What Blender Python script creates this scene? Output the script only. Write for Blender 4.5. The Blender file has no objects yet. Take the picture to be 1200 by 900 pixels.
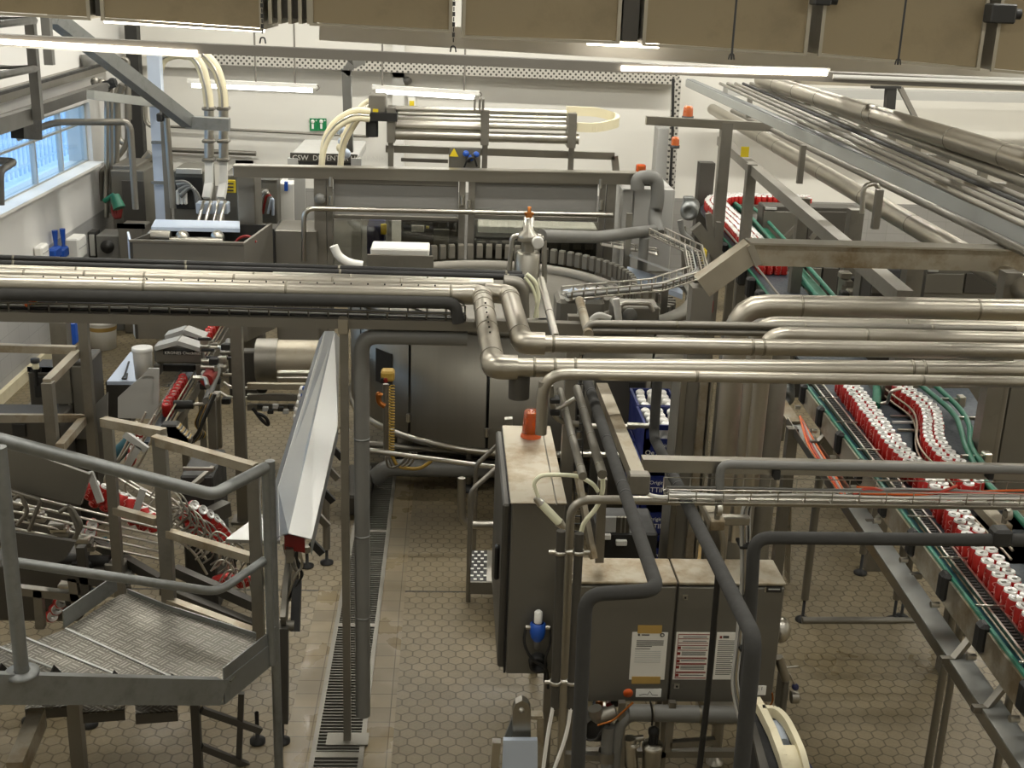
import bpy, math, random
from mathutils import Vector, Matrix
random.seed(7)
PI = math.pi
SC = bpy.context.scene
COL = SC.collection
# ------------------------------------------------------------------ camera model (solved from the vanishing points)
FPX, PITCH, YAW, ROLL, CZ = 1432.0, .31663, .0564, .03612, 4.2
_cy, _sy, _cp, _sp = math.cos(YAW), math.sin(YAW), math.cos(PITCH), math.sin(PITCH)
FW = Vector((_sy*_cp, _cy*_cp, -_sp)); _R0 = Vector((_cy, -_sy, 0)); _U0 = _R0.cross(FW)
RT = _R0*math.cos(ROLL) + _U0*math.sin(ROLL); UP = -_R0*math.sin(ROLL) + _U0*math.cos(ROLL)
def P(px, py, Z=None, Y=None, X=None):
    d = RT*((px-600)/FPX) - UP*((py-450)/FPX) + FW
    t = (Z-CZ)/d.z if Z is not None else (Y/d.y if Y is not None else X/d.x)
    return Vector((t*d.x, t*d.y, CZ+t*d.z))
def PX(px, py, Y): return P(px, py, Y=Y)+Vector((1.0 if px > 600 else -1.0, 0, 0))  # run on past the edge of the frame
def PZ(z, *pp): return [P(a, b, Z=z) for a, b in pp]
def PY(y, *pp): return [P(a, b, Y=y) for a, b in pp]
# ------------------------------------------------------------------ materials
MATS = {}
def lin(h):
    h = h.lstrip('#'); o = []
    for i in (0, 2, 4):
        c = int(h[i:i+2], 16)/255; o.append(c/12.92 if c <= .04045 else ((c+.055)/1.055)**2.4)
    return (*o, 1)
def _new(name):
    m = bpy.data.materials.new(name); m.use_nodes = True
    nt = m.node_tree; b = nt.nodes['Principled BSDF']; MATS[name] = m
    return m, nt, b
def N(nt, typ, **kw):
    n = nt.nodes.new(typ)
    for k, v in kw.items():
        if k == 'ins':
            for a, c in v.items(): n.inputs[a].default_value = c
        else: setattr(n, k, v)
    return n
def mat(name, col, rough=.5, metal=0, var=.12, scale=6, stretch=(1, 1, 1), bump=0, dirt=None, dirt_amt=.4, coat=0, rvar=.1, dlo=.52):
    """painted or metal surface: colour broken up by noise, optional dirt blotches"""
    m, nt, b = _new(name); L = nt.links.new
    tc = N(nt, 'ShaderNodeTexCoord'); mp = N(nt, 'ShaderNodeMapping'); mp.inputs['Scale'].default_value = stretch
    L(tc.outputs['Object'], mp.inputs['Vector'])
    nz = N(nt, 'ShaderNodeTexNoise', ins={'Scale': scale, 'Detail': 5.0, 'Roughness': .6}); L(mp.outputs['Vector'], nz.inputs['Vector'])
    c = lin(col)
    mx = N(nt, 'ShaderNodeMix', data_type='RGBA'); mx.inputs[6].default_value = tuple(x*(1-var) for x in c[:3])+(1,)
    mx.inputs[7].default_value = tuple(min(1, x*(1+var)) for x in c[:3])+(1,)
    L(nz.outputs['Fac'], mx.inputs[0]); out = mx.outputs[2]
    if dirt:
        n2 = N(nt, 'ShaderNodeTexNoise', ins={'Scale': 1.7*max(1, scale/6), 'Detail': 6.0, 'Roughness': .7}); L(tc.outputs['Object'], n2.inputs['Vector'])
        rp = N(nt, 'ShaderNodeMapRange', ins={1: dlo, 2: dlo+.18, 3: 0, 4: dirt_amt}); L(n2.outputs['Fac'], rp.inputs[0])
        m2 = N(nt, 'ShaderNodeMix', data_type='RGBA'); L(rp.outputs[0], m2.inputs[0]); L(out, m2.inputs[6]); m2.inputs[7].default_value = lin(dirt); out = m2.outputs[2]
    L(out, b.inputs['Base Color'])
    rr = N(nt, 'ShaderNodeMapRange', ins={1: .3, 2: .7, 3: max(.03, rough-rvar), 4: min(1, rough+rvar)}); L(nz.outputs['Fac'], rr.inputs[0]); L(rr.outputs[0], b.inputs['Roughness'])
    b.inputs['Metallic'].default_value = metal
    if coat: b.inputs['Coat Weight'].default_value = coat
    if bump:
        bp = N(nt, 'ShaderNodeBump', ins={'Strength': bump, 'Distance': .01}); L(nz.outputs['Fac'], bp.inputs['Height']); L(bp.outputs[0], b.inputs['Normal'])
    return m
def emis(name, col, strength):
    m, nt, b = _new(name); b.inputs['Base Color'].default_value = lin(col)
    b.inputs['Emission Color'].default_value = lin(col); b.inputs['Emission Strength'].default_value = strength
    return m
M_ = lambda n: MATS[n]
# ------------------------------------------------------------------ mesh builder
class B:
    def __init__(s): s.v = []; s.f = []; s.m = []; s.sm = []; s.mats = []; s.cm = 0
    def use(s, name):
        if name not in s.mats: s.mats.append(name)
        s.cm = s.mats.index(name); return s
    def add(s, vs, fs, smooth=False):
        o = len(s.v); s.v += [Vector(x) for x in vs]
        for f in fs: s.f.append([o+i for i in f]); s.m.append(s.cm); s.sm.append(smooth)
        return s
    def box(s, a, b):
        (x0, y0, z0), (x1, y1, z1) = a, b
        x0, x1 = min(x0, x1), max(x0, x1); y0, y1 = min(y0, y1), max(y0, y1); z0, z1 = min(z0, z1), max(z0, z1)
        return s.add([(x0, y0, z0), (x1, y0, z0), (x1, y1, z0), (x0, y1, z0), (x0, y0, z1), (x1, y0, z1), (x1, y1, z1), (x0, y1, z1)],
                     [(0, 3, 2, 1), (4, 5, 6, 7), (0, 1, 5, 4), (1, 2, 6, 5), (2, 3, 7, 6), (3, 0, 4, 7)])
    def cbox(s, c, sz): return s.box([c[i]-sz[i]/2 for i in range(3)], [c[i]+sz[i]/2 for i in range(3)])
    def rbox(s, a, b, r=.01):
        """box with bevelled edges"""
        a = [min(a[i], b[i]) for i in range(3)]; b = [max(a[i], b[i]) if 0 else b[i] for i in range(3)]
        b = [max(x, y) for x, y in zip(a, b)]; r = min([r]+[(b[i]-a[i])*.45 for i in range(3)])
        vs = []; idx = {}
        for cx in (0, 1):
            for cy in (0, 1):
                for cz in (0, 1):
                    c = [(a, b)[k][i] for i, k in enumerate((cx, cy, cz))]; sg = [1-2*k for k in (cx, cy, cz)]
                    for ax in range(3):
                        p = [c[i]+(0 if i == ax else sg[i]*r) for i in range(3)]
                        idx[(cx, cy, cz, ax)] = len(vs); vs.append(p)
        fs = []
        C = lambda x, y, z, ax: idx[(x, y, z, ax)]
        for k in (0, 1):
            q = [C(k, 0, 0, 0), C(k, 1, 0, 0), C(k, 1, 1, 0), C(k, 0, 1, 0)]; fs.append(q if k else q[::-1])
            q = [C(0, k, 0, 1), C(0, k, 1, 1), C(1, k, 1, 1), C(1, k, 0, 1)]; fs.append(q if k else q[::-1])
            q = [C(0, 0, k, 2), C(1, 0, k, 2), C(1, 1, k, 2), C(0, 1, k, 2)]; fs.append(q if k else q[::-1])
        for i in (0, 1):
            for j in (0, 1):
                fs.append([C(i, j, 0, 0), C(i, j, 1, 0), C(i, j, 1, 1), C(i, j, 0, 1)])
                fs.append([C(i, 0, j, 0), C(i, 1, j, 0), C(i, 1, j, 2), C(i, 0, j, 2)])
                fs.append([C(0, i, j, 1), C(1, i, j, 1), C(1, i, j, 2), C(0, i, j, 2)])
                for k in (0, 1): fs.append([C(i, j, k, 0), C(i, j, k, 1), C(i, j, k, 2)])
        return s.add(vs, fs)
    def frame(s, d, up=(0, 0, 1)):
        d = Vector(d).normalized(); up = Vector(up)
        if abs(d.dot(up.normalized())) > .98: up = Vector((0, 1, 0))
        u = d.cross(up).normalized(); w = u.cross(d).normalized()
        return u, w
    def bar(s, p, q, w, h=None, up=(0, 0, 1), off=(0, 0)):
        """rectangular bar from p to q, width w (sideways) and height h (along up)"""
        h = h or w; p = Vector(p); q = Vector(q); u, t = s.frame(q-p, up); vs = []
        for c in (p, q):
            for a, b in ((-1, -1), (1, -1), (1, 1), (-1, 1)): vs.append(c+u*(a*w/2+off[0])+t*(b*h/2+off[1]))
        return s.add(vs, [(0, 1, 2, 3), (7, 6, 5, 4), (0, 4, 5, 1), (1, 5, 6, 2), (2, 6, 7, 3), (3, 7, 4, 0)])
    def path(s, pts, bend=0, n=6):
        pts = [Vector(p) for p in pts]
        if not bend or len(pts) < 3: return pts
        out = [pts[0]]
        for i in range(1, len(pts)-1):
            a, b, c = pts[i-1], pts[i], pts[i+1]; r = min(bend, (a-b).length*.49, (c-b).length*.49)
            p = b+(a-b).normalized()*r; q = b+(c-b).normalized()*r
            for k in range(n+1):
                t = k/n; out.append(p*(1-t)**2+b*2*t*(1-t)+q*t*t)
        out.append(pts[-1]); return out
    def tube(s, pts, r, bend=0, n=10, caps=True, nb=6, closed=False):
        pts = s.path(pts, bend, nb); o = len(s.v); vs = []; prev = None; m = len(pts)
        for i, p in enumerate(pts):
            if closed: d = pts[(i+1) % m]-pts[i-1]
            else: d = (pts[min(i+1, m-1)]-pts[max(i-1, 0)])
            d.normalize()
            if prev is None: u, w = s.frame(d)
            else:
                u = prev-d*prev.dot(d)
                u = u.normalized() if u.length > 1e-6 else s.frame(d)[0]
                w = u.cross(d).normalized()
            prev = u; rr = r[i] if isinstance(r, (list, tuple)) else r
            for k in range(n): a = 2*PI*k/n; vs.append(p+u*(rr*math.cos(a))+w*(rr*math.sin(a)))
        fs = []
        for i in range(m if closed else m-1):
            for k in range(n):
                a = i*n+k; b = i*n+(k+1) % n; c = ((i+1) % m)*n+(k+1) % n; d = ((i+1) % m)*n+k
                fs.append((a, d, c, b))
        s.add(vs, fs, True)
        if caps and not closed:
            s.add(vs[:n], [tuple(range(n))]); s.add(vs[-n:], [tuple(range(n-1, -1, -1))])
        return s
    def cyl(s, p, q, r, r2=None, n=16): return s.tube([p, q], [r, r if r2 is None else r2], n=n)
    def lathe(s, prof, c=(0, 0, 0), n=24, axis=(0, 0, 1), a0=0, a1=2*PI):
        c = Vector(c); ax = Vector(axis).normalized(); u, w = s.frame(ax, (0, 1, 0) if abs(ax.z) > .9 else (0, 0, 1))
        full = abs(a1-a0-2*PI) < 1e-6; k = n if full else n+1; vs = []
        for r, z in prof:
            for i in range(k): a = a0+(a1-a0)*i/n; vs.append(c+ax*z+u*(r*math.cos(a))+w*(r*math.sin(a)))
        fs = []
        for j in range(len(prof)-1):
            for i in range(n):
                i2 = (i+1) % k; fs.append((j*k+i, j*k+i2, (j+1)*k+i2, (j+1)*k+i))
        return s.add(vs, fs, True)
    def plate(s, pts, t, nrm=None):
        """planar polygon pts thickened by t along its normal (downwards by default)"""
        pts = [Vector(p) for p in pts]
        if nrm is None:
            nrm = Vector((0, 0, 0))
            for i in range(len(pts)): nrm += pts[i].cross(pts[(i+1) % len(pts)])
            nrm.normalize()
        nrm = Vector(nrm); k = len(pts); vs = pts+[p-nrm*t for p in pts]
        fs = [tuple(range(k)), tuple(range(2*k-1, k-1, -1))]+[(i, k+i, k+(i+1) % k, (i+1) % k) for i in range(k)]
        return s.add(vs, fs)
    def sphere(s, c, r, n=12, sc=(1, 1, 1)):
        prof = [(r*math.sin(PI*i/n), -r*math.cos(PI*i/n)) for i in range(n+1)]; o = len(s.v); s.lathe(prof, (0, 0, 0), n)
        for i in range(o, len(s.v)): v = s.v[i]; s.v[i] = Vector((v.x*sc[0]+c[0], v.y*sc[1]+c[1], v.z*sc[2]+c[2]))
        return s
    def text(s, body, size, o, right=(1, 0, 0), up=(0, 0, 1), lift=.001, center=False):
        cu = bpy.data.curves.new('t', 'FONT'); cu.body = body; cu.size = size; cu.resolution_u = 2
        if center: cu.align_x = 'CENTER'
        ob = bpy.data.objects.new('t', cu); me = bpy.data.meshes.new_from_object(ob)
        rt = Vector(right).normalized(); u = Vector(up).normalized(); nn = rt.cross(u); o = Vector(o)
        s.add([o+rt*v.co.x+u*v.co.y+nn*lift for v in me.vertices], [tuple(p.vertices) for p in me.polygons])
        bpy.data.objects.remove(ob); bpy.data.curves.remove(cu); bpy.data.meshes.remove(me); return s
WORLD = {}
def obj(name, b, material=None, parent=None, label=None, loc=None, kind=None):
    if material: mats = [material]+[x for x in b.mats if x != material]
    else: mats = list(b.mats)
    off = WORLD[parent.name] if parent else None
    if off is None:
        if loc is None:
            xs = [v.x for v in b.v]; ys = [v.y for v in b.v]; zs = [v.z for v in b.v]
            loc = Vector(((min(xs)+max(xs))/2, (min(ys)+max(ys))/2, min(zs)))
        off = Vector(loc)
    me = bpy.data.meshes.new(name); me.from_pydata([v-off for v in b.v], [], b.f)
    names = b.mats if b.mats else [material]
    for n in names: me.materials.append(MATS[n])
    for p, mi, sm in zip(me.polygons, b.m, b.sm): p.material_index = mi; p.use_smooth = sm
    me.validate()
    import bmesh
    bm = bmesh.new(); bm.from_mesh(me); bmesh.ops.recalc_face_normals(bm, faces=bm.faces); bm.to_mesh(me); bm.free()
    o = bpy.data.objects.new(name, me); COL.objects.link(o)
    if parent: o.parent = parent
    else: o.location = off
    WORLD[o.name] = off
    if label: o['label'] = label
    if kind: o['kind'] = kind
    return o
def mk(fn, material=None):
    b = B()
    if material: b.use(material)
    fn(b); return b
def BM(material): return B().use(material)
def T(name, label, cat, loc, group=None):
    o = bpy.data.objects.new(name, None); o.empty_display_size = .1; COL.objects.link(o); o.location = Vector(loc)
    WORLD[o.name] = Vector(loc); o['label'] = label; o['category'] = cat
    if group: o['group'] = group
    return o
def S(name, b, label, cat, group=None, loc=None, kind=None):
    o = obj(name, b, loc=loc); o['label'] = label; o['category'] = cat
    if group: o['group'] = group
    if kind: o['kind'] = kind
    return o
def ST(name, b): return obj(name, b, kind='structure')
def kids(o): return [c for c in bpy.data.objects if c.parent == o]
def dup(root, loc, rz=None, label=None, group=None):
    r = root.copy(); COL.objects.link(r); r.location = loc
    if rz is not None: r.rotation_euler.z = rz
    if label: r['label'] = label
    if group: r['group'] = group
    for c in root.children:
        d = c.copy(); COL.objects.link(d); d.parent = r
        for g in c.children: e = g.copy(); COL.objects.link(e); e.parent = d
    return r
def lerp(a, b, t): return Vector(a)*(1-t)+Vector(b)*t
def off(p, dx=0, dy=0, dz=0): return Vector(p)+Vector((dx, dy, dz))
def rings(root, name, p, q, r, ts, material, w=.006):
    """bands round a straight pipe p-q, each a part of its own"""
    p = Vector(p); q = Vector(q); d = (q-p).normalized()
    for t in ts:
        c = p.lerp(q, t); obj(name, BM(material).lathe([(r*.98, -w), (r*1.025, -w), (r*1.025, w), (r*.98, w)], c, 18, d), parent=root)
def pipe(name, label, cat, pts, r, material, bend=0, group=None, n=14, bands=None, bandmat='clad_seam', caps=True, nb=6):
    """a pipe run; bands = [(segment index, [t...])] gives seam or clamp bands as parts"""
    pts = [Vector(p) for p in pts]
    if not bands: return S(name, BM(material).tube(pts, r, bend, n, caps, nb), label, cat, group)
    lo = min(pts, key=lambda p: p.z); t = T(name, label, cat, lo, group)
    obj('pipe_run', BM(material).tube(pts, r, bend, n, caps, nb), parent=t)
    for seg, ts in bands: rings(t, 'band', pts[seg], pts[seg+1], r, ts, bandmat)
    return t
# ------------------------------------------------------------------ palette
mat('steel', '#a19d93', .36, 1, .05, 2.5, rvar=.04)
mat('steel_bright', '#c2beb4', .3, 1, .05, 2.5, rvar=.03)
mat('steel_dull', '#8a867d', .48, .9, .08, 4, rvar=.04, dirt='#5f5a4f', dirt_amt=.4)
mat('drum_steel', '#7d796f', .42, .85, .12, 3, (6, 6, .15), rvar=.05)
mat('steel_worn', '#a49c8b', .50, .75, .16, 9, dirt='#75603e', dirt_amt=.8, dlo=.47)
mat('steel_flat', '#827e75', .5, .75, .06, 3, rvar=.04)
mat('panel_grey', '#726f66', .50, .6, .06, 2, rvar=.04)
mat('panel_dark', '#4f4c46', .50, .5, .08, 2, rvar=.05)
mat('clad', '#b0aa9d', .36, 1, .06, 2.2, rvar=.04, dirt='#857d6d', dirt_amt=.35)
mat('clad_seam', '#8a8578', .42, 1, .06, 4, rvar=.03)
mat('alu', '#a6a6a3', .38, .85, .03, 1.5, rvar=.03)
mat('galv', '#8b8d8b', .46, .8, .22, 26, dirt='#6c6d6b', dirt_amt=.5)
mat('galv_light', '#b4b6b2', .44, .7, .14, 20)
mat('grey_paint', '#7d7b76', .55, 0, .08, 6)
mat('light_grey', '#a9a8a3', .55, 0, .06, 6)
mat('pale_blue', '#c3cede', .42, .25, .05, 5)
mat('black', '#191816', .55, 0, .15, 8)
mat('black_foam', '#33322f', .85, 0, .14, 16, bump=.15)
mat('dark', '#2a2926', .55, .2, .2, 8)
mat('rubber', '#1d1d1d', .7, 0, .1, 10)
mat('plastic_grey', '#6d6c67', .45, 0, .06, 6)
mat('duct', '#8d7f63', .62, .25, .10, 3, (1, 1, 1), dirt='#75684f', dirt_amt=.5)
mat('duct_edge', '#a39c8b', .42, .7, .08, 8)
mat('profile', '#77736b', .5, .3, .06, 4)
mat('white_paint', '#d8d6cf', .5, 0, .04, 5)
mat('cream', '#ded5b5', .45, 0, .05, 6)
mat('cream_dirty', '#d9d0b2', .55, 0, .08, 8, dirt='#a6946c', dirt_amt=.5)
mat('white_plastic', '#e6e4dd', .35, 0, .03, 6)
mat('hose_white', '#e3e2c4', .35, 0, .04, 6)
mat('blue', '#1f4fa8', .4, 0, .08, 6)
mat('blue_dark', '#23264e', .45, 0, .1, 6)
mat('crate_blue', '#12205c', .4, 0, .1, 6)
mat('green', '#17624a', .42, 0, .08, 6)
mat('green_light', '#2f6f5c', .42, 0, .08, 8)
mat('sign_green', '#0f7a45', .5, 0, .03, 6)
mat('orange', '#c4521c', .3, 0, .06, 6, coat=.4)
mat('amber', '#a8501a', .3, 0, .1, 6, coat=.5)
mat('yellow', '#d9c020', .45, 0, .05, 6)
mat('yellow_worn', '#a98a3a', .5, 0, .12, 9, dirt='#7a5a1c', dirt_amt=.5)
mat('red', '#7c1c16', .4, 0, .08, 6)
mat('cable_orange', '#d8652a', .45, 0, .05, 6)
mat('cable_red', '#b8402e', .45, 0, .05, 6)
mat('can_red', '#a8201a', .3, .3, .06, 9, coat=.2, rvar=.04)
mat('can_silver', '#dddcd8', .3, .6, .03, 9, rvar=.03)
mat('can_white', '#cf8d84', .4, 0, .02, 6)
mat('belt', '#1f2a33', .5, 0, .18, 40)
mat('belt_teal', '#25505a', .45, 0, .1, 30)
mat('paper', '#d8d5cb', .8, 0, .03, 5)
mat('ink', '#4a4843', .8, 0, .05, 6)
mat('ink_red', '#7c2c20', .8, 0, .05, 6)
mat('tape', '#a98a4a', .5, 0, .08, 6)
mat('copper', '#a5652f', .35, .8, .1, 8)
mat('lettering', '#dedcd2', .5, 0, .02, 6)
mat('sign_white', '#ecebe4', .5, 0, .02, 6)
mat('outside_wall', '#e6eef2', .8, 0, .03, 3)
mat('outside_fence', '#cfdde6', .7, 0, .03, 3)
mat('tile_grey', '#9a9894', .5, 0, .05, 2)
emis('tube_light', '#fff4e2', 9.0)
emis('tube_cool', '#fbfaf4', 8.0)
def wall_mat(name, top, low, zsplit, tile=.2):
    m, nt, b = _new(name); L = nt.links.new
    g = N(nt, 'ShaderNodeNewGeometry'); sx = N(nt, 'ShaderNodeSeparateXYZ'); L(g.outputs['Position'], sx.inputs[0])
    nz = N(nt, 'ShaderNodeTexNoise', ins={'Scale': 1.3, 'Detail': 6.0}); L(g.outputs['Position'], nz.inputs['Vector'])
    a = N(nt, 'ShaderNodeMix', data_type='RGBA'); c = lin(top); a.inputs[6].default_value = tuple(x*.93 for x in c[:3])+(1,); a.inputs[7].default_value = c; L(nz.outputs['Fac'], a.inputs[0])
    br = N(nt, 'ShaderNodeTexBrick', ins={'Scale': 1.0, 'Mortar Size': .004, 'Brick Width': tile*1.5, 'Row Height': tile}); br.offset = 0
    cl = lin(low); br.inputs['Color1'].default_value = cl; br.inputs['Color2'].default_value = tuple(x*.94 for x in cl[:3])+(1,); br.inputs['Mortar'].default_value = tuple(x*.78 for x in cl[:3])+(1,)
    ad = N(nt, 'ShaderNodeMath', operation='ADD'); L(sx.outputs[0], ad.inputs[0]); L(sx.outputs[1], ad.inputs[1])
    cb = N(nt, 'ShaderNodeCombineXYZ'); L(ad.outputs[0], cb.inputs[0]); L(sx.outputs[2], cb.inputs[1]); L(cb.outputs[0], br.inputs['Vector'])
    gt = N(nt, 'ShaderNodeMath', operation='GREATER_THAN', ins={1: zsplit}); L(sx.outputs[2], gt.inputs[0])
    mx = N(nt, 'ShaderNodeMix', data_type='RGBA'); L(gt.outputs[0], mx.inputs[0]); L(br.outputs['Color'], mx.inputs[6]); L(a.outputs[2], mx.inputs[7])
    L(mx.outputs[2], b.inputs['Base Color']); b.inputs['Roughness'].default_value = .6
    return m
wall_mat('wall_left', '#d9d7d2', '#a9a8a5', 1.22)
wall_mat('wall_back', '#dcd9d0', '#8f8d88', 1.25)
mat('wall_plain', '#cfccc3', .7, 0, .05, 2)
mat('ceiling_grey', '#7b7872', .8, 0, .08, 2)
def floor_mat():
    m, nt, b = _new('floor_hex'); L = nt.links.new
    g = N(nt, 'ShaderNodeNewGeometry'); S1 = .094; r = (S1, S1*math.sqrt(3), 1.0)
    def vm(op, a, bb=None, c=None):
        n = N(nt, 'ShaderNodeVectorMath', operation=op)
        for i, x in enumerate((a, bb, c)):
            if x is None: continue
            if isinstance(x, tuple): n.inputs[i].default_value = x
            else: L(x, n.inputs[i])
        return n
    def mth(op, a, bb=None):
        n = N(nt, 'ShaderNodeMath', operation=op)
        for i, x in enumerate((a, bb)):
            if x is None: continue
            if isinstance(x, (int, float)): n.inputs[i].default_value = x
            else: L(x, n.inputs[i])
        return n.outputs[0]
    h = (r[0]/2, r[1]/2, 0.0)
    # slight wobble so the joints are not ruler straight
    p0 = vm('MULTIPLY', g.outputs['Position'], (1, 1, 0)).outputs[0]
    A = vm('SUBTRACT', vm('WRAP', p0, r, (0, 0, 0)).outputs[0], h).outputs[0]
    Bq = vm('SUBTRACT', vm('WRAP', vm('SUBTRACT', p0, h).outputs[0], r, (0, 0, 0)).outputs[0], h).outputs[0]
    A = vm('MULTIPLY', A, (1, 1, 0)).outputs[0]; Bq = vm('MULTIPLY', Bq, (1, 1, 0)).outputs[0]
    la = vm('LENGTH', A).outputs['Value']; lb = vm('LENGTH', Bq).outputs['Value']
    pick = mth('LESS_THAN', la, lb)
    mv = N(nt, 'ShaderNodeMix', data_type='VECTOR'); L(pick, mv.inputs[0]); L(Bq, mv.inputs[4]); L(A, mv.inputs[5])
    gv = mv.outputs[1]; av = vm('ABSOLUTE', gv).outputs[0]
    dt = vm('DOT_PRODUCT', av, (.5, .8660254, 0)).outputs['Value']
    sx = N(nt, 'ShaderNodeSeparateXYZ'); L(av, sx.inputs[0])
    d = mth('MAXIMUM', sx.outputs[0], dt)
    grout = N(nt, 'ShaderNodeMapRange', ins={1: S1*.5-.0062, 2: S1*.5-.0028, 3: 0, 4: 1}); L(d, grout.inputs[0])
    idv = vm('SUBTRACT', p0, gv).outputs[0]
    wn = N(nt, 'ShaderNodeTexNoise', ins={'Scale': 23.0, 'Detail': 0.0}); L(idv, wn.inputs['Vector'])
    big = N(nt, 'ShaderNodeTexNoise', ins={'Scale': .9, 'Detail': 6.0, 'Roughness': .65}); L(g.outputs['Position'], big.inputs['Vector'])
    fine = N(nt, 'ShaderNodeTexNoise', ins={'Scale': 60.0, 'Detail': 3.0}); L(g.outputs['Position'], fine.inputs['Vector'])
    c1 = N(nt, 'ShaderNodeMix', data_type='RGBA'); c1.inputs[6].default_value = lin('#786b52'); c1.inputs[7].default_value = lin('#8f8266'); L(wn.outputs['Fac'], c1.inputs[0])
    c2 = N(nt, 'ShaderNodeMix', data_type='RGBA', blend_type='MULTIPLY'); c2.inputs[0].default_value = .55; L(c1.outputs[2], c2.inputs[6])
    rp = N(nt, 'ShaderNodeMapRange', ins={1: .3, 2: .65, 3: .55, 4: 1.15}); L(big.outputs['Fac'], rp.inputs[0]); L(rp.outputs[0], c2.inputs[7])
    c2b = N(nt, 'ShaderNodeMix', data_type='RGBA', blend_type='MULTIPLY'); c2b.inputs[0].default_value = .35; L(c2.outputs[2], c2b.inputs[6]); L(fine.outputs['Fac'], c2b.inputs[7])
    c3 = N(nt, 'ShaderNodeMix', data_type='RGBA'); L(grout.outputs[0], c3.inputs[0]); L(c2b.outputs[2], c3.inputs[6]); c3.inputs[7].default_value = lin('#52472f')
    L(c3.outputs[2], b.inputs['Base Color'])
    # wet patches: smooth where the large noise is high
    wet = N(nt, 'ShaderNodeTexNoise', ins={'Scale': 1.1, 'Detail': 4.0, 'Roughness': .55}); L(vm('ADD', g.outputs['Position'], (3.3, 1.7, 0)).outputs[0], wet.inputs['Vector'])
    rr = N(nt, 'ShaderNodeMapRange', ins={1: .48, 2: .74, 3: .55, 4: .16}); L(wet.outputs['Fac'], rr.inputs[0]); L(rr.outputs[0], b.inputs['Roughness'])
    hh = mth('MULTIPLY', grout.outputs[0], -1); hf = mth('MULTIPLY', fine.outputs['Fac'], .25); hs = mth('ADD', hh, hf)
    bp = N(nt, 'ShaderNodeBump', ins={'Strength': .35, 'Distance': .004}); L(hs, bp.inputs['Height']); L(bp.outputs[0], b.inputs['Normal'])
floor_mat()
def tile_strip():
    m, nt, b = _new('floor_tiles'); L = nt.links.new; g = N(nt, 'ShaderNodeNewGeometry')
    br = N(nt, 'ShaderNodeTexBrick', ins={'Scale': 1.0, 'Mortar Size': .003, 'Brick Width': .15, 'Row Height': .15}); br.offset = 0
    br.inputs['Color1'].default_value = lin('#786b52'); br.inputs['Color2'].default_value = lin('#84775c'); br.inputs['Mortar'].default_value = lin('#52472f')
    L(g.outputs['Position'], br.inputs['Vector'])
    nz = N(nt, 'ShaderNodeTexNoise', ins={'Scale': 2.2, 'Detail': 6.0}); L(g.outputs['Position'], nz.inputs['Vector'])
    mx = N(nt, 'ShaderNodeMix', data_type='RGBA', blend_type='MULTIPLY'); mx.inputs[0].default_value = .6; L(br.outputs['Color'], mx.inputs[6])
    rp = N(nt, 'ShaderNodeMapRange', ins={1: .3, 2: .7, 3: .65, 4: 1.15}); L(nz.outputs['Fac'], rp.inputs[0]); L(rp.outputs[0], mx.inputs[7]); L(mx.outputs[2], b.inputs['Base Color'])
    rr = N(nt, 'ShaderNodeMapRange', ins={1: .45, 2: .65, 3: .5, 4: .15}); L(nz.outputs['Fac'], rr.inputs[0]); L(rr.outputs[0], b.inputs['Roughness'])
tile_strip()
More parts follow.
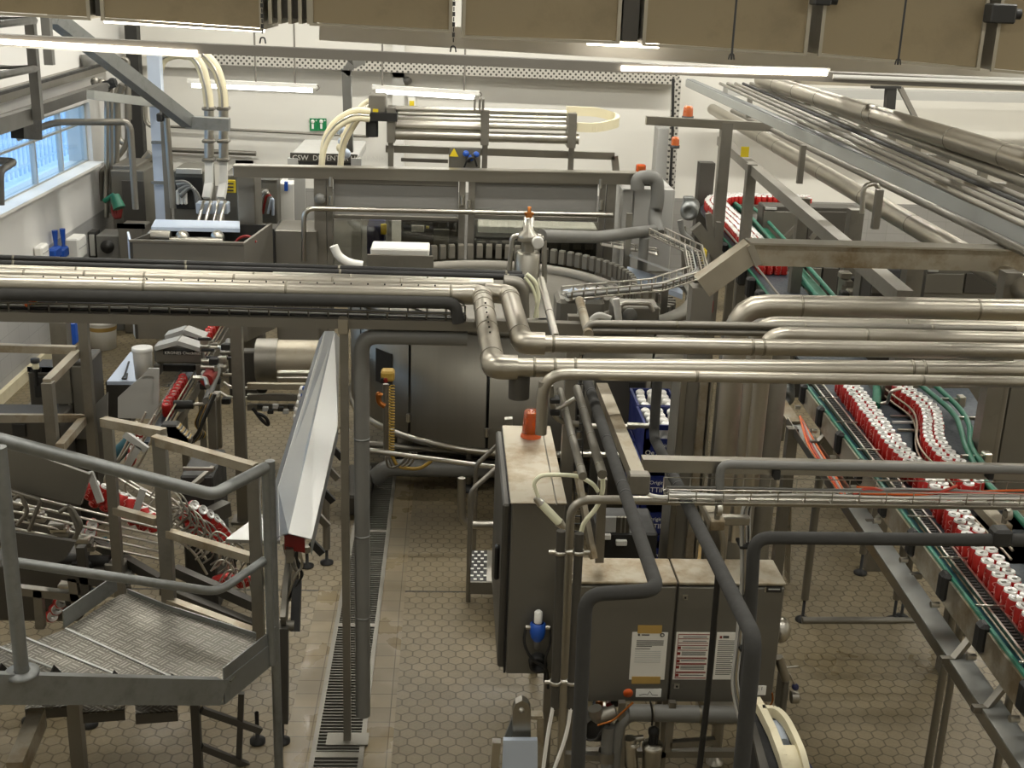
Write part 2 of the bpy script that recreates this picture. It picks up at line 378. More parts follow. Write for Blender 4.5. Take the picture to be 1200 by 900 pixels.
def checker_plate(name, col, along):
    """tear-plate: groups of five short raised bars, neighbours turned by 90 degrees"""
    m, nt, b = _new(name); L = nt.links.new
    tc = N(nt, 'ShaderNodeTexCoord'); mp = N(nt, 'ShaderNodeMapping', ins={'Rotation': (0, 0, along)}); L(tc.outputs['Object'], mp.inputs['Vector'])
    sx = N(nt, 'ShaderNodeSeparateXYZ'); L(mp.outputs[0], sx.inputs[0])
    def m_(op, a, c=None):
        n = N(nt, 'ShaderNodeMath', operation=op)
        for i, v in enumerate((a, c)):
            if v is None: continue
            if isinstance(v, (int, float)): n.inputs[i].default_value = v
            else: L(v, n.inputs[i])
        return n.outputs[0]
    K = .062
    u, v = m_('DIVIDE', sx.outputs[0], K), m_('DIVIDE', sx.outputs[1], K)
    par = m_('FLOORED_MODULO', m_('ADD', m_('FLOOR', u), m_('FLOOR', v)), 2.0)
    fu, fv = m_('FRACT', u), m_('FRACT', v)
    sa = m_('SINE', m_('MULTIPLY', fu, 2*PI*3)); sb = m_('SINE', m_('MULTIPLY', fv, 2*PI*3))
    mx = N(nt, 'ShaderNodeMix', data_type='FLOAT'); L(par, mx.inputs[0]); L(sa, mx.inputs[2]); L(sb, mx.inputs[3])
    ex = m_('MULTIPLY', m_('LESS_THAN', m_('ABSOLUTE', m_('SUBTRACT', fu, .5)), .42), m_('LESS_THAN', m_('ABSOLUTE', m_('SUBTRACT', fv, .5)), .42))
    st = N(nt, 'ShaderNodeMapRange', ins={1: .0, 2: .5, 3: 0, 4: 1}); L(mx.outputs[0], st.inputs[0]); hgt = m_('MULTIPLY', st.outputs[0], ex)
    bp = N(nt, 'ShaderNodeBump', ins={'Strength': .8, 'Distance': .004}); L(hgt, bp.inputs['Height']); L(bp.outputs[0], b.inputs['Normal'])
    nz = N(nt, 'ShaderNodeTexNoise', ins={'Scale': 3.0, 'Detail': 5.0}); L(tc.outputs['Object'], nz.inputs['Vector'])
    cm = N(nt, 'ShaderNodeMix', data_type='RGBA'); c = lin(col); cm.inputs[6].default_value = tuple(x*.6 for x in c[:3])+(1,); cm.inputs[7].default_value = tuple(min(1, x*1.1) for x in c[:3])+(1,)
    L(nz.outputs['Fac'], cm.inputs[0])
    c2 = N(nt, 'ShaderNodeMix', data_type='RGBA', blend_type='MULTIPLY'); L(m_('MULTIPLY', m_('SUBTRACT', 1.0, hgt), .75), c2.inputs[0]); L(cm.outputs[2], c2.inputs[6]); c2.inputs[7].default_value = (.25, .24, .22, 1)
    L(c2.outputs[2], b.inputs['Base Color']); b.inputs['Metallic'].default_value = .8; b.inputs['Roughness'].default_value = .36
checker_plate('chequer', '#aaa69b', .6)
def perforated(name, col, hole):
    m, nt, b = _new(name); L = nt.links.new; tc = N(nt, 'ShaderNodeTexCoord')
    sx = N(nt, 'ShaderNodeSeparateXYZ'); L(tc.outputs['Object'], sx.inputs[0]); k = 26.0
    def sn(i, ph=0):
        a = N(nt, 'ShaderNodeMath', operation='MULTIPLY', ins={1: 2*PI*k/2}); L(sx.outputs[i], a.inputs[0]); s_ = N(nt, 'ShaderNodeMath', operation='SINE'); L(a.outputs[0], s_.inputs[0]); return s_.outputs[0]
    mu = N(nt, 'ShaderNodeMath', operation='MULTIPLY'); L(sn(0), mu.inputs[0]); L(sn(2), mu.inputs[1])
    gt = N(nt, 'ShaderNodeMath', operation='GREATER_THAN', ins={1: .32}); L(mu.outputs[0], gt.inputs[0])
    mx = N(nt, 'ShaderNodeMix', data_type='RGBA'); L(gt.outputs[0], mx.inputs[0]); mx.inputs[6].default_value = lin(col); mx.inputs[7].default_value = lin(hole)
    L(mx.outputs[2], b.inputs['Base Color']); b.inputs['Roughness'].default_value = .5; b.inputs['Metallic'].default_value = .3
perforated('tray_perforated', '#b9b5ab', '#4a4741')
def glass(name, tint, a):
    m, nt, b = _new(name); L = nt.links.new; out = nt.nodes['Material Output']
    tr = N(nt, 'ShaderNodeBsdfTransparent'); tr.inputs[0].default_value = lin(tint); gl = N(nt, 'ShaderNodeBsdfGlossy', ins={'Roughness': .05}); gl.inputs[0].default_value = (.9, .92, .95, 1)
    mx = N(nt, 'ShaderNodeMixShader', ins={0: a}); L(tr.outputs[0], mx.inputs[1]); L(gl.outputs[0], mx.inputs[2]); L(mx.outputs[0], out.inputs['Surface'])
glass('glass', '#e8eef0', .12)
glass('perspex', '#dcdcd6', .08)
def lamp_glass():
    m, nt, b = _new('beacon_glass'); b.inputs['Base Color'].default_value = lin('#d8641c'); b.inputs['Roughness'].default_value = .12; b.inputs['Transmission Weight'].default_value = .6; b.inputs['Coat Weight'].default_value = .5
lamp_glass()
# ------------------------------------------------------------------ the hall
XL, XR, YB, YF, ZC = -4.5, 9.5, 18.0, -3.0, 5.7
fl = BM('floor_hex'); fl.box((XL-.3, YF-.3, -.2), (XR+.3, YB+.3, 0)); ST('floor', fl)
ST('ceiling', BM('ceiling_grey').box((XL-.3, YF-.3, ZC), (XR+.3, YB+.3, ZC+.2)))
ST('wall_back', BM('wall_back').box((XL-.3, YB, 0), (XR+.3, YB+.25, ZC)))
ST('wall_right', BM('wall_back').box((XR, YF, 0), (XR+.25, YB, ZC)))
ST('wall_front', BM('wall_plain').box((XL-.3, YF-.25, 0), (XR+.3, YF, ZC)))
# window wall with the window opening
WY0, WY1, WZ0, WZ1 = 8.6, 15.75, 1.88, 2.62
lw = BM('wall_left')
for a, c in (((XL-.3, YF, 0), (XL, YB, WZ0)), ((XL-.3, YF, WZ1), (XL, YB, ZC)), ((XL-.3, YF, WZ0), (XL, WY0, WZ1)), ((XL-.3, WY1, WZ0), (XL, YB, WZ1))): lw.box(a, c)
ST('wall_left', lw)
w = ST('window_1', BM('galv_light').box((XL-.13, WY0, WZ0), (XL-.06, WY1, WZ0+.03)).box((XL-.13, WY0, WZ1-.04), (XL-.06, WY1, WZ1)).box((XL-.13, WY0, WZ0), (XL-.06, WY0+.04, WZ1)).box((XL-.13, WY1-.04, WZ0), (XL-.06, WY1, WZ1)))
for k, y in enumerate((9.9, 11.2, 12.5, 13.8, 14.75)): obj('mullion', BM('galv_light').box((XL-.125, y-.018, WZ0), (XL-.065, y+.018, WZ1)), parent=w)
obj('transom', BM('galv_light').box((XL-.12, WY0, 2.36), (XL-.07, WY1, 2.385)), parent=w)
obj('pane', BM('glass').box((XL-.1, WY0+.03, WZ0+.02), (XL-.092, WY1-.03, WZ1-.03)), parent=w)
ST('trim_1', BM('white_paint').box((XL-.06, WY0, WZ0-.02), (XL+.14, WY1, WZ0+.012)))
ST('baseboard_left', BM('cream_dirty').box((XL, YF, 0), (XL+.05, YB, .12)))
ST('baseboard_back', BM('tile_grey').box((XL, YB-.03, 0), (XR, YB, .12)))
# tiles either side of the drain
DX0, DX1, DY0, DY1 = -.73, -.43, 4.2, 10.4
ST('trim_2', BM('floor_tiles').box((DX0-.16, DY0, 0), (DX0, 7.95, .002)))
ST('trim_3', BM('floor_tiles').box((DX1, DY0, 0), (DX1+.16, 13, .002)))
ST('trim_4', BM('dark').box((DX1+.16, 7.94, 0), (1.6, 7.955, .001)))
ST('trim_5', BM('dark').box((DX0-2, 7.94, 0), (DX0, 7.955, .001)))
g = T('floor_drain', 'long steel slot drain grate set in the tiled floor beneath the grey downpipe', 'drain', ((DX0+DX1)/2, 7, 0))
obj('channel_bed', BM('dark').box((DX0, DY0, 0), (DX1, DY1, .003)), parent=g)
fr = BM('steel_dull').box((DX0, DY0, 0), (DX0+.028, DY1, .016)).box((DX1-.028, DY0, 0), (DX1, DY1, .016))
obj('rim', fr, parent=g)
sl = BM('panel_grey'); y = DY0
while y < DY1: sl.box((DX0+.028, y, .004), (DX1-.028, y+.010, .016)); y += .032
obj('slats', sl, parent=g)
for yy in (5.93, 7.4, 8.9): obj('cross_bar', BM('steel_dull').box((DX0+.028, yy, .005), (DX1-.028, yy+.05, .018)), parent=g)
# outside, beyond the window
S('neighbouring_facade', BM('outside_wall').box((-13.2, 4, -.2), (-13, 60, 3.05)).box((-13.0, 4, 2.2), (-12.9, 60, 2.3)), 'pale flat roofed building seen outside through the left window', 'building')
fb = BM('outside_fence'); y = 8.0
fb.box((-9.05, 6, 2.28), (-9.0, 45, 2.32)).box((-9.05, 6, .15), (-9.0, 45, .2))
while y < 45: fb.box((-9.04, y, .0), (-9.01, y+.09, 2.3)); y += .28
S('outside_fence', fb, 'pale upright bar fence seen outside through the left window', 'fence')
ST('ground_outside', BM('outside_wall').box((-60, -10, -.4), (XL-.31, 80, -.2)))
# ------------------------------------------------------------------ light
W = bpy.data.worlds.new('World'); SC.world = W; W.use_nodes = True
wn = W.node_tree; bg = wn.nodes['Background']; sky = wn.nodes.new('ShaderNodeTexSky'); sky.sky_type = 'HOSEK_WILKIE'; sky.turbidity = 4; sky.sun_direction = (-.3, .2, .9)
wn.links.new(sky.outputs[0], bg.inputs[0]); bg.inputs[1].default_value = 16.0
def area(name, loc, sx, sy, power, col=(1, .93, .82), rot=(0, 0, 0)):
    l = bpy.data.lights.new(name, 'AREA'); l.shape = 'RECTANGLE'; l.size = sx; l.size_y = sy; l.energy = power; l.color = col
    o = bpy.data.objects.new(name, l); COL.objects.link(o); o.location = loc; o.rotation_euler = rot; return o
k = 0
for yy in (-1.0, 2.2, 5.4, 8.6, 11.8, 15.0):
    for xx in (-2.6, 1.0, 4.6, 8.0):
        area('ceiling_light', (xx, yy, ZC-.12), 2.4, .14, {-1.0: 30, 2.2: 40, 5.4: 60, 8.6: 72, 11.8: 95, 15.0: 130}[yy], (1, .972, .89))
# ------------------------------------------------------------------ camera
cam = bpy.data.cameras.new('Camera'); cam.sensor_fit = 'HORIZONTAL'; cam.sensor_width = 36; cam.lens = 36*FPX/1200; cam.clip_start = .05; cam.clip_end = 300
co = bpy.data.objects.new('Camera', cam); COL.objects.link(co)
mtx = Matrix((RT, UP, -FW)).transposed().to_4x4(); mtx.translation = (0, 0, CZ); co.matrix_world = mtx; SC.camera = co
vs = SC.view_settings; vs.view_transform = 'Standard'; vs.look = 'None'; vs.exposure = 0.0; vs.gamma = 1; vs.use_curve_mapping = False
# ------------------------------------------------------------------ under the roof: duct, light rows, trays
YD = 8.6
def zline(p, q, Y):
    a = P(*p, Y=Y); b = P(*q, Y=Y); return a, b
# duct boxes with flange frames; bottom edge follows the photo's pixel line
duct_sections = [((-60, 10), (107, 20), 'left end section of the brown duct, above the window'),
                 ((119, 20), (309, 33), 'brown duct section second from the left'),
                 ((363, 26), (530, 35), 'greyish brown duct section above the hanging chain and green signs'),
                 ((541, 41), (726, 48), 'brown duct section in the middle of the run'),
                 ((752, 50), (945, 62), 'brown duct section crossed by the thin black chain'),
                 ((958, 62), (1147, 79), 'brown duct section right of the small dark box'),
                 ((1160, 80), (1300, 92), 'right end section of the brown duct behind the dark grey box')]
for i, (a, b, lab) in enumerate(duct_sections):
    pa, pb = zline(a, b, YD); z = (pa.z+pb.z)/2
    t = T('ventilation_duct', 'large '+lab, 'duct', (pa.x, YD, z), 'brown ventilation duct sections')
    bd = BM('duct'); sl_ = pb.z-pa.z
    x0, x1 = pa.x+.012, pb.x-.012
    bd.add([(x0, YD, pa.z), (x1, YD, pb.z), (x1, YD+.7, pb.z), (x0, YD+.7, pa.z), (x0, YD, pa.z+.8), (x1, YD, pb.z+.8), (x1, YD+.7, pb.z+.8), (x0, YD+.7, pa.z+.8)],
           [(0, 3, 2, 1), (4, 5, 6, 7), (0, 1, 5, 4), (1, 2, 6, 5), (2, 3, 7, 6), (3, 0, 4, 7)])
    obj('duct_body', bd, parent=t)
    for x, z0 in ((pa.x, pa.z), (pb.x, pb.z)):
        s = 1 if x == pa.x else -1
        obj('flange', BM('duct_edge').box((x, YD-.02, z0-.01), (x+s*.024, YD+.73, z0+.83)), parent=t)
    obj('bottom_rail', BM('duct_edge').bar((pa.x, YD-.015, pa.z-.012), (pb.x, YD-.015, pb.z-.012), .025, .018), parent=t)
# flexible joint between two duct sections
a, b = zline((315, 28), (363, 30), YD)
t = T('duct_joint', 'dark ribbed duct joint with four pale frames by the window of the run', 'duct joint', (a.x, YD, a.z))
obj('core', BM('panel_dark').box((a.x, YD+.06, a.z+.04), (b.x, YD+.7, a.z+.8)), parent=t)
for px in (317, 328, 340, 352, 362):
    c = P(px, 28, Y=YD); obj('frame', BM('duct_edge').box((c.x-.012, YD-.01, c.z), (c.x+.012, YD+.72, c.z+.85)), parent=t)
for (p0, p1, lab) in (((728, 20), (750, 20), 'dark narrow gap filler between two brown duct sections near the lit lamp strip'),
                      ((108, 10), (118, 10), 'narrow dark gap filler between the two left duct sections')):
    a, b = zline((p0[0], p0[1]+28 if p0[0] > 300 else 19), (p1[0], p1[1]+28 if p0[0] > 300 else 19), YD)
    S('duct_gap_cover', BM('panel_dark').box((a.x+.01, YD+.05, a.z), (b.x-.01, YD+.65, a.z+.75)), lab, 'cover')
# long steel beam just behind and below the duct
a, b = zline((375, 34), (1240, 87), YD+1.2)
S('roof_beam', BM('white_paint').bar(a, b, .1, .16), 'pale steel beam running below and behind the brown duct', 'beam')
# small dark boxes on the duct
for (x0, y0, x1, y1, lab) in ((1159, 5, 1192, 27, 'dark grey actuator box mounted on the far right of the brown duct'), (953, -8, 975, 6, 'small dark box at the top edge of the brown duct')):
    p = P(x0, y1, Y=YD-.12); q = P(x1, y0, Y=YD-.12)
    t = T('actuator_box', lab, 'box', p); obj('housing', BM('dark').rbox((p.x, YD-.14, p.z), (q.x, YD, q.z), .01), parent=t)
    obj('cable_gland', BM('black').cyl((q.x, YD-.08, (p.z+q.z)/2), (q.x+.05, YD-.08, (p.z+q.z)/2), .035), parent=t)
# ---- suspended lamp rows
def lamp_row(y0, y1, Y, xs, tubes, lab, h=.05, w=.09):
    a = P(-40, y0, Y=Y); b = P(1240, y1, Y=Y)
    t = T('lamp_trunking', lab, 'lamp', (0, Y, min(a.z, b.z)))
    obj('profile', BM('profile').bar(a, b, w, h), parent=t)
    for (u0, v0, u1, v1) in tubes:
        p = P(u0, v0, Y=Y-.05); q = P(u1, v1, Y=Y-.05)
        obj('fluorescent_tube', BM('tube_light').cyl(p, q, .013, n=10), parent=t)
        obj('tube_holder', BM('white_paint').bar(off(p, -.02, .03), off(q, .02, .03), .04, .05), parent=t)
    p, q = P(976, 90, Y=Y-.05), P(1230, 99, Y=Y-.05); obj('unlit_tube', BM('white_paint').cyl(p, q, .013, n=10), parent=t); obj('tube_holder', BM('white_paint').bar(off(p, -.02, .03), off(q, .02, .03), .04, .05), parent=t)
    return t
YL = 6.6
lamp_row(44, 102, YL, None, [(-30, 47, 231, 62), (728, 80, 969, 86)], 'long grey lamp trunking on chains with lit tubes, nearest row under the roof')
for (cx, cy, topx, lab) in ((308, 51, 309, 'leftmost suspension chain of the near lamp row'), (531, 61, 534, 'suspension chain of the near lamp row above the filler'), (857, 70, 860, 'thin black suspension rod crossing the duct, near the right'), (1052, 76, 1063, 'rightmost black suspension rod of the near lamp row')):
    p = P(cx, cy, Y=YL); t = T('suspension_chain', lab, 'chain', p, 'chains of the near lamp row')
    top = Vector((p.x, p.y, ZC))
    if cx < 600:
        ch = BM('black'); n = 70
        for k in range(n):
            z = p.z+.05+k*(ZC-p.z-.05)/n
            ch.bar((p.x, p.y, z), (p.x, p.y, z+.022), .014 if k % 2 else .006, .006 if k % 2 else .014, (0, 1, 0))
        obj('links', ch, parent=t)
    else: obj('rod', BM('black').cyl(p, top, .006, n=8), parent=t)
    obj('hook', BM('black').tube([off(p, -.015, 0, .0), off(p, -.01, 0, .03), off(p, .01, 0, .03), off(p, .015, 0, 0)], .004, .01, 8), parent=t)
# second row tubes further back seen just below the duct
for (u0, v0, u1, v1, lab) in ((122, 24, 310, 35, 'lit tube lamp peeping out below the second brown duct section'), (688, 50, 772, 54, 'lit tube lamp peeping out under the middle duct sections')):
    p = P(u0, v0, Y=YD+.9); q = P(u1, v1, Y=YD+.9); t = T('tube_lamp', lab, 'lamp', p)
    obj('fluorescent_tube', BM('tube_light').cyl(p, q, .018, n=10), parent=t); obj('housing', BM('white_paint').bar(off(p, 0, .02, .05), off(q, 0, .02, .05), .1, .05), parent=t)
    obj('hanger', BM('profile').cyl(off(lerp(p, q, .5), 0, .02, .05), Vector((lerp(p, q, .5).x, YD+.92, ZC)), .008, n=6), parent=t)
for (u0, v0, u1, v1, Y, hs, lab) in ((225, 100, 366, 106, 16.2, (300, 346), 'hanging tube lamp on a rod at the left, above the green signs'), (441, 107, 556, 114, 16.2, (448, 544), 'hanging tube lamp on two rods above the can tubes')):
    p = P(u0, v0, Y=Y); q = P(u1, v1, Y=Y); t = T('tube_lamp', lab, 'lamp', p, 'tube lamps hanging before the back wall')
    obj('fluorescent_tube', BM('tube_cool').cyl(p, q, .028, n=10), parent=t)
    obj('housing', BM('white_paint').bar(off(p, -.05, .01, .055), off(q, .06, .01, .055), .12, .05), parent=t)
    obj('end_hook', BM('profile').tube([off(q, .0, 0, .06), off(q, .07, 0, .07), off(q, .1, 0, .03), off(q, .05, 0, 0)], .009, .03, 8), parent=t)
    for h in hs:
        c = P(h, lerp((v0, 0, 0), (v1, 0, 0), (h-u0)/(u1-u0)).x, Y=Y); obj('rod', BM('profile').cyl(off(c, 0, 0, .08), Vector((c.x, c.y, ZC)), .012, n=8), parent=t)
# perforated tray and wall trunking along the back wall
a = P(250, 68, Y=17.7); b = P(795, 92, Y=17.7)
S('cable_tray', BM('tray_perforated').bar(a, b, .18, .16), 'long perforated cable tray running along the top of the back wall', 'cable tray')
a = P(150, 72, Y=17.75); b = P(790, 101, Y=17.75)
S('wall_ledge', BM('wall_plain').bar(off(a, 0, .16), off(b, 0, .16), .1, .12), 'pale ledge along the back wall below the perforated tray', 'ledge')
# right-hand part of the back wall
a = P(850, 106, Y=17.2); b = P(1260, 116, Y=17.2)
S('wall_beam', BM('light_grey').bar(a, b, .3, .12), 'pale grey roof beam behind the big clad pipe', 'beam')
a = P(905, 93, Y=16.2); b = P(1260, 104, Y=16.2)
S('white_rail', BM('duct_edge').bar(a, b, .1, .1), 'cream steel rail under the roof above the pipe rack', 'rail')
t = T('roof_bracket', 'dark angled bracket hanging from the roof beam at the right', 'bracket', P(1042, 130, Y=16))
p = P(1042, 128, Y=16); q = P(1044, 102, Y=16); obj('upright', BM('dark').bar(p, q, .12), parent=t)
obj('top_plate', BM('dark').bar(P(1022, 102, Y=16), P(1054, 102, Y=16), .14, .03), parent=t)
obj('brace', BM('profile').bar(P(1055, 103, Y=16), P(1073, 139, Y=16), .06), parent=t)
# back wall fittings
def wall_sign(x0, y0, x1, y1, Y, material): 
    p = P(x0, y1, Y=Y); q = P(x1, y0, Y=Y); return p, q
for k, (x0, lab) in enumerate(((363, 'left one of the two green emergency signs on the back wall'), (373, 'right one of the two green emergency signs on the back wall'))):
    p = P(x0, 153, Y=17.97); q = P(x0+9.5, 139, Y=17.97); t = T('emergency_sign', lab, 'sign', p, 'green emergency signs')
    obj('panel', BM('sign_green').box((p.x, 17.97, p.z), (q.x, 17.995, q.z)), parent=t)
    ic = BM('sign_white'); cx = (p.x+q.x)/2; cz = (p.z+q.z)/2
    ic.lathe([(.0, 0), (.028, 0), (.028, .004), (0, .004)], (cx-.015, 17.97, cz+.045), 12, (0, -1, 0)).box((cx-.03, 17.964, cz-.06), (cx, 17.97, cz+.01))
    ic.box((cx+.022, 17.964, cz+.055), (cx+.05, 17.97, cz+.063)).box((cx+.032, 17.964, cz+.045), (cx+.04, 17.97, cz+.073))
    obj('pictogram', ic, parent=t)
pipe('wall_conduit', 'thin conduit running along the back wall below the green signs', 'conduit', [P(195, 148, Y=17.9), P(432, 160, Y=17.9)], .02, 'steel_dull', n=8)
pipe('wall_conduit', 'single conduit along the back wall at the left, behind the can chutes', 'conduit', [P(190, 175, Y=17.9), P(300, 180, Y=17.9)], .035, 'steel_dull', n=8)
p = P(477, 94, Y=17.9); t = T('motion_sensor', 'small grey sensor on the back wall above the can tubes', 'sensor', off(p, 0, 0, -.06)); obj('head', BM('plastic_grey').sphere(p, .07), parent=t); obj('bracket', BM('plastic_grey').box((p.x-.05, 17.9, p.z-.02), (p.x+.05, 17.99, p.z+.08)), parent=t)
p = P(478, 135, Y=17.95); q = P(487, 114, Y=17.95); t = T('wall_board', 'narrow white board with a yellow sticker on the back wall', 'board', p)
obj('panel', BM('sign_white').box((p.x, 17.95, p.z), (q.x, 17.995, q.z)), parent=t); obj('sticker', BM('yellow').box((p.x+.02, 17.94, q.z-.12), (q.x-.02, 17.95, q.z-.05)), parent=t)
ST('trim_6', BM('white_paint').box((P(460, 90, Y=17.9).x, 17.86, 0), (P(474, 90, Y=17.9).x, 17.99, ZC-1.6)))
# orange lamps
def beacon(px, py, Y, r, h, lab, base='black'):
    p = P(px, py, Y=Y); t = T('warning_beacon', lab, 'beacon', p)
    obj('lens', BM('amber').lathe([(r, 0), (r*.95, h*.7), (r*.7, h*.97), (0, h)], p, 16), parent=t)
    obj('base', BM(base).lathe([(r*1.15, -h*.35), (r*1.15, 0), (0, 0)], p, 16), parent=t); return t
beacon(806, 136, 14.2, .06, .12, 'small amber beacon on the beam beside the far pipe bridge')
beacon(791, 170, 14.5, .05, .1, 'small amber beacon hanging on the tall cable post')
# ------------------------------------------------------------------ machinery before the back wall
def FB(material, x0, y0, x1, y1, Y, D, r=.012, b=None):
    """box whose front face at depth Y spans the given photo rectangle, D deep"""
    p = P((x0+x1)/2, y1, Y=Y); q = P((x0+x1)/2, y0, Y=Y); l = P(x0, (y0+y1)/2, Y=Y); rr = P(x1, (y0+y1)/2, Y=Y)
    b = b or B(); b.use(material); b.rbox((l.x, Y, p.z), (rr.x, Y+D, q.z), r) if r else b.box((l.x, Y, p.z), (rr.x, Y+D, q.z)); return b
def VP(x, y0, y1, Y, w, d=None, material='steel', z0=None):
    """upright post through photo column x at depth Y"""
    a = P(x, (y0+y1)/2, Y=Y); zb = P(x, y1, Y=Y).z if z0 is None else z0; zt = P(x, y0, Y=Y).z; d = d or w
    return BM(material).box((a.x-w/2, Y-d/2, zb), (a.x+w/2, Y+d/2, zt))
# dark roof column in the corner
b = VP(160, 30, 205, 17.4, .16, .2, 'dark', 0); S('corner_column', b, 'black steel column in the corner by the window of the hall', 'column')
# --- filler guard enclosure
YE = 13.3
t = T('filler_guard', 'stainless guard frame with windows across the back of the round filler', 'guard', (0, YE, .3))
a, bb = PY(YE, (275, 200), (746, 209)); obj('top_beam', BM('steel').bar(a, bb, .16, .12), parent=t)
obj('beam_edge', BM('steel_bright').bar(off(a, 0, -.05, .068), off(bb, 0, -.05, .068), .16, .012), parent=t)
for x, w in ((376, .13), (387, .06), (541, .07), (552, .07), (704, .06), (714, .1)): obj('post', VP(x, 206, 312, YE, w, .1, 'steel_dull', .3), parent=t)
for x0, x1 in ((391, 537), (556, 700)):
    obj('upper_panel', FB('grey_paint', x0, 208, x1, 255, YE, .03, .006), parent=t)
    obj('panel_lip', FB('steel_dull', x0, 253, x1, 258, YE-.03, .06, .006), parent=t)
    obj('panel_fold', FB('steel_flat', x0, 208, x1, 217, YE-.02, .05, .006), parent=t)
    obj('window', FB('perspex', x0, 259, x1, 318, YE, .012, 0), parent=t)
for x, y in ((542, 235), (550, 240), (388, 235), (704, 240), (704, 215), (388, 213)): 
    c = P(x, y, Y=YE-.07); obj('hinge', BM('steel_bright').cyl(off(c, 0, 0, -.05), off(c, 0, 0, .05), .022, n=8), parent=t)
c = P(375, 233, Y=YE-.08); obj('lock', BM('plastic_grey').lathe([(.06, 0), (.06, .03), (.03, .05), (0, .05)], c, 12, (0, -1, 0)), parent=t)
pipe('guard_rail_pipe', 'thin stainless conduit bent across the front of the filler guard panels', 'conduit', [P(356, 306, Y=YE-.2), P(356, 244, Y=YE-.2), P(718, 252, Y=YE-.2)], .028, 'steel_bright', .12, n=8)
# things seen through the windows
def machine_block(name, cat, lab, x0, y0, x1, y1, Y, D, m, extra=(), stand=True):
    p = P((x0+x1)/2, y1, Y=Y); t = T(name, lab, cat, (p.x, p.y, 0 if stand else p.z))
    b = FB(m, x0, y0, x1, y1, Y, D)
    if stand:
        z0 = min(v.z for v in b.v)
        for v in b.v:
            if v.z < z0+.03: v.z = max(0, v.z-z0)
    obj('housing', b, parent=t)
    for (nm, mm, a0, b0, a1, b1, dd) in extra: obj(nm, FB(mm, a0, b0, a1, b1, Y-dd, dd, .004), parent=t)
    return t
machine_block('seamer_housing', 'machine', 'dark seamer housing seen through the filler guard windows', 470, 256, 538, 330, 14.6, 1.0, 'panel_dark',
              [('notice', 'paper', 482, 264, 497, 272, .02), ('panel', 'panel_grey', 508, 269, 526, 306, .05), ('sticker', 'yellow', 499, 265, 503, 268, .02)])
machine_block('machine_cover', 'cover', 'bright flat machine cover before the filler guard window, beside the valve ring', 434, 292, 503, 300, 11.3, .35, 'white_paint', [('lower_box', 'steel_dull', 430, 299, 508, 335, .02)], stand=False)
pipe('white_curved_pipe', 'white pipe curving down before the filler guard window', 'pipe', PY(12.4, (391, 288), (396, 300), (408, 308), (425, 311)), .045, 'white_paint', .1)
machine_block('blue_motor_unit', 'motor', 'blue motor unit with yellow fitting seen through the left guard window', 430, 264, 450, 290, 14.8, .4, 'blue_dark', [('fitting', 'yellow', 446, 263, 453, 275, .05)])
machine_block('white_cover_strip', 'cover', 'long bright machine cover seen through the right guard window', 560, 266, 700, 275, 14.4, .4, 'white_paint', [], stand=False)
machine_block('machine_bed', 'machine', 'dark machine bed behind the filler seen through the right guard window', 556, 278, 700, 345, 14.2, 1.2, 'dark', [(f'cell', 'panel_dark', 560+k*14, 283, 569+k*14, 293, .04) for k in range(10)])
machine_block('guard_side_cabinet', 'cabinet', 'pale stainless double cabinet at the right end of the filler guard', 727, 222, 788, 320, YE+.1, .8, 'light_grey',
              [('door', 'light_grey', 728, 222, 739, 318, .03), ('door', 'light_grey', 741, 222, 787, 318, .03), ('box', 'panel_dark', 751, 206, 763, 218, .1)])
# tall pale post / cable riser right of the guard
t = T('cable_riser', 'tall grey cable riser with perforated tray at the right of the back wall', 'riser', P(778, 300, Y=16.8))
obj('panel', FB('light_grey', 765, 150, 788, 320, 16.8, .3), parent=t); obj('tray', BM('tray_perforated').bar(P(793, 92, Y=16.7), P(784, 240, Y=16.7), .12, .05, (0, 1, 0)), parent=t)
obj('cables', BM('black').tube([P(789, 92, Y=16.6), P(788, 165, Y=16.6), P(785, 225, Y=16.6)], .02, n=6), parent=t)
# product elbow pipe on the cabinet
pipe('swan_neck_pipe', 'grey pipe bent like a swan neck over the guard cabinet', 'pipe', [P(747, 222, Y=13.1), P(747, 208, Y=13.1), P(770, 207, Y=13.1), P(771, 235, Y=13.1), P(766, 256, Y=13.1), P(773, 275, Y=12.9)], .075, 'plastic_grey', .18)
t = T('orange_switch_box', 'small orange box above the guard cabinet by the swan neck pipe', 'box', P(751, 205, Y=13.4))
obj('housing', FB('orange', 746, 193, 757, 204, 13.4, .08), parent=t); obj('face', FB('amber', 748, 195, 755, 202, 13.38, .02, .003), parent=t)
# --- can rinser tubes above the enclosure
YR = 13.9
t = T('can_rinser', 'overhead can rinser with bundled stainless tubes and cream turning loop', 'rinser', P(560, 198, Y=YR))
for (y, x0, x1, r, dy) in ((127, 455, 664, .034, 0), (139, 452, 676, .03, .15), (146, 456, 564, .055, .05), (147, 566, 676, .035, .1), (157, 457, 678, .06, -.05), (133, 460, 664, .02, .3)):
    s_ = .028
    obj('tube', BM('steel_bright').cyl(P(x0, y, Y=YR+dy), P(x1, y+(x1-x0)*s_, Y=YR+dy), r, n=12), parent=t)
for x in (459, 568, 669): obj('clamp_frame', VP(x, 125+(x-459)*.03, 165+(x-459)*.03, YR, .09, .34, 'steel_dull'), parent=t)
for x in (556, 562, 566): 
    a = P(x, 128, Y=YR-.1); obj('clamp', BM('steel_dull').bar(a, off(a, 0, 0, .12), .02, .3), parent=t)
for x, yt, yb in ((458, 165, 199), (568, 168, 201), (669, 172, 204)): obj('post', VP(x, yt, yb, YR, .06, .06, 'steel_dull'), parent=t)
lp = [P(664, 130, Y=YR), P(700, 131, Y=YR+.1), P(722, 138, Y=YR+.15), P(724, 144, Y=YR), P(700, 150, Y=YR-.1), P(676, 149, Y=YR-.1)]
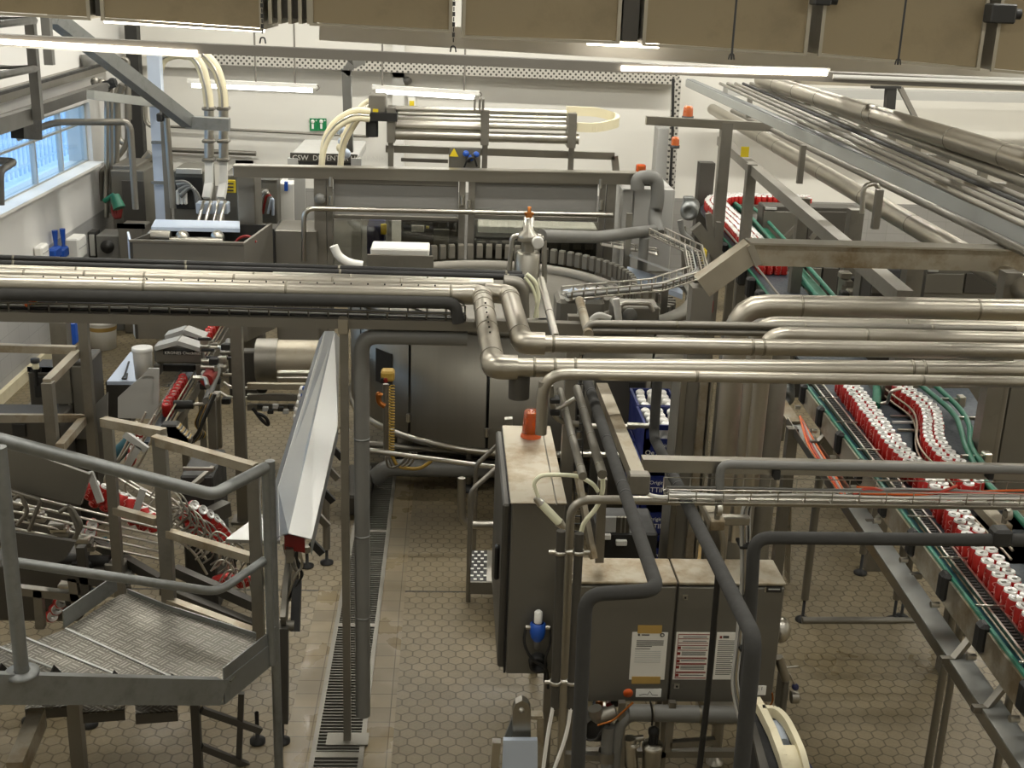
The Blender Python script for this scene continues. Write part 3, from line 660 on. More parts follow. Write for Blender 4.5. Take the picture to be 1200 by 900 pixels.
lb = BM('cream'); 
for p, q in zip(lb.path(lp, .3, 8)[:-1], lb.path(lp, .3, 8)[1:]): lb.bar(p, q, .05, .1)
obj('turning_loop', lb, parent=t)
obj('gear_box', FB('steel_flat', 432, 111, 452, 135, YR-.1, .3), parent=t)
c = P(440, 131, Y=YR-.12); obj('warning_label', BM('yellow').box((c.x-.03, YR-.115, c.z-.03), (c.x+.03, YR-.1, c.z+.03)), parent=t)
m = BM('black'); p = P(436, 160, Y=YR-.1); m.cyl(p, off(p, 0, 0, .24), .07, n=14); m.box((p.x-.05, p.y-.1, p.z+.18), (p.x+.28, p.y+.12, p.z+.27)); obj('drive_motor', m, parent=t)
for s_, dy in ((0, 0), (1, .25)):
    pts = [P(377+s_*22, 192, Y=YR-.3+dy), P(380+s_*22, 165, Y=YR-.3+dy), P(393+s_*20, 145, Y=YR-.3+dy), P(415+s_*10, 133-s_*6, Y=YR-.3+dy), P(433, 135-s_*12, Y=YR-.25+dy)]
    hb = BM('cream'); pp = hb.path(pts, .35, 6)
    for o_ in (-.045, .045):
        hb.tube([off(p, 0, o_, o_*.8) for p in pp], .035, n=8)
    hb.use('steel_bright').tube([off(p, 0, -.06, 0) for p in pp], .016, n=6); obj('curved_guide', hb, parent=t)
a, bb = PY(YR+.2, (452, 174), (720, 183)); obj('lower_rail', BM('steel').bar(a, bb, .06, .08), parent=t)
obj('lower_rail_end', BM('steel').bar(bb, P(722, 203, Y=YR+.2), .08, .06), parent=t)
a, bb = PY(YR+.2, (470, 187), (525, 189)); obj('short_rail', BM('steel_dull').bar(a, bb, .04, .04), parent=t)
t = T('valve_board', 'grey valve board with warning triangle and blue hoses above the filler guard', 'panel', P(545, 199, Y=YR-.2))
obj('plate', FB('panel_grey', 526, 173, 563, 198, YR-.25, .05, .005), parent=t)
c = P(532, 179, Y=YR-.26); tri = BM('yellow').plate([off(c, -.05, -.01, -.04), off(c, .05, -.01, -.04), off(c, 0, -.01, .05)], .01); obj('warning_triangle', tri, parent=t)
h = BM('blue'); 
for k in range(5):
    c = P(546+k*3, 180+((k*7) % 9), Y=YR-.3); h.use('black' if k % 2 else 'blue').sphere(c, .035, 8)
h.use('black').tube([P(544, 196, Y=YR-.32), P(548, 186, Y=YR-.35), P(556, 184, Y=YR-.35), P(559, 195, Y=YR-.32)], .012, .05, 6); obj('valves', h, parent=t)
t = T('square_pipe', 'grey square pipe dropping from the roof beside the cream rinser guides', 'pipe', P(410, 180, Y=14.4))
obj('riser', BM('plastic_grey').bar(P(406, 82, Y=14.4), P(409, 178, Y=14.4), .1), parent=t); obj('elbow', BM('plastic_grey').bar(P(405, 86, Y=14.4), P(412, 75, Y=14.4), .1), parent=t)
obj('branch', BM('plastic_grey').bar(P(411, 75, Y=14.4), P(424, 69, Y=14.5), .1), parent=t)
v = BM('cream'); 
for k in range(5): v.use('cream' if k % 2 else 'pale_blue').sphere(P(399+((k*5) % 7), 152+k*7, Y=14.2), .06, 8)
v.use('steel_bright').cyl(P(401, 150, Y=14.2), P(402, 186, Y=14.2), .025); S('valve_stack', v, 'stack of white and blue valve fittings beside the grey square pipe', 'valve')
# labelled cabinet
t = T('can_washer_cabinet', 'grey cabinet with white lettering on its front edge behind the cream guides', 'cabinet', P(380, 230, Y=14.9))
YC = 14.9
obj('housing', FB('light_grey', 341, 181, 420, 192, YC, 1.4), parent=t)
obj('fascia', FB('panel_dark', 340, 180, 419, 190, YC-.03, .03, .004), parent=t)
for x in (345, 418): obj('post', VP(x, 185, 330, YC, .12, .12, 'light_grey', 0), parent=t)
c = P(342.5, 187.5, Y=YC-.035); c2 = P(417, 188.5, Y=YC-.035)
obj('lettering', BM('lettering').text('CSW  DEVENTER HOLLAND', .088, c, c2-c, (0, 0, 1), .003), parent=t)
obj('inner_frame', FB('dark', 350, 189, 412, 194, YC-.02, .05, .004), parent=t)
# --- far left of the back: chutes
def chute(lab, pts, r=.058):
    t = T('can_chute', lab, 'chute', pts[-1], 'pale curved can chutes'); pp = B().path(pts, .45, 8)
    obj('guide_tube', BM('cream').tube(pp, r, n=12), parent=t)
    for s_ in (-1, 1): obj('side_rail', BM('steel_bright').tube([off(p, 0, s_*(r+.01)) for p in pp], .014, n=6), parent=t)
    return t
Yc = 14.2
c0 = chute('pale can chute arching down to the left, behind the pale blue post', PY(Yc+.3, (187, 116), (184, 88), (190, 68), (203, 63), (228, 63)))
c1 = chute('left one of the two pale arched can chutes', PY(Yc, (214, 64), (226, 64), (236, 78), (243, 105), (245, 127)))
c2 = chute('right one of the two pale arched can chutes', PY(Yc+.25, (226, 63), (238, 62), (253, 78), (261, 105), (262, 126)))
for k, (x, lab) in enumerate(((245, 'left'), (262, 'right'))):
    Y = Yc+.25*k; t = T('chute_drop', lab+' one of the two straight can drops below the arched chutes', 'chute', P(x, 240, Y=Y), 'straight can drops')
    obj('tube_guide', BM('steel_bright').cyl(P(x, 128, Y=Y), P(x, 188, Y=Y), .055, n=10), parent=t)
    for y in (127, 165, 187): c = P(x, y, Y=Y); obj('clamp', BM('steel_dull').rbox(off(c, -.07, -.07, -.02), off(c, .07, .07, .02), .01), parent=t)
    pts = [P(x, 187, Y=Y), P(x, 215, Y=Y), P(x-3, 232, Y=Y-.1)]
    g = BM('white_paint')
    for p, q in zip(pts[:-1], pts[1:]): g.bar(p, q, .09, .06)
    obj('white_guide', g, parent=t)
    g = BM('steel_bright')
    for o_ in (-.04, .04): g.tube([off(P(x-2, 236, Y=Y), o_), off(P(x-8, 258, Y=Y-.3), o_), off(P(x-11, 280, Y=Y-.5), o_)], .022, n=6)
    g.use('pale_blue').rbox(off(P(x-4, 245, Y=Y), -.1, -.06, -.05), off(P(x-4, 245, Y=Y), .1, .1, .08), .01); obj('outlet_rails', g, parent=t)
t = T('chute_post', 'pale blue square post with thin pipes beside the arched can chutes', 'post', P(188, 256, Y=14.3))
obj('post', VP(186, 58, 256, 14.3, .14, .14, 'pale_blue', 0), parent=t)
for y in (117, 167, 214): c = P(186, y, Y=14.2); obj('band', BM('galv').cbox(c, (.16, .05, .03)), parent=t)
obj('thin_post', VP(194, 120, 256, 14.1, .06, .06, 'steel_dull', 0), parent=t)
pipe('standpipe', 'thin leaning stainless standpipe between the pale post and the can chutes', 'pipe', [P(195, 138, Y=13.9), P(203, 244, Y=13.9)], .035, 'steel', n=8)
t = T('guide_switch', 'black switch box clamped at the top of the thin standpipe', 'switch', P(192, 140, Y=13.9)); obj('body', FB('black', 183, 133, 190, 143, 13.85, .1), parent=t); obj('arm', FB('dark', 190, 130, 198, 139, 13.87, .06), parent=t)
S('gantry_strut', BM('galv_light').bar(P(106, 111, Y=13), P(184, 121, Y=14.2), .09), 'pale horizontal arm joining the gantry beam to the pale blue post', 'rail')
st = BM('galv'); st.bar(P(62, 20, Y=11.5), P(221, 143, Y=13.5), .13, .13).bar(P(218, 143, Y=13.5), P(269, 146, Y=13.5), .13, .13)
S('diagonal_strut', st, 'long grey diagonal steel strut reaching from the roof to the can chutes', 'strut')
# machine under the chutes
YM = 12.4
t = T('infeed_machine', 'low open topped stainless infeed machine under the can chutes', 'machine', P(228, 304, Y=YM))
p0, p1 = P(152, 290, Y=YM), P(300, 290, Y=YM); zt = P(228, 284, Y=YM).z; zb = .55
obj('front_panel', BM('steel_flat').plate([(p0.x, YM, zb), (p1.x-.12, YM, zb), (p1.x-.12, YM, zt), (p0.x, YM, zt)], .03, (0, -1, 0)), parent=t)
obj('front_lip', BM('steel').bar((p0.x, YM+.01, zt), (p1.x-.12, YM+.01, zt), .06, .02), parent=t)
obj('corner_panel', BM('steel_flat').plate([(p1.x-.12, YM, zb), (p1.x+.1, YM+.5, zb), (p1.x+.1, YM+.5, zt+.12), (p1.x-.12, YM, zt)], .03), parent=t)
obj('left_panel', BM('pale_blue').plate([(p0.x-.06, YM+.16, zb), (p0.x, YM, zb), (p0.x, YM, zt), (p0.x-.06, YM+.16, zt+.06)], .02), parent=t)
obj('side_panel', BM('panel_dark').plate([(p0.x, YM, zt), (p0.x+.22, YM+1.0, zt), (p0.x+.22, YM+1.0, zb), (p0.x, YM, zb)], .03), parent=t)
zb2 = P(228, 258, Y=YM+1.1).z
obj('back_top', BM('pale_blue').plate(PZ(zt+.03, (177, 266), (281, 268), (281, 259), (182, 257)), .04, (0, 0, 1)), parent=t)
obj('back_panel', BM('dark').box((p0.x+.22, YM+1.0, zb), (p1.x, YM+1.03, zt)), parent=t)
obj('bed', BM('panel_dark').box((p0.x+.05, YM+.05, zb), (p1.x-.1, YM+1.0, zt-.2)), parent=t)
for (x0, x1, y, r) in ((172, 262, 282, .045), (176, 200, 277, .07), (215, 250, 284, .03)): obj('shaft', BM('steel').cyl(P(x0, y, Y=YM+.45), P(x1, y+1, Y=YM+.45), r, n=10), parent=t)
for x in (180, 214, 255): obj('fitting', BM('steel_bright').sphere(P(x, 278, Y=YM+.5), .075, 10), parent=t)
pipe('red_hose', 'thin dark red hose arching over the right end of the infeed machine', 'hose', [P(274, 286, Y=YM+.2), P(281, 278, Y=YM+.2), P(292, 276, Y=YM+.2), P(300, 284, Y=YM+.2)], .016, 'red', .15, n=6)
machine_block('side_box', 'box', 'pale blue topped box left of the infeed machine', 139, 266, 168, 302, 14.5, .4, 'steel_flat', [('lid', 'pale_blue', 137, 262, 170, 268, .0)])
t = machine_block('drive_unit', 'motor', 'dark drive unit with round cover at the left of the infeed machine', 113, 276, 140, 302, 14.6, .4, 'plastic_grey', [])
c = P(126, 289, Y=14.58); obj('round_cover', BM('dark').lathe([(.08, 0), (.08, .02), (.04, .02), (.04, .035), (0, .035)], c, 16, (0, -1, 0)), parent=t)
machine_block('upright_rack', 'rack', 'black upright frame against the window wall beside the white wall boxes', 103, 272, 113, 302, 14.7, .2, 'dark', [('inset', 'light_grey', 105, 275, 111, 300, .02)])
machine_block('tall_dark_cabinet', 'cabinet', 'tall dark stainless cabinet in the corner by the window', 131, 200, 170, 268, 15.5, .9, 'panel_grey', [('door', 'panel_dark', 144, 212, 170, 268, .03)])
machine_block('corner_cabinet_top', 'hood', 'sloped grey hood on top of the tall dark cabinet', 131, 194, 160, 201, 15.6, .7, 'steel_flat', [], stand=False)
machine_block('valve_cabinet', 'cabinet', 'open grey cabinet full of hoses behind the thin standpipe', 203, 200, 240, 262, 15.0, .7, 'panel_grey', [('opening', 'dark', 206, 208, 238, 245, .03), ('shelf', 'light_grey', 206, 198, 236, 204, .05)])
h = T('hose_bundle', 'bundle of pale looped hoses in the open grey valve cabinet', 'hoses', P(225, 245, Y=14.9))
for k in range(7):
    obj('hose', BM('light_grey' if k % 2 else 'plastic_grey').tube([P(206+k, 213+k*3, Y=14.9), P(218+k, 212+k, Y=14.88), P(228+k*.8, 222+k, Y=14.88), P(231+k, 245, Y=14.9)], .02, .2, 6), parent=h)
for k in range(3): S('solenoid_valve', BM('white_plastic').rbox(P(206.5+k*4.5, 240, Y=14.93), off(P(209.5+k*4.5, 223, Y=14.93), 0, .06), .01), ['leftmost', 'middle', 'rightmost'][k]+' of the three white valves in the open grey cabinet', 'valve', 'white valves in the grey cabinet')
t = machine_block('sign_cabinet', 'cabinet', 'grey cabinet with a yellow notice behind the straight can drops', 262, 205, 279, 255, 14.9, .6, 'panel_grey', [('notice', 'yellow', 264, 211, 276, 226, .02)])
nb = BM('ink')
for k in range(3): nb.box(P(266.5, 216+k*4, Y=14.87), off(P(273.5, 214.5+k*4, Y=14.87), 0, .01))
obj('notice_text', nb, parent=t)
machine_block('grey_tower', 'cabinet', 'grey stainless tower at the left end of the filler guard beam', 278, 207, 299, 268, 13.5, .5, 'steel_flat', [('cap', 'pale_blue', 273, 194, 289, 206, .02), ('top_box', 'dark', 276, 188, 297, 194, .0)])
machine_block('guard_base_box', 'box', 'grey stainless box at the lower left end of the filler guard', 322, 270, 372, 310, 13.2, .6, 'steel_flat', [('edge', 'dark', 312, 268, 322, 310, .02)])
machine_block('white_pump_cabinet', 'cabinet', 'white cabinet with hoses seen below the left end of the guard beam', 326, 215, 345, 270, 14.6, .5, 'white_paint', [('strip', 'light_grey', 345, 205, 358, 272, .04), ('bottle', 'blue', 333, 213, 337, 224, .05)])
machine_block('hose_board', 'board', 'grey panel with small hoses between the tower and the guard post', 300, 210, 325, 262, 14.3, .3, 'panel_grey', [('gauge', 'steel_bright', 306, 222, 314, 232, .05), ('gauge', 'steel_bright', 304, 238, 318, 246, .05), ('strip', 'light_grey', 300, 206, 325, 211, .03)], stand=False)
for k in range(5):
    pipe('pump_hose', 'looped hose on the grey panel between tower and guard post', 'hose', [P(302+k*3, 250, Y=14.2), P(306+k*3, 228+k, Y=14.15), P(312+k*2, 222+3*k, Y=14.15), P(320, 240+3*k, Y=14.2)], .018, ['light_grey', 'steel_bright', 'red', 'plastic_grey', 'pale_blue'][k], .1, 'hoses on the grey pump panel', n=6)
# window wall fittings
def WB(material, x0, y0, x1, y1, D, X=XL, b=None):
    p = P(x0, y1, X=X); q = P(x1, y0, X=X); b = b or B(); b.use(material); return b.rbox((X, p.y, min(p.z, q.z)), (X+D, q.y, max(p.z, q.z)), .01)
for (x0, y0, x1, y1, d, lab) in ((76, 276, 86, 302, .16, 'white wall box right of the blue brushes on the window wall'), (38, 287, 48, 304, .1, 'small white dispenser on the window wall, left of the blue brushes')):
    pp = P((x0+x1)/2, (y0+y1)/2, X=XL); s_ = (y1-y0)/2/100*.98
    t = T('wall_box', lab, 'box', (XL, pp.y, pp.z-s_)); hw = .17 if x1 > 60 else .12
    obj('casing', BM('white_plastic').rbox((XL, pp.y-hw, pp.z-s_), (XL+d, pp.y+hw, pp.z+s_), .02), parent=t); obj('seam', BM('light_grey').box((XL+d, pp.y-hw+.02, pp.z), (XL+d+.004, pp.y+hw-.02, pp.z+.01)), parent=t)
for k, (x, yt, yb) in enumerate(((64, 270, 300), (73, 268, 300))):
    a = P(x, yt, X=XL+.06); c = P(x, yb, X=XL+.06); t = T('cleaning_brush', ['left', 'right'][k]+' one of the two blue long handled brushes hung on the window wall', 'brush', c, 'blue wall brushes')
    obj('handle', BM('blue').tube([a, off(a, 0, 0, -.18), c], [.035, .02, .02], n=8), parent=t); obj('head', BM('blue').rbox(off(c, -.05, -.12, -.02), off(c, .05, .12, .1), .02), parent=t)
h = T('hose_station', 'green hose nozzle hanging with dark red hose loops in the corner by the window', 'hose', P(136, 258, Y=14.9))
obj('nozzle', BM('green').tube([P(134, 229, Y=14.8), P(140, 244, Y=14.75)], [.06, .075], n=10), parent=h); obj('trigger', BM('green').tube([P(122, 236, Y=14.8), P(134, 228, Y=14.8)], .03, n=8), parent=h)
for k in range(3): obj('hose_loop', BM('red').tube([P(134+k*2, 232, Y=14.9), P(131+k*4, 246, Y=14.9), P(136+k*2, 258, Y=14.88), P(143, 240-k*2, Y=14.9)], .022, .2, 6), parent=h)
# pipes in the corner by the window
for k, (pts, r, lab) in enumerate([([(125, 255), (125, 110), (131, 98)], .03, 'leftmost thin riser pipe in the corner by the window'), ([(131, 250), (130, 105)], .03, 'second thin riser pipe in the corner by the window'), ([(136, 200), (136, 118), (144, 100)], .045, 'bent riser pipe left of the black column'),
    ([(140, 75), (149, 78), (150, 170), (128, 195), (119, 200), (118, 235)], .035, 'pipe stepping down the corner by the window beside the black column'), ([(143, 100), (137, 105), (139, 165), (151, 170)], .04, 'pipe bent like a hook left of the black column'),
    ([(20, 162), (62, 143), (148, 143), (153, 150), (159, 245)], .035, 'long thin pipe passing before the window and down in the corner'), ([(165, 196), (178, 180)], .07, 'short sloping grey pipe beside the black column'), ([(143, 68), (150, 70), (152, 140)], .03, 'thin pipe with bent top beside the black column'),
    ([(170, 125), (171, 148), (195, 149)], .03, 'thin angled conduit right of the black column')]):
    Y = 13.2 if k == 5 else 15.6+.12*k
    pipe('riser_pipe', lab, 'pipe', PY(Y, *pts), r, 'steel_dull' if k % 2 else 'steel', .15, n=8)
# gantry by the window
YG = None
t = T('gantry_walkway', 'dark steel walkway gantry high by the window before the window', 'gantry', P(20, 150, X=-4.0))
pa, pb = P(-30, 153, X=-4.0), P(122, 102, X=-4.0); obj('main_beam', BM('panel_dark').bar(pa, pb, .1, .1), parent=t)
pa, pb = P(-30, 156, X=-3.3), P(34, 136, X=-3.3); obj('front_beam', BM('plastic_grey').bar(pa, pb, .06, .12), parent=t)
obj('deck', BM('dark').plate([P(-30, 146, X=-3.3), P(30, 128, X=-3.3), P(40, 124, X=-4.0), P(-30, 150, X=-4.0)], .03), parent=t)
obj('post', VP(40, 20, 140, pb.y, .07, .07, 'plastic_grey'), parent=t); obj('post', VP(56, 18, 76, pb.y+.6, .07, .07, 'plastic_grey'), parent=t)
obj('guard_rail', BM('plastic_grey').tube([P(-20, 78, Y=pb.y-.2), P(42, 80, Y=pb.y), P(-20, 92, Y=pb.y-1.2)], .03, n=6), parent=t)
obj('top_rail', BM('plastic_grey').tube([P(-20, 20, Y=pb.y-.2), P(40, 24, Y=pb.y), P(-20, 30, Y=pb.y-1.2)], .03, n=6), parent=t)
obj('bracket', BM('dark').bar(P(20, 150, X=-3.4), P(42, 152, X=-3.4), .1, .16), parent=t)
a, bb = P(-20, 118, X=XL+.1), P(130, 75, X=XL+.1); S('wall_cable_tray', BM('steel_dull').bar(a, bb, .2, .08).use('dark').bar(off(a, .08, 0, .05), off(bb, .08, 0, .05), .05, .03), 'cable tray along the window wall above the window', 'cable tray')
p = P(96, 72, X=XL+.02); S('wall_sensor', BM('plastic_grey').lathe([(.07, -.1), (.09, 0), (.09, .08), (0, .08)], off(p, .08), 12), 'small grey sensor on the window wall above the cable tray', 'sensor')
v = BM('black')
for k in range(6): v.use('black' if k % 2 else 'steel_dull').sphere(P(112+k*4, 96+((k*5) % 8), Y=15.2), .06, 8)
v.use('black').bar(P(110, 103, Y=15.2), P(136, 97, Y=15.2), .1); S('valve_cluster', v, 'cluster of dark valves at the far end of the gantry beam', 'valve')
pipe('window_rail', 'thin bent rail end in the left edge before the window', 'rail', [P(-20, 198, Y=10), P(-20, 188, Y=10), P(18, 189, Y=10), P(0, 200, Y=9.6), P(1, 240, Y=9.6)], .03, 'plastic_grey', .08, n=8)
# ------------------------------------------------------------------ round filler
FC = Vector((.72, 11.1, 0)); FR = 1.62; ZD0, ZD1 = .5, 1.5
t = T('filler_carousel', 'large round stainless can filler with curved doors and a ring of filling valves', 'filler', FC)
def arc(r, z0, z1, a0, a1, material, n=24, th=.03):
    b = BM(material); b.lathe([(r, z0), (r, z1), (r-th, z1), (r-th, z0), (r, z0)], FC, n, (0, 0, 1), a0, a1)
    return b
dg = math.radians
_u, _w = B().frame((0, 0, 1), (0, 1, 0))
def ang(x, y): d = Vector((x-FC.x, y-FC.y, 0)); return math.atan2(d.dot(_w), d.dot(_u))
def onrim(a, r, z): return FC+_u*(r*math.cos(a))+_w*(r*math.sin(a))+Vector((0, 0, z))
A0 = ang(FC.x, FC.y-1)  # towards the viewer
for k, (d0, d1) in enumerate(((-100, -66), (-65, -40), (-39, -14), (-13, 13), (14, 39), (40, 66), (67, 100))):
    dr = obj('curved_door', arc(FR, ZD0, ZD1, A0+dg(d0), A0+dg(d1), 'drum_steel'), parent=t)
    for z in (ZD0+.15, ZD1-.12):
        c = onrim(A0+dg(d1+.4), FR+.015, z); obj('hinge', BM('steel_bright').cyl(off(c, 0, 0, -.035), off(c, 0, 0, .035), .02, n=8), parent=dr)
    if k == 5: 
        c0, c1 = onrim(A0+dg(d0+7), FR+.006, ZD0+.3), onrim(A0+dg(d0+15), FR+.006, ZD0+.3); obj('small_window', BM('dark').bar(off(c0, 0, 0, .22), off(c1, 0, 0, .22), .01, .3), parent=dr)
obj('lower_rim', BM('steel_bright').lathe([(FR-.02, ZD0-.05), (FR+.03, ZD0-.05), (FR+.03, ZD0-.005), (FR-.02, ZD0-.005)], FC, 60), parent=t)
obj('upper_rim', BM('panel_grey').lathe([(FR-.12, ZD1+.04), (FR+.02, ZD1+.04), (FR+.02, ZD1-.01), (FR-.12, ZD1-.01)], FC, 60, a0=A0-dg(100), a1=A0+dg(100)), parent=t)
obj('base_drum', BM('dark').lathe([(1.0, .2), (1.25, .25), (1.25, .5), (0, .5)], FC, 32), parent=t)
for a in (-70, -25, 22, 60):
    c = onrim(A0+dg(a), FR-.25, 0); ft = obj('foot', BM('steel_dull').cyl(off(c, 0, 0, .05), off(c, 0, 0, .5), .03, n=10), parent=t); obj('foot_pad', BM('black').lathe([(.09, 0), (.09, .03), (.03, .06), (0, .06)], c, 14), parent=ft)
# rotating top
CC = Vector((.42, 11.25, 0)); RT_ = 1.36; ZT = 1.42
ct = BM('steel_flat').lathe([(.5, ZT+.02), (.9, ZT-.05), (RT_-.1, ZT-.06), (RT_, ZT-.08), (RT_, ZT-.18), (1.0, ZT-.2)], CC, 72); obj('carousel_table', ct, parent=t)
obj('carousel_ring', BM('steel_flat').lathe([(RT_-.13, ZT-.05), (RT_-.13, ZT+.03), (RT_-.1, ZT+.03), (RT_-.1, ZT-.05)], CC, 72), parent=t)
obj('table_disc', BM('steel_flat').lathe([(.0, ZT+.02), (.42, ZT+.03), (.9, ZT-.03)], CC, 48), parent=t)
for k in range(84):
    a = 2*PI*k/84; c = CC+Vector((math.cos(a)*(RT_-.03), math.sin(a)*(RT_-.03), ZT+.04))
    if c.y < CC.y-.75 or c.x < CC.x-.62: continue
    d = Vector((math.cos(a), math.sin(a), 0)); vb = obj('filling_valve', BM('steel_dull').bar(c, off(c, 0, 0, .13), .062, .05, d), parent=t)
    obj('valve_cap', BM('steel_bright').bar(off(c, 0, 0, .13), off(c, 0, 0, .145), .054, .045, d), parent=vb)
# central column with valves
cc = P(617, 330, Y=CC.y); cb = Vector((cc.x, CC.y, ZT))
obj('centre_column', BM('steel').lathe([(.12, 0), (.12, .38), (.1, .4), (.0, .4)], cb, 28), parent=t)
obj('rotary_joint', BM('steel_bright').lathe([(.06, .4), (.06, .5), (.1, .5), (.1, .56), (.05, .6), (.05, .72), (0, .72)], cb, 18), parent=t)
obj('brass_valve', BM('copper').lathe([(.03, .7), (.035, .74), (.016, .78), (.016, .82), (0, .82)], cb, 12).rbox(off(cb, -.045, -.02, .74), off(cb, .045, .02, .77), .008), parent=t)
c = off(cb, .08, -.14, .52); obj('gauge', BM('white_plastic').lathe([(.055, 0), (.055, .05), (.045, .06), (0, .06)], c, 16, (0, -1, 0)), parent=t)
for s_ in (-1, 1): obj('column_pipe', BM('steel_bright').tube([off(cb, s_*.06, 0, .55), off(cb, s_*.15, 0, .54), off(cb, s_*.17, 0, .1)], .024, .08, 10), parent=t)
pipe('product_feed_pipe', 'thick grey product pipe slanting from the filler centre up to the swan neck', 'pipe', [off(cb, .12, 0, .55), P(700, 278, Y=12.2), P(766, 270, Y=12.9)], .062, 'plastic_grey', .1)
pipe('vertical_stub_pipe', 'short upright grey pipe under the end of the slanting product pipe', 'pipe', [P(755, 279, Y=12.7), P(752, 325, Y=12.7)], .055, 'plastic_grey')
# wire tray over the filler
def wire_tray(name, lab, pts, w, h, material='steel_bright', group=None, step=.12, r=.004):
    t = T(name, lab, 'cable tray', min([Vector(p) for p in pts], key=lambda v: v.z), group); b = B(); pts = [Vector(p) for p in pts]
    for k in range(5):
        o_ = -w/2+w*k/4; hh = h if k in (0, 4) else 0
        vs = []
        for i, p in enumerate(pts):
            d = (pts[min(i+1, len(pts)-1)]-pts[max(i-1, 0)]).normalized(); s_ = Vector((-d.y, d.x, 0)).normalized(); vs.append(p+s_*o_+Vector((0, 0, hh)))
        b.use(material).tube(vs, r, n=5)
        if k in (0, 4): b.tube([off(v, 0, 0, -h) for v in vs], r, n=5)
    for p, q in zip(pts[:-1], pts[1:]):
        n = max(1, int((q-p).length/step)); d = (q-p).normalized(); s_ = Vector((-d.y, d.x, 0)).normalized()
        for k in range(n+1):
            c = p.lerp(q, k/n); b.tube([c-s_*w/2+Vector((0, 0, h)), c-s_*w/2, c+s_*w/2, c+s_*w/2+Vector((0, 0, h))], r, n=4)
    obj('wire_basket', b, parent=t); return t
ZW = 1.95
wt = wire_tray('wire_cable_tray', 'bright wire cable tray bending over the filler valves', PZ(ZW, (770, 275), (812, 295), (818, 322), (770, 338), (664, 348)), .16, .06, step=.1, r=.008)
for k in range(4): obj('cable', BM('light_grey' if k % 2 else 'plastic_grey').tube([off(p, 0, .03*k-.05, .015) for p in PZ(ZW, (770, 275), (812, 295), (818, 322), (770, 338), (664, 348))], .012, .2, 6), parent=wt)
w2 = wire_tray('wire_cable_tray', 'thin wire cable tray behind the filling valves below the slanting product pipe', PY(12.9, (704, 286), (770, 298)), .12, .05, r=.006)
for (x, y0, y1, lab) in ((710, 338, 378, 'left support post of the bright bent wire tray'), (778, 335, 372, 'right support post of the bright bent wire tray'), (735, 250, 330, 'thin post beside the guard cabinet under the thin wire tray')): S('tray_post', VP(x, y0, y1, 10.6 if y0 > 300 else 12.8, .06, .06, 'steel', .8 if y0 > 300 else .5), lab, 'post')
hd = T('filling_head_rail', 'white pipe rail with blue fittings in front of the filler', 'pipe', PY(10.0, (665, 350))[0])
obj('rail', BM('white_paint').tube(PZ(1.75, (665, 347), (700, 342), (712, 346)), .045, .1, 10), parent=hd)
for x in (672, 686, 699): obj('fitting', BM('pale_blue').sphere(P(x, 344, Z=1.78), .05, 8), parent=hd)
for k, pts in enumerate([[(682, 352), (680, 375)], [(722, 350), (725, 375)], [(690, 380), (700, 368), (715, 374)]]): pipe('drain_hose', 'bent white hose in front of the filler ring, '+['left one', 'middle one', 'low curved one'][k], 'hose', PY(9.6, *pts), .03, 'white_paint', .1, n=8)
# infeed starwheel at the front right
SWC = P(728, 366, Z=1.3); t = T('star_wheel', 'toothed steel star wheel before the filler valves', 'wheel', SWC)
obj('disc', BM('steel_bright').lathe([(0, .05), (.42, .05), (.42, 0), (0, 0)], SWC, 40), parent=t)
tb = BM('steel_dull')
for k in range(30):
    a = 2*PI*k/30; c = SWC+Vector((math.cos(a)*.46, math.sin(a)*.46, 0)); tb.bar(c, off(c, 0, 0, .14), .05, .08, (math.cos(a), math.sin(a), 0))
obj('teeth', tb, parent=t); obj('hub', BM('steel').lathe([(.12, .05), (.12, .16), (.05, .2), (0, .2)], SWC, 18), parent=t)
pipe('guide_rail', 'white curved guide rail around the star wheel', 'rail', PZ(1.35, (680, 386), (745, 382), (790, 372), (806, 358)), .022, 'white_paint', .2, n=8)
dk = T('can_discharge_deck', 'pale blue discharge deck behind the star wheel beside the filler', 'deck', P(760, 330, Z=1.3))
obj('deck_plate', BM('pale_blue').plate(PZ(1.4, (735, 312), (800, 332), (800, 345), (735, 322)), .05, (0, 0, 1)), parent=dk)
obj('guide', BM('alu').plate([*PZ(1.45, (737, 300), (802, 325)), *PZ(1.62, (802, 325), (737, 300))], .02), parent=dk)
obj('leg', BM('steel_dull').bar(off(P(760, 330, Z=1.35)), Vector((P(760, 330, Z=1.35).x, P(760, 330, Z=1.35).y, 0)), .08), parent=dk)
mb = T('filler_drive_box', 'grey drive box with rail and wheel in front of the filler ring', 'box', P(735, 385, Y=9.7))
obj('box', FB('steel_flat', 718, 360, 772, 400, 9.9, .3), parent=mb); obj('bow', BM('steel_bright').tube(PY(9.75, (724, 375), (727, 355), (762, 356), (765, 365)), .02, .06, 8), parent=mb)
obj('wheel', BM('plastic_grey').lathe([(.06, 0), (.06, .03), (.02, .04), (0, .04)], P(738, 369, Y=9.85), 16, (0, -1, 0)), parent=mb)
mb = T('filler_gear_housing', 'pale blue topped gear housing in front of the filler table', 'gearbox', P(680, 372, Y=9.8))
obj('housing', FB('steel_flat', 652, 352, 708, 395, 9.85, .35, .03), parent=mb); obj('cap', BM('pale_blue').lathe([(.16, 0), (.16, .06), (.1, .1), (0, .1)], P(672, 355, Z=1.6), 20), parent=mb)
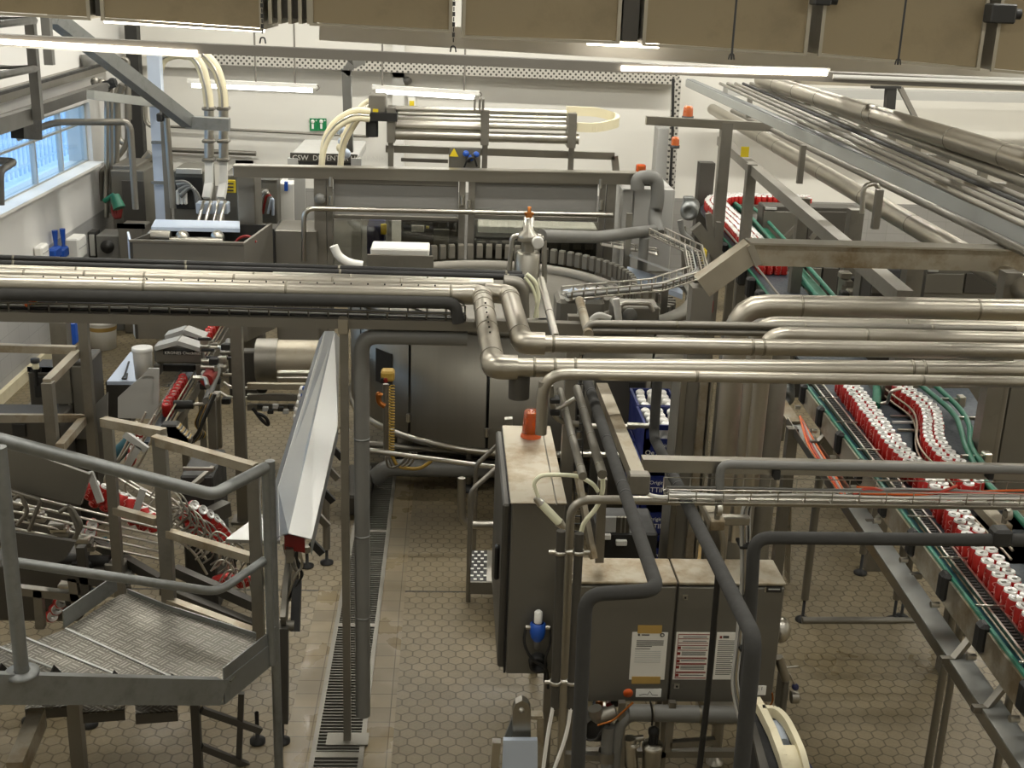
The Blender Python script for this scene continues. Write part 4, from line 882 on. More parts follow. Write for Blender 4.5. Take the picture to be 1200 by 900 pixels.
# yellow hoist handset and coiled cable in front of the drum
t = T('coiled_control_pendant', 'yellow control box with coiled yellow cable on a post before the filler', 'control', P(453, 535, Y=9.2))
obj('post', BM('steel_dull').cyl(P(452, 450, Y=9.2), P(453, 536, Y=9.2), .025, n=8), parent=t)
bx = obj('box', FB('yellow_worn', 446, 436, 462, 448, 9.1, .12, .015), parent=t)
for k, x in enumerate((448, 452)): obj('button', BM('red' if k else 'black').cyl(P(x, 445, Y=9.1), off(P(x, 445, Y=9.1), 0, -.03), .018, n=10), parent=bx)
co_ = []; 
for k in range(150):
    y = 452+82*k/150; c = P(459, y, Y=9.1); co_.append(off(c, .02*math.cos(k*1.05), .02*math.sin(k*1.05)))
obj('coiled_cable', BM('yellow_worn').tube(co_, .007, n=5), parent=t); obj('cable_loop', BM('yellow_worn').tube(PY(9.1, (459, 533), (466, 548), (492, 550), (506, 540)), .014, .15, 6), parent=t)
obj('handle', BM('copper').tube(PY(9.05, (447, 464), (443, 461), (444, 472), (451, 476)), .022, .03, 8), parent=t)
# pipes and bars under the filler
pipe('drain_pipe', 'thick grey drain pipe lying under the front of the filler', 'pipe', [P(438, 562, Y=9.75), P(452, 548, Y=9.75), P(600, 550, Y=9.75)], .075, 'plastic_grey', .12)
pipe('floor_rail', 'bright thin rail running low before the filler', 'rail', [P(420, 526, Y=8.9), P(560, 545, Y=8.9), P(598, 549, Y=8.9)], .02, 'steel_bright', n=8)
pipe('under_bar', 'dark bar along the underside of the filler', 'bar', [P(430, 520, Y=9.9), P(600, 536, Y=9.9)], .03, 'steel_dull', n=8)
for k in range(3): pipe('loose_cable', 'thin loose cable hanging under the filler near the coiled cable', 'cable', PY(9.0+.1*k, (452+k*3, 535), (455+k*6, 550), (470+k*6, 545), (480+k*4, 530)), .01, 'steel_dull', .1, 'loose cables under the filler', n=6)
sl = P(418, 575, Z=.1); S('floor_cover', BM('panel_dark').rbox((sl.x-.1, sl.y-.3, 0), (sl.x+.12, sl.y+.4, .18), .02), 'low dark cover on the floor left of the drain', 'cover')
# ------------------------------------------------------------------ pipe bridge (runs across the hall)
YB1 = 6.1
def run(name, lab, cat, x0, y0, x1, y1, Y, r, m, bands=None, group=None, ext=True):
    a, b = P(x0, y0, Y=Y), P(x1, y1, Y=Y); return pipe(name, lab, cat, [a, b], r, m, bands=[(0, bands)] if bands else None, group=group)
run('black_pipe', 'upper one of the two thin black pipes on the pipe bridge', 'pipe', -30, 301, 612, 321, YB1+.5, .016, 'black', [.07, .38, .66, .97])
run('black_pipe', 'lower one of the two thin black pipes on the pipe bridge', 'pipe', -30, 308, 614, 325, YB1+.42, .018, 'black', [.07, .38, .66, .97])
run('cream_pipe', 'upper thin pale pipe on the pipe bridge', 'pipe', -30, 314, 560, 331, YB1+.3, .022, 'clad', [.2, .55, .8])
run('cream_pipe', 'lower thin pale pipe with clips on the pipe bridge', 'pipe', -30, 320, 550, 333, YB1+.12, .026, 'clad', [.1, .22, .34, .52, .72, .86])
# big clad pipe: along the bridge, then towards the viewer, then away to the right
zp = P(545, 345, Y=YB1).z
p0 = Vector((PX(-30, 330, Y=YB1).x, YB1, zp)); e1 = Vector((P(565, 345, Y=YB1).x, YB1, zp)); e2 = Vector((e1.x+.02, P(574, 430, Z=zp).y, zp)); p3 = PX(1240, 430.5, Y=e2.y)
t = T('clad_steam_pipe', 'big clad pipe along the pipe bridge, bending twice to run on above the hanging frame', 'pipe', e1)
obj('left_run', BM('clad').tube([p0, off(e1, -.1)], .049, n=18), parent=t)
obj('elbow', BM('clad').tube([off(e1, -.1), e1, off(e1, 0, -.1)], .053, .1, 18, nb=4), parent=t)
obj('cross_run', BM('clad').tube([off(e1, 0, -.1), off(e2, 0, .1)], .05, n=18), parent=t)
obj('lower_elbow', BM('clad').tube([off(e2, 0, .1), e2, off(e2, .1)], .053, .1, 18, nb=4), parent=t)
obj('right_run', BM('clad').tube([off(e2, .1), p3], .04, n=18), parent=t)
rings(t, 'seam_band', p0, e1, .05, [.12, .28, .52, .72, .955], 'clad_seam'); rings(t, 'seam_band', e1, e2, .051, [.12, .2, .33, .55, .9], 'clad_seam'); rings(t, 'seam_band', e2, p3, .041, [.05, .075, .1, .52, .535, .86], 'clad_seam')
for k in range(7): c = e1.lerp(e2, .3+.07*k); obj('rivet', BM('dark').cyl(off(c, 0, 0, .048), off(c, 0, 0, .056), .004, n=6), parent=t)
for k in range(24): c = p0.lerp(e1, .38+.024*k); obj('rivet', BM('dark').cyl(off(c, 0, -.02, .044), off(c, 0, -.02, .052), .0035, n=6), parent=t)
# second clad pipe beside it
f1 = Vector((P(595, 335, Z=zp).x, YB1+.02, zp)); f2 = Vector((f1.x+.02, P(604, 402, Z=zp).y, zp)); f3 = PX(1240, 411.5, Y=f2.y); f0 = off(f1, -.25, .1, 0)
t = T('clad_return_pipe', 'second clad pipe that bends close beside the big one and runs on behind it', 'pipe', f1)
obj('start_elbow', BM('clad').tube([off(f1, -.12, .03), f1, off(f1, 0, -.1)], .051, .1, 18), parent=t)
obj('cross_run', BM('clad').tube([off(f1, 0, -.1), off(f2, 0, .1)], .049, n=18), parent=t); obj('elbow', BM('clad').tube([off(f2, 0, .1), f2, off(f2, .1)], .052, .1, 18, nb=4), parent=t)
obj('right_run', BM('clad').tube([off(f2, .1), f3], .038, n=18), parent=t)
rings(t, 'seam_band', f1, f2, .05, [.15, .85], 'clad_seam'); rings(t, 'seam_band', f2, f3, .039, [.04, .3, .315, .7], 'clad_seam')
run('flanged_pipe', 'bright pipe with clamps behind the big clad pipe, ending in the second elbow', 'pipe', 320, 325, 578, 333, YB1+.22, .03, 'steel_bright', [.35, .7, .78])
pipe('steel_bend_pipe', 'grey pipe bending down beside the second clad elbow', 'pipe', [P(590, 330, Y=YB1+.25), P(612, 332, Y=YB1+.25), P(613, 372, Y=YB1+.25)], .036, 'steel_dull', .12)
# black insulated pipe under it
pipe('insulated_pipe', 'black foam insulated pipe hanging under the big clad pipe, bent down at its end', 'pipe', [PX(-30, 345, Y=YB1-.06), P(534, 355, Y=YB1-.06), P(537, 378, Y=YB1-.06)], .032, 'black_foam', .12)
wt = wire_tray('wire_basket_tray', 'long wire tray with cables just above the bridge beam', [PX(-30, 358, Y=YB1+.08), P(545, 374, Y=YB1+.08)], .18, .05, 'steel_dull', step=.1, r=.005)
for k in range(6): obj('cable', BM(['black', 'light_grey', 'black', 'plastic_grey', 'steel_bright', 'black'][k]).tube([off(PX(-30, 358, Y=YB1+.08), 0, -.06+.024*k, .012), off(P(200, 364, Y=YB1+.08), 0, -.06+.02*k, .012+.006*(k % 2)), off(P(545, 374, Y=YB1+.08), 0, -.06+.024*k, .012)], .008, n=6), parent=wt)
cb = T('cable_tail', 'twist of pale and orange cables rising from the left end of the wire tray', 'cables', P(45, 352, Y=YB1))
for k in range(5): obj('cable', BM(['cable_orange', 'cream', 'light_grey', 'yellow', 'cream'][k]).tube(PY(YB1+.02*k, (30+k*2, 358), (42+k, 351-k), (58+k, 346), (68, 349+k)), .01, .08, 6), parent=cb)
# beam and columns
zb = P(404, 378, Y=YB1).z
t = T('bridge_beam_frame', 'grey square steel frame of beam and tall column carrying the pipe bridge', 'frame', P(404, 870, Z=0))
xa = PX(-30, 372, Y=YB1).x; xe = P(556, 380, Y=YB1).x; xc = P(404, 500, Y=YB1).x
obj('cross_beam', BM('steel_flat').bar((xa, YB1, zb), (xe, YB1, zb), .06, .05), parent=t)
obj('column', BM('steel_dull').box((xc-.021, YB1-.021, .02), (xc+.021, YB1+.021, zb)), parent=t)
obj('column_cap', BM('steel_worn').rbox((xc-.026, YB1-.05, zb-.05), (xc+.026, YB1+.04, zb+.03), .004), parent=t)
obj('foot_plate', BM('steel_dull').box((xc-.12, YB1-.06, .0161), (xc+.12, YB1+.06, .024)), parent=t)
xr2 = P(690, 385, Y=YB1).x
obj('beam_extension', BM('steel_dull').bar((xe, YB1+.02, zb-.0), (xr2, YB1+.02, zb-.01), .06, .06), parent=t)
pipe('downpipe', 'wide grey plastic downpipe beside the tall column, ending above the drain', 'pipe', [Vector((P(548, 378, Y=YB1).x, YB1+.02, zb-.075)), Vector((xc+.068+.02, YB1+.02, zb-.075)), (xc+.088, YB1+.02, .17)], .042, 'plastic_grey', .09, n=18, bands=[(1, [.25, .5, .72])], bandmat='galv')
def post_px(x, ytop, xb, yb, w, lab, m='steel_dull', ztop=None, name='support_post'):
    f = P(xb, yb, Z=0); zt = P(x, ytop, Y=f.y).z if ztop is None else ztop
    t = T(name, lab, 'post', f); obj('upright', BM(m).box((f.x-w/2, f.y-w/2, .02), (f.x+w/2, f.y+w/2, zt)), parent=t); obj('foot_plate', BM(m).box((f.x-w, f.y-w, 0), (f.x+w, f.y+w, .02)), parent=t); return t
post_px(283, 380, 285.5, 610, .085, 'square steel post behind the pipe bridge, right of the inspection boxes')
# ------------------------------------------------------------------ stair with chequer plate landing (bottom left)
ZL = .9
t = T('steel_stair', 'galvanised steel stair landing with chequer plate and tube handrail below the lying wire guides', 'stair', P(299, 762, Z=0) + Vector((0, 0, 0)))
land = PZ(ZL, (140, 697), (150, 695), (196, 714), (300, 747), (299, 764), (271, 798), (208, 797), (77, 737))
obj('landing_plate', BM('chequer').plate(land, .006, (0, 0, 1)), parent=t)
# stringer: level by the landing, then climbing to the viewer's left
s0 = P(262, 802, Z=ZL); s1 = P(26, 797, Z=1.36); sd = (s1-s0); s2 = s0+sd*1.6
obj('stringer', BM('galv').bar(off(s0, 0, 0, -.045), off(s2, 0, 0, -.045), .012, .13).bar(off(s0, -.02, .02, .012), off(s2, -.02, .02, .012), .06, .01).bar(off(s0, -.02, .02, -.11), off(s2, -.02, .02, -.11), .06, .01), parent=t)
e = P(324, 752, Z=ZL); obj('end_channel', BM('galv').bar(off(s0, 0, 0, -.045), off(e, 0, 0, -.045), .012, .13).bar(off(s0, 0, 0, .04), off(e, 0, 0, .04), .006, .1), parent=t)
k1 = PZ(ZL, (75, 736), (137, 692)); obj('kick_plate', BM('galv').bar(off(k1[0], 0, 0, .05), off(k1[1], 0, 0, .05), .008, .1), parent=t)
k1 = PZ(ZL, (150, 695), (196, 714), (300, 747)); obj('kick_plate', BM('galv').bar(off(k1[0], 0, 0, .01), off(k1[1], 0, 0, .01), .008, .035).bar(off(k1[1], 0, 0, .01), off(k1[2], 0, 0, .01), .008, .035), parent=t)
# treads climbing to the left
du = (s1-s0); du = Vector((du.x, du.y, 0)); L_ = du.length; du.normalize(); dn = Vector((du.y, -du.x, 0)); dn = dn if dn.y > 0 else -dn
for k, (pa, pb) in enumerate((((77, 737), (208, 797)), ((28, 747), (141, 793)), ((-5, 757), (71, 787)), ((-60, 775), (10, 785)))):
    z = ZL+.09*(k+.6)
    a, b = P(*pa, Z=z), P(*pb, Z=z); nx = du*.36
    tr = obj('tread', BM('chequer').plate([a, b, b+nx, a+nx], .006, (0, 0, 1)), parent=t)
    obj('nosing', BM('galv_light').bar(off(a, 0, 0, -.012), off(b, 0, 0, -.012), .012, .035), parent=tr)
    obj('tread_gap_shade', BM('black').plate([b+Vector((0, 0, 0)), b+du*.06, b+du*.03+Vector((0, 0, .05))], .01), parent=tr)  # black triangle stands in for the shaded gap under the tread end
for k, (px, py) in enumerate(((208, 833), (146, 832), (78, 828))):
    a = P(px, py, Z=ZL-.2-.05*k); q = BM('chequer').plate([a, off(a, -.2, -.03), off(a, -.22, .05), off(a, -.02, .1)], .006, (0, 0, 1)); q.use('panel_dark').plate([a, off(a, -.2, -.03), off(a, -.2, -.03, -.06), off(a, 0, 0, -.06)], .006); tr = obj('lower_tread', q, parent=t)
# handrail
hr = [P(311, 548, Z=ZL+1.0), P(250, 580, Z=ZL+1.0), P(-40, 505, Z=1.36+1.06)]
obj('handrail', BM('galv').tube(hr, .03, .05, 14), parent=t)
mr = [P(309, 657, Z=ZL+.5), P(255, 694, Z=ZL+.5), P(5, 657, Z=1.36+.5)]
obj('middle_rail', BM('galv').tube(mr, .022, .08, 12), parent=t)
b0 = P(26, 790, Z=1.38); pst = obj('rail_post', BM('galv').tube([b0, off(b0, 0, 0, 1.02)], .03, n=14), parent=t); obj('base_flange', BM('galv').lathe([(.07, 0), (.07, .015), (.035, .02)], b0, 18), parent=pst)
b1 = P(318, 745, Z=ZL); tp = P(311, 548, Z=ZL+1.0); obj('rail_post', BM('galv').tube([Vector((tp.x, tp.y, ZL-.1)), tp], .021, n=14), parent=t)
f = P(327, 905, Z=0); zt = P(323, 540, Y=f.y).z; obj('corner_post', BM('galv').tube([f, Vector((f.x, f.y, zt))], .025, n=14), parent=t)
# legs of the stair
lg = P(233, 905, Z=.02); lt = Vector((lg.x, lg.y, ZL-.12)); obj('leg', BM('panel_dark').bar((lg.x, lg.y, 0), lt, .045), parent=t)
l2 = P(330, 905, Z=0); obj('leg_brace', BM('panel_dark').bar(P(236, 832, Y=lg.y), P(305, 856, Y=lg.y+.15), .035), parent=t); obj('leg_brace', BM('panel_dark').bar(P(236, 875, Y=lg.y), P(310, 905, Y=lg.y+.15), .035), parent=t)
obj('leg', BM('panel_dark').bar(P(283, 812, Y=lg.y+.1), P(280, 890, Y=lg.y+.1), .03), parent=t)
# ---- square tube guard rail beyond the landing
t = T('square_guard_rail', 'stainless square tube guard rail standing beyond the chequer plate landing', 'rail', P(195, 730, Z=ZL)*1)
YQ = P(196, 735, Z=.8).y
def sq(p, q, w=.05, m='steel_dull', nm='rail'): obj(nm, BM(m).bar(p, q, w, w), parent=t)
Y0_, Y1_, Y2_ = 6.6, 6.3, 6.0
def vpost(px, yt, yb, Y, w=.055): a = P(px, yt, Y=Y); zb_ = P(px, yb, Y=Y).z; obj('post', BM('steel_dull').box((a.x-w/2, Y-w/2, zb_), (a.x+w/2, Y+w/2, a.z)), parent=t); return a
vpost(126, 492, 720, Y0_); vpost(187, 512, 760, Y1_, .07); vpost(297, 552, 762, Y2_, .06)
sq(P(121, 494, Y=Y0_), P(192, 508, Y=Y0_-.25), .05, 'steel_worn'); sq(P(180, 515, Y=Y1_), P(299, 549, Y=Y2_), .05, 'steel_worn')
sq(P(133, 597, Y=Y0_), P(184, 611, Y=Y0_-.2), .045, 'steel_worn'); sq(P(192, 623, Y=Y1_), P(295, 654, Y=Y2_), .045, 'steel_worn')
sq(P(194, 704, Y=Y1_), P(297, 742, Y=Y2_), .05, 'steel_worn')
# brown-grey diagonal supports behind
for (x0, y0, x1, y1, Y, lab) in ((85, 620, 187, 680, 7.0, 'dark sloping steel bar behind the guard rail at the left'), (205, 668, 300, 710, 6.7, 'upper dark sloping steel bar between guard rail and conveyor'), (190, 690, 300, 735, 6.6, 'lower dark sloping steel bar between guard rail and conveyor')):
    S('sloping_bar', BM('panel_dark').bar(P(x0, y0, Y=Y), P(x1, y1, Y=Y-.3), .05, .06), lab, 'bar')
# ---- machine guard rail further left
t = T('machine_guard_rail', 'square tube guard rail round the dark stainless cabinets near the window wall', 'rail', P(60, 520, Y=8.2))
def lp(px, yt, yb, Y, w=.07): a = P(px, yt, Y=Y); obj('post', BM('steel_dull').box((a.x-w/2, Y-w/2, P(px, yb, Y=Y).z), (a.x+w/2, Y+w/2, a.z)), parent=t)
Y3, Y4 = 7.9, 8.6
lp(56, 448, 540, Y3); lp(97, 370, 540, Y4, .065); lp(70, 376, 470, Y4+.4, .12)
for pq in (((-20, 407), (90, 410), Y4, Y4), ((55, 449), (90, 414), Y3, Y4), ((-20, 490), (98, 490), Y3, Y4), ((70, 525), (98, 492), Y3-.2, Y4)): obj('rail', BM('steel_worn').bar(P(*pq[0], Y=pq[2]), P(*pq[1], Y=pq[3]), .055), parent=t)
# cabinets near the window wall
machine_block('stainless_cabinet', 'cabinet', 'dark stainless cabinet with bright lid behind the left guard rail', 68, 424, 108, 520, 9.0, .35, 'panel_dark', [('door', 'panel_grey', 70, 430, 84, 515, .03), ('door', 'panel_grey', 86, 430, 107, 515, .03), ('handle', 'steel_bright', 80, 470, 82, 478, .05)])
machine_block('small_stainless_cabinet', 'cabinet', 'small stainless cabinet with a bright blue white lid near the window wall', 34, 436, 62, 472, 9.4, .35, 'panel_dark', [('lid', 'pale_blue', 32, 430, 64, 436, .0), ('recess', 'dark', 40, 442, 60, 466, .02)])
t = T('signal_light', 'small black capped signal light on a stem near the window wall', 'signal light', P(42, 452, Y=9.1))
c = P(42, 432, Y=9.1); obj('stem', BM('black').cyl(P(43, 452, Y=9.1), c, .015, n=8), parent=t); obj('lamp', BM('cream').lathe([(.026, 0), (.026, .05), (0, .05)], c, 14), parent=t); obj('cap', BM('black').lathe([(.034, .05), (.034, .08), (0, .08)], c, 14), parent=t); obj('collar', BM('black').lathe([(.04, -.02), (.04, .0)], c, 14), parent=t)
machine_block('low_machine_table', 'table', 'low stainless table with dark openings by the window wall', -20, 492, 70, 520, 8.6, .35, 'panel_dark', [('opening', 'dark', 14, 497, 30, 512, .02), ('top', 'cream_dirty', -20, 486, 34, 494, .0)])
S('skirting_box', BM('steel_dull').plate([P(-10, 520, Z=.6), P(40, 466, Z=.6), P(48, 478, Z=.6), P(-10, 540, Z=.6)], .05, (0, 0, 1)), 'bright sloping machine edge by the window wall', 'machine edge')
# buckets and bits on the floor
def bucket(px, py, r, h, lab, band=True, Z=0):
    c = P(px, py, Z=Z); c.y += r; t = T('white_bucket', lab, 'bucket', c)
    obj('body', BM('white_plastic').lathe([(0, 0), (r*.86, 0), (r*.98, h*.9), (r*.98, h*.97)], c, 28), parent=t); obj('lid', BM('white_plastic').lathe([(r*1.0, h*.86), (r*1.04, h*.87), (r*1.04, h*.99), (r*.9, h), (0, h*.98)], c, 28), parent=t)
    if band: obj('band', BM('tape').lathe([(r*.955, h*.66), (r*.985, h*.8)], c, 28), parent=t)
    return t
bucket(117, 412, .165, .34, 'white lidded plastic bucket with a brown band standing on the floor by the window wall')
t = bucket(166, 447, .08, .27, 'white bucket on the pale blue conveyor cabinet beside the inspection boxes', False, 1.0)
pb = P(145, 378, Z=0); S('blue_bin', BM('blue').lathe([(0, 0), (.14, 0), (.17, .3), (.16, .3), (.13, .02), (0, .02)], pb, 20), 'blue bin half hidden behind the pipe bridge at the left', 'bin')
S('blue_bag', BM('blue').rbox(P(73, 408, Y=11.5), off(P(86, 376, Y=11.5), 0, .15), .04), 'blue bundle behind the post near the window wall', 'bag')
# pale blue sloping cabinet beside the can line
YS = 9.3
t = T('conveyor_cabinet', 'grey cabinet with a pale blue sloping lid left of the small inspection boxes', 'cabinet', P(140, 490, Y=YS))
l0, l1, l2, l3 = PZ(.98, (125, 447), (165, 447), (172, 424), (153, 412)); obj('lid', BM('pale_blue').plate([l0, l1, l2, l3], .03, (0, 0, 1)), parent=t)
obj('body', FB('panel_dark', 125, 447, 152, 500, l0.y+.02, .5), parent=t)
obj('lid_latch', BM('dark').tube(PZ(1.0, (151, 424), (146, 440), (143, 444), (148, 444), (149, 438)), .008, .03, 6), parent=t)
g = T('grey_guard_panel', 'light grey sheet guard with a cut corner beside the cans, left of the conveyor', 'panel', P(170, 490, Y=8.9))
obj('sheet', BM('light_grey').plate(PY(8.9, (138, 490), (180, 491), (180, 441), (166, 441), (150, 455), (138, 466)), .02, (0, -1, 0)), parent=g); obj('fold', BM('light_grey').plate(PY(8.88, (180, 490), (186, 486), (186, 432), (174, 432), (166, 441), (180, 441)), .02, (0, -1, 0)), parent=g)
S('lower_guard_panel', BM('plastic_grey').plate(PY(8.7, (111, 512), (126, 500), (126, 460), (112, 474)), .02, (0, -1, 0)), 'small brown grey sheet panel beside the stainless cabinet', 'panel')
# inspection boxes on the can line
def inspector(x0, y0, x1, y1, Y, lab, word):
    t = T('can_inspector', lab, 'inspection unit', P((x0+x1)/2, y1, Y=Y), 'can inspection units')
    obj('head', FB('panel_grey', x0, y0+8, x1, y0+26, Y, .12, .02), parent=t)
    a, b, c = P(x0+2, y0+7, Y=Y-.02), P((x0+x1)/2, y0, Y=Y-.02), P(x1, y0+9, Y=Y-.02)
    cv = BM('light_grey')
    for p, q in ((a, b), (b, c)): cv.bar(off(p, 0, .06), off(q, 0, .06), .16, .035)
    obj('roof_cover', cv, parent=t)
    c0 = P(x0+12, y0+14.5, Y=Y-.012); obj('name_plate', FB('black', x0+11, y0+9.5, x1-9, y0+15, Y-.01, .012, .003), parent=t)
    p = P(x0+13, y0+14.0, Y=Y-.014); q = P(x1-10, y0+14.4, Y=Y-.014); obj('lettering', BM('lettering').text(word, .035, p, q-p, (0, 0, 1), .002), parent=t)
    for x in (x0+4, x1-4): obj('side_column', FB('panel_grey', x-4, y0+26, x+4, y1, Y, .2, .01), parent=t)
    obj('tunnel', FB('dark', x0+8, y0+26, x1-8, y1-4, Y+.1, .1, .01), parent=t)
    return t
inspector(180, 401, 237, 440, 9.6, 'front one of two small grey inspection boxes with curved covers over the can line', 'KRONES Checkmat')
inspector(192, 388, 240, 412, 10.4, 'rear one of two small grey inspection boxes with curved covers over the can line', 'KRONES Checkmat')
# ---- the can lane running towards us
can_prof = [(.0, 0), (.024, 0), (.031, .007), (.033, .016), (.033, .098), (.0285, .106)]
lid_prof = [(.0285, .106), (.027, .109), (.0278, .115), (.025, .115), (.024, .112), (.0, .112)]
CH = .127
CS = 1.1
def can_parts(sc=CS, letters=True):
    body = BM('can_red').lathe([(r*sc, z*sc) for r, z in can_prof], (0, 0, 0), 16)
    if letters:
        body.use('can_white')
        for a0, z in ((-1.9, .02), (1.2, .02), (-.35, .02)):
            pts = []
            for k in range(13):
                th = .6+5.1*k/12; pts.append((a0+.36*math.cos(th), (z+.013*math.sin(th)+.006)))
            body.tube([((.0333)*sc*math.cos(a), .0333*sc*math.sin(a), zz*sc) for a, zz in pts], .0014*sc, n=4)
        for a0 in (-1.9, 1.2, -.35):
            body.tube([(.0333*sc*math.cos(a0+.25*math.sin(k*.9)), .0333*sc*math.sin(a0+.25*math.sin(k*.9)), (.052+.0045*k)*sc) for k in range(9)], .0016*sc, n=4)
    lid = BM('can_silver').lathe([(r*sc, z*sc) for r, z in lid_prof], (0, 0, 0), 16)
    lid.use('steel_flat').box((-.008*sc, -.004*sc, .1125*sc), (.012*sc, .004*sc, .1145*sc))
    return body, lid
_b, _l = can_parts(); _me = None
_b2, _l2 = can_parts(CS, False); _l2.mats = ['can_red' if m == 'can_silver' else m for m in _l2.mats]
PROTO = {}
def make_can(loc, lab, grp, rot=(0, 0, 0), red=False):
    if red not in PROTO:
        t = T('drinks_can', lab, 'can', (0, 0, 0), grp); obj('can_body', _b2 if red else _b, parent=t); obj('can_lid', _l2 if red else _l, parent=t); PROTO[red] = t; r = t; r.location = loc
    else: r = dup(PROTO[red], loc, None, lab, grp)
    r.rotation_euler = rot if len(rot) == 3 else (0, 0, 0)
    return r
ZK = 1.0
ln = PZ(ZK+.127, (258, 366), (245, 385), (212, 444), (176, 500))
d = (ln[3]-ln[0]); n = 44; lab = 'red drinks can in the single file lane leading to the grey inspection boxes'
La = (ln[2]-ln[1]).length
def along(pts, step):
    out = []; carry = 0
    for p, q in zip(pts[:-1], pts[1:]):
        L = (q-p).length; s_ = carry
        while s_ < L: out.append((p.lerp(q, s_/L), (q-p).normalized())); s_ += step
        carry = s_-L
    return out
for p, dd in along([off(x, 0, 0, -.127) for x in ln], .076):
    pp_ = p
    if 8.75 < pp_.y < 12.0 and not (9.5 < pp_.y < 10.1): make_can((pp_.x, pp_.y, ZK), lab, 'cans in the left single file lane', (.35, random.uniform(-.03, .03), random.uniform(-.2, .2)), True)
a, b = ln[0], ln[3]; s_ = Vector((1, 0, 0)); t = T('can_lane', 'narrow can lane with stainless guide rails running between the inspection boxes at the left', 'conveyor', off(b, 0, 0, -1.1))
obj('belt', BM('belt').bar(off(a, 0, 0, -.128), off(b, 0, 0, -.128), .1, .02), parent=t)
for o_, m in ((.055, 'steel_worn'), (-.055, 'steel_dull')):
    for z in (-.1, -.05): obj('guide_rail', BM(m).tube([off(a, o_, 0, z), off(b, o_, 0, z)], .008, n=6), parent=t)
obj('side_frame', BM('steel_dull').bar(off(a, .07, 0, -.2), off(b, .07, 0, -.2), .012, .1), parent=t)
for k in range(4): c = lerp(a, b, .2+.25*k); obj('leg', BM('steel_dull').bar(off(c, .05, 0, -.2), (c.x+.05, c.y, 0), .05), parent=t)
# parallel bundle of rails, cylinders and pneumatic tubes right of the lane
t = T('rail_and_hose_bundle', 'sloping tube with hoses and handles running right of the single file can lane', 'machine frame', P(235, 520, Y=8.6))
obj('long_tube', BM('plastic_grey').tube(PZ(1.12, (268, 400), (242, 470)), .03, n=10), parent=t)
for x, y in ((262, 407), (253, 423), (243, 443)): obj('handle', BM('steel_bright').tube(PZ(1.25, (x-17, y), (x-2, y), (x, y+10)), .018, .06, 8), parent=t)
obj('roller', BM('red').tube(PZ(1.2, (248, 436), (242, 446)), .05, n=10), parent=t)
obj('cylinder', BM('dark').cyl(P(204, 474, Y=8.9), P(227, 474, Y=8.9), .035, n=12), parent=t); obj('piston_rod', BM('steel_bright').cyl(P(227, 474, Y=8.9), P(241, 473, Y=8.9), .015, n=8), parent=t)
obj('bracket', BM('light_grey').rbox(P(207, 483, Y=8.9), off(P(216, 476, Y=8.9), 0, .08), .01), parent=t); obj('clamp', BM('steel_bright').rbox(P(246, 470, Y=8.9), off(P(256, 464, Y=8.9), 0, .1), .01), parent=t)
obj('post', BM('steel_dull').bar(P(248, 468, Y=8.8), Vector((P(249, 525, Y=8.8).x, 8.8, 0)), .06), parent=t)
hb = BM('dark')
for k in range(9): hb.use(['dark', 'plastic_grey', 'black', 'yellow_worn', 'steel_bright'][k % 5]).tube(PY(8.7+.04*k, (252-k, 462), (240-k*1.5, 490+k), (232+k, 508), (222+k*2, 520-k)), .014, .2, 6)
obj('hoses', hb, parent=t)
for k in range(26):
    c = P(random.uniform(238, 270), random.uniform(392, 470), Y=9.4+random.uniform(-.2, .5)); hb = BM(random.choice(['steel_bright', 'dark', 'steel_dull', 'black', 'white_paint'])); obj('fitting', hb.rbox(off(c, -.035, -.03, -.025), off(c, .035, .03, .025), .006) if k % 2 else hb.cyl(off(c, -.05), off(c, .05), .014, n=8), parent=t)
for k in range(16):
    c = P(200+(k*37 % 36), 500+(k*23 % 22), Y=8.4); obj('fitting', BM(['dark', 'steel_bright', 'yellow_worn', 'steel_dull'][k % 4]).rbox(off(c, -.06, -.05, -.03), off(c, .06, .05, .03), .01), parent=t)
# filler side: drum motors behind the cover
YT = 10.2
t = T('rinser_drum', 'pale stainless drum housing lying behind the aluminium cover', 'drum', P(345, 500, Y=YT))
obj('drum', BM('steel_worn').cyl(P(304, 423, Y=YT+.2), P(390, 424, Y=YT+.2), .19, n=28), parent=t); obj('drum_band', BM('steel_dull').cyl(P(302, 423, Y=YT+.2), P(327, 423, Y=YT+.2), .2, n=28), parent=t)
for y in (437, 443): obj('shaft', BM('steel_bright').cyl(P(325, y, Y=YT), P(375, y, Y=YT), .025, n=10), parent=t)
for y, m in ((453, 'steel_worn'), (466, 'steel_dull'), (478, 'steel_dull')): obj('rail', BM(m).bar(P(290, y-1, Y=YT-.2), P(372, y, Y=YT-.2), .05, .05), parent=t)
obj('side_plate', FB('panel_dark', 268, 412, 302, 468, YT+.1, .12), parent=t)
hb = BM('light_grey')
for k in range(8): c = P(305+k*6, 476+(k % 3)*3, Y=YT-.3); hb.use('light_grey' if k % 2 else 'dark').rbox(off(c, -.025, -.02, -.02), off(c, .025, .02, .02), .005)
hb.use('black').tube(PY(YT-.35, (296, 478), (306, 492), (316, 500), (312, 488), (300, 484)), .015, .1, 6); obj('small_valves', hb, parent=t)
obj('stop_knob', BM('black').sphere(P(307, 455, Y=YT-.1), .05, 10), parent=t); obj('frame_bar', BM('steel_bright').tube(PY(YT-.1, (262, 448), (270, 454), (302, 455)), .016, .1, 8), parent=t); obj('frame_bar', BM('steel_bright').tube(PY(YT-.1, (258, 460), (268, 466), (298, 466)), .016, .1, 8), parent=t)
vb = T('valve_rack', 'row of white and blue valves beside the upper edge of the aluminium cover', 'valves', P(345, 490, Y=9.6))
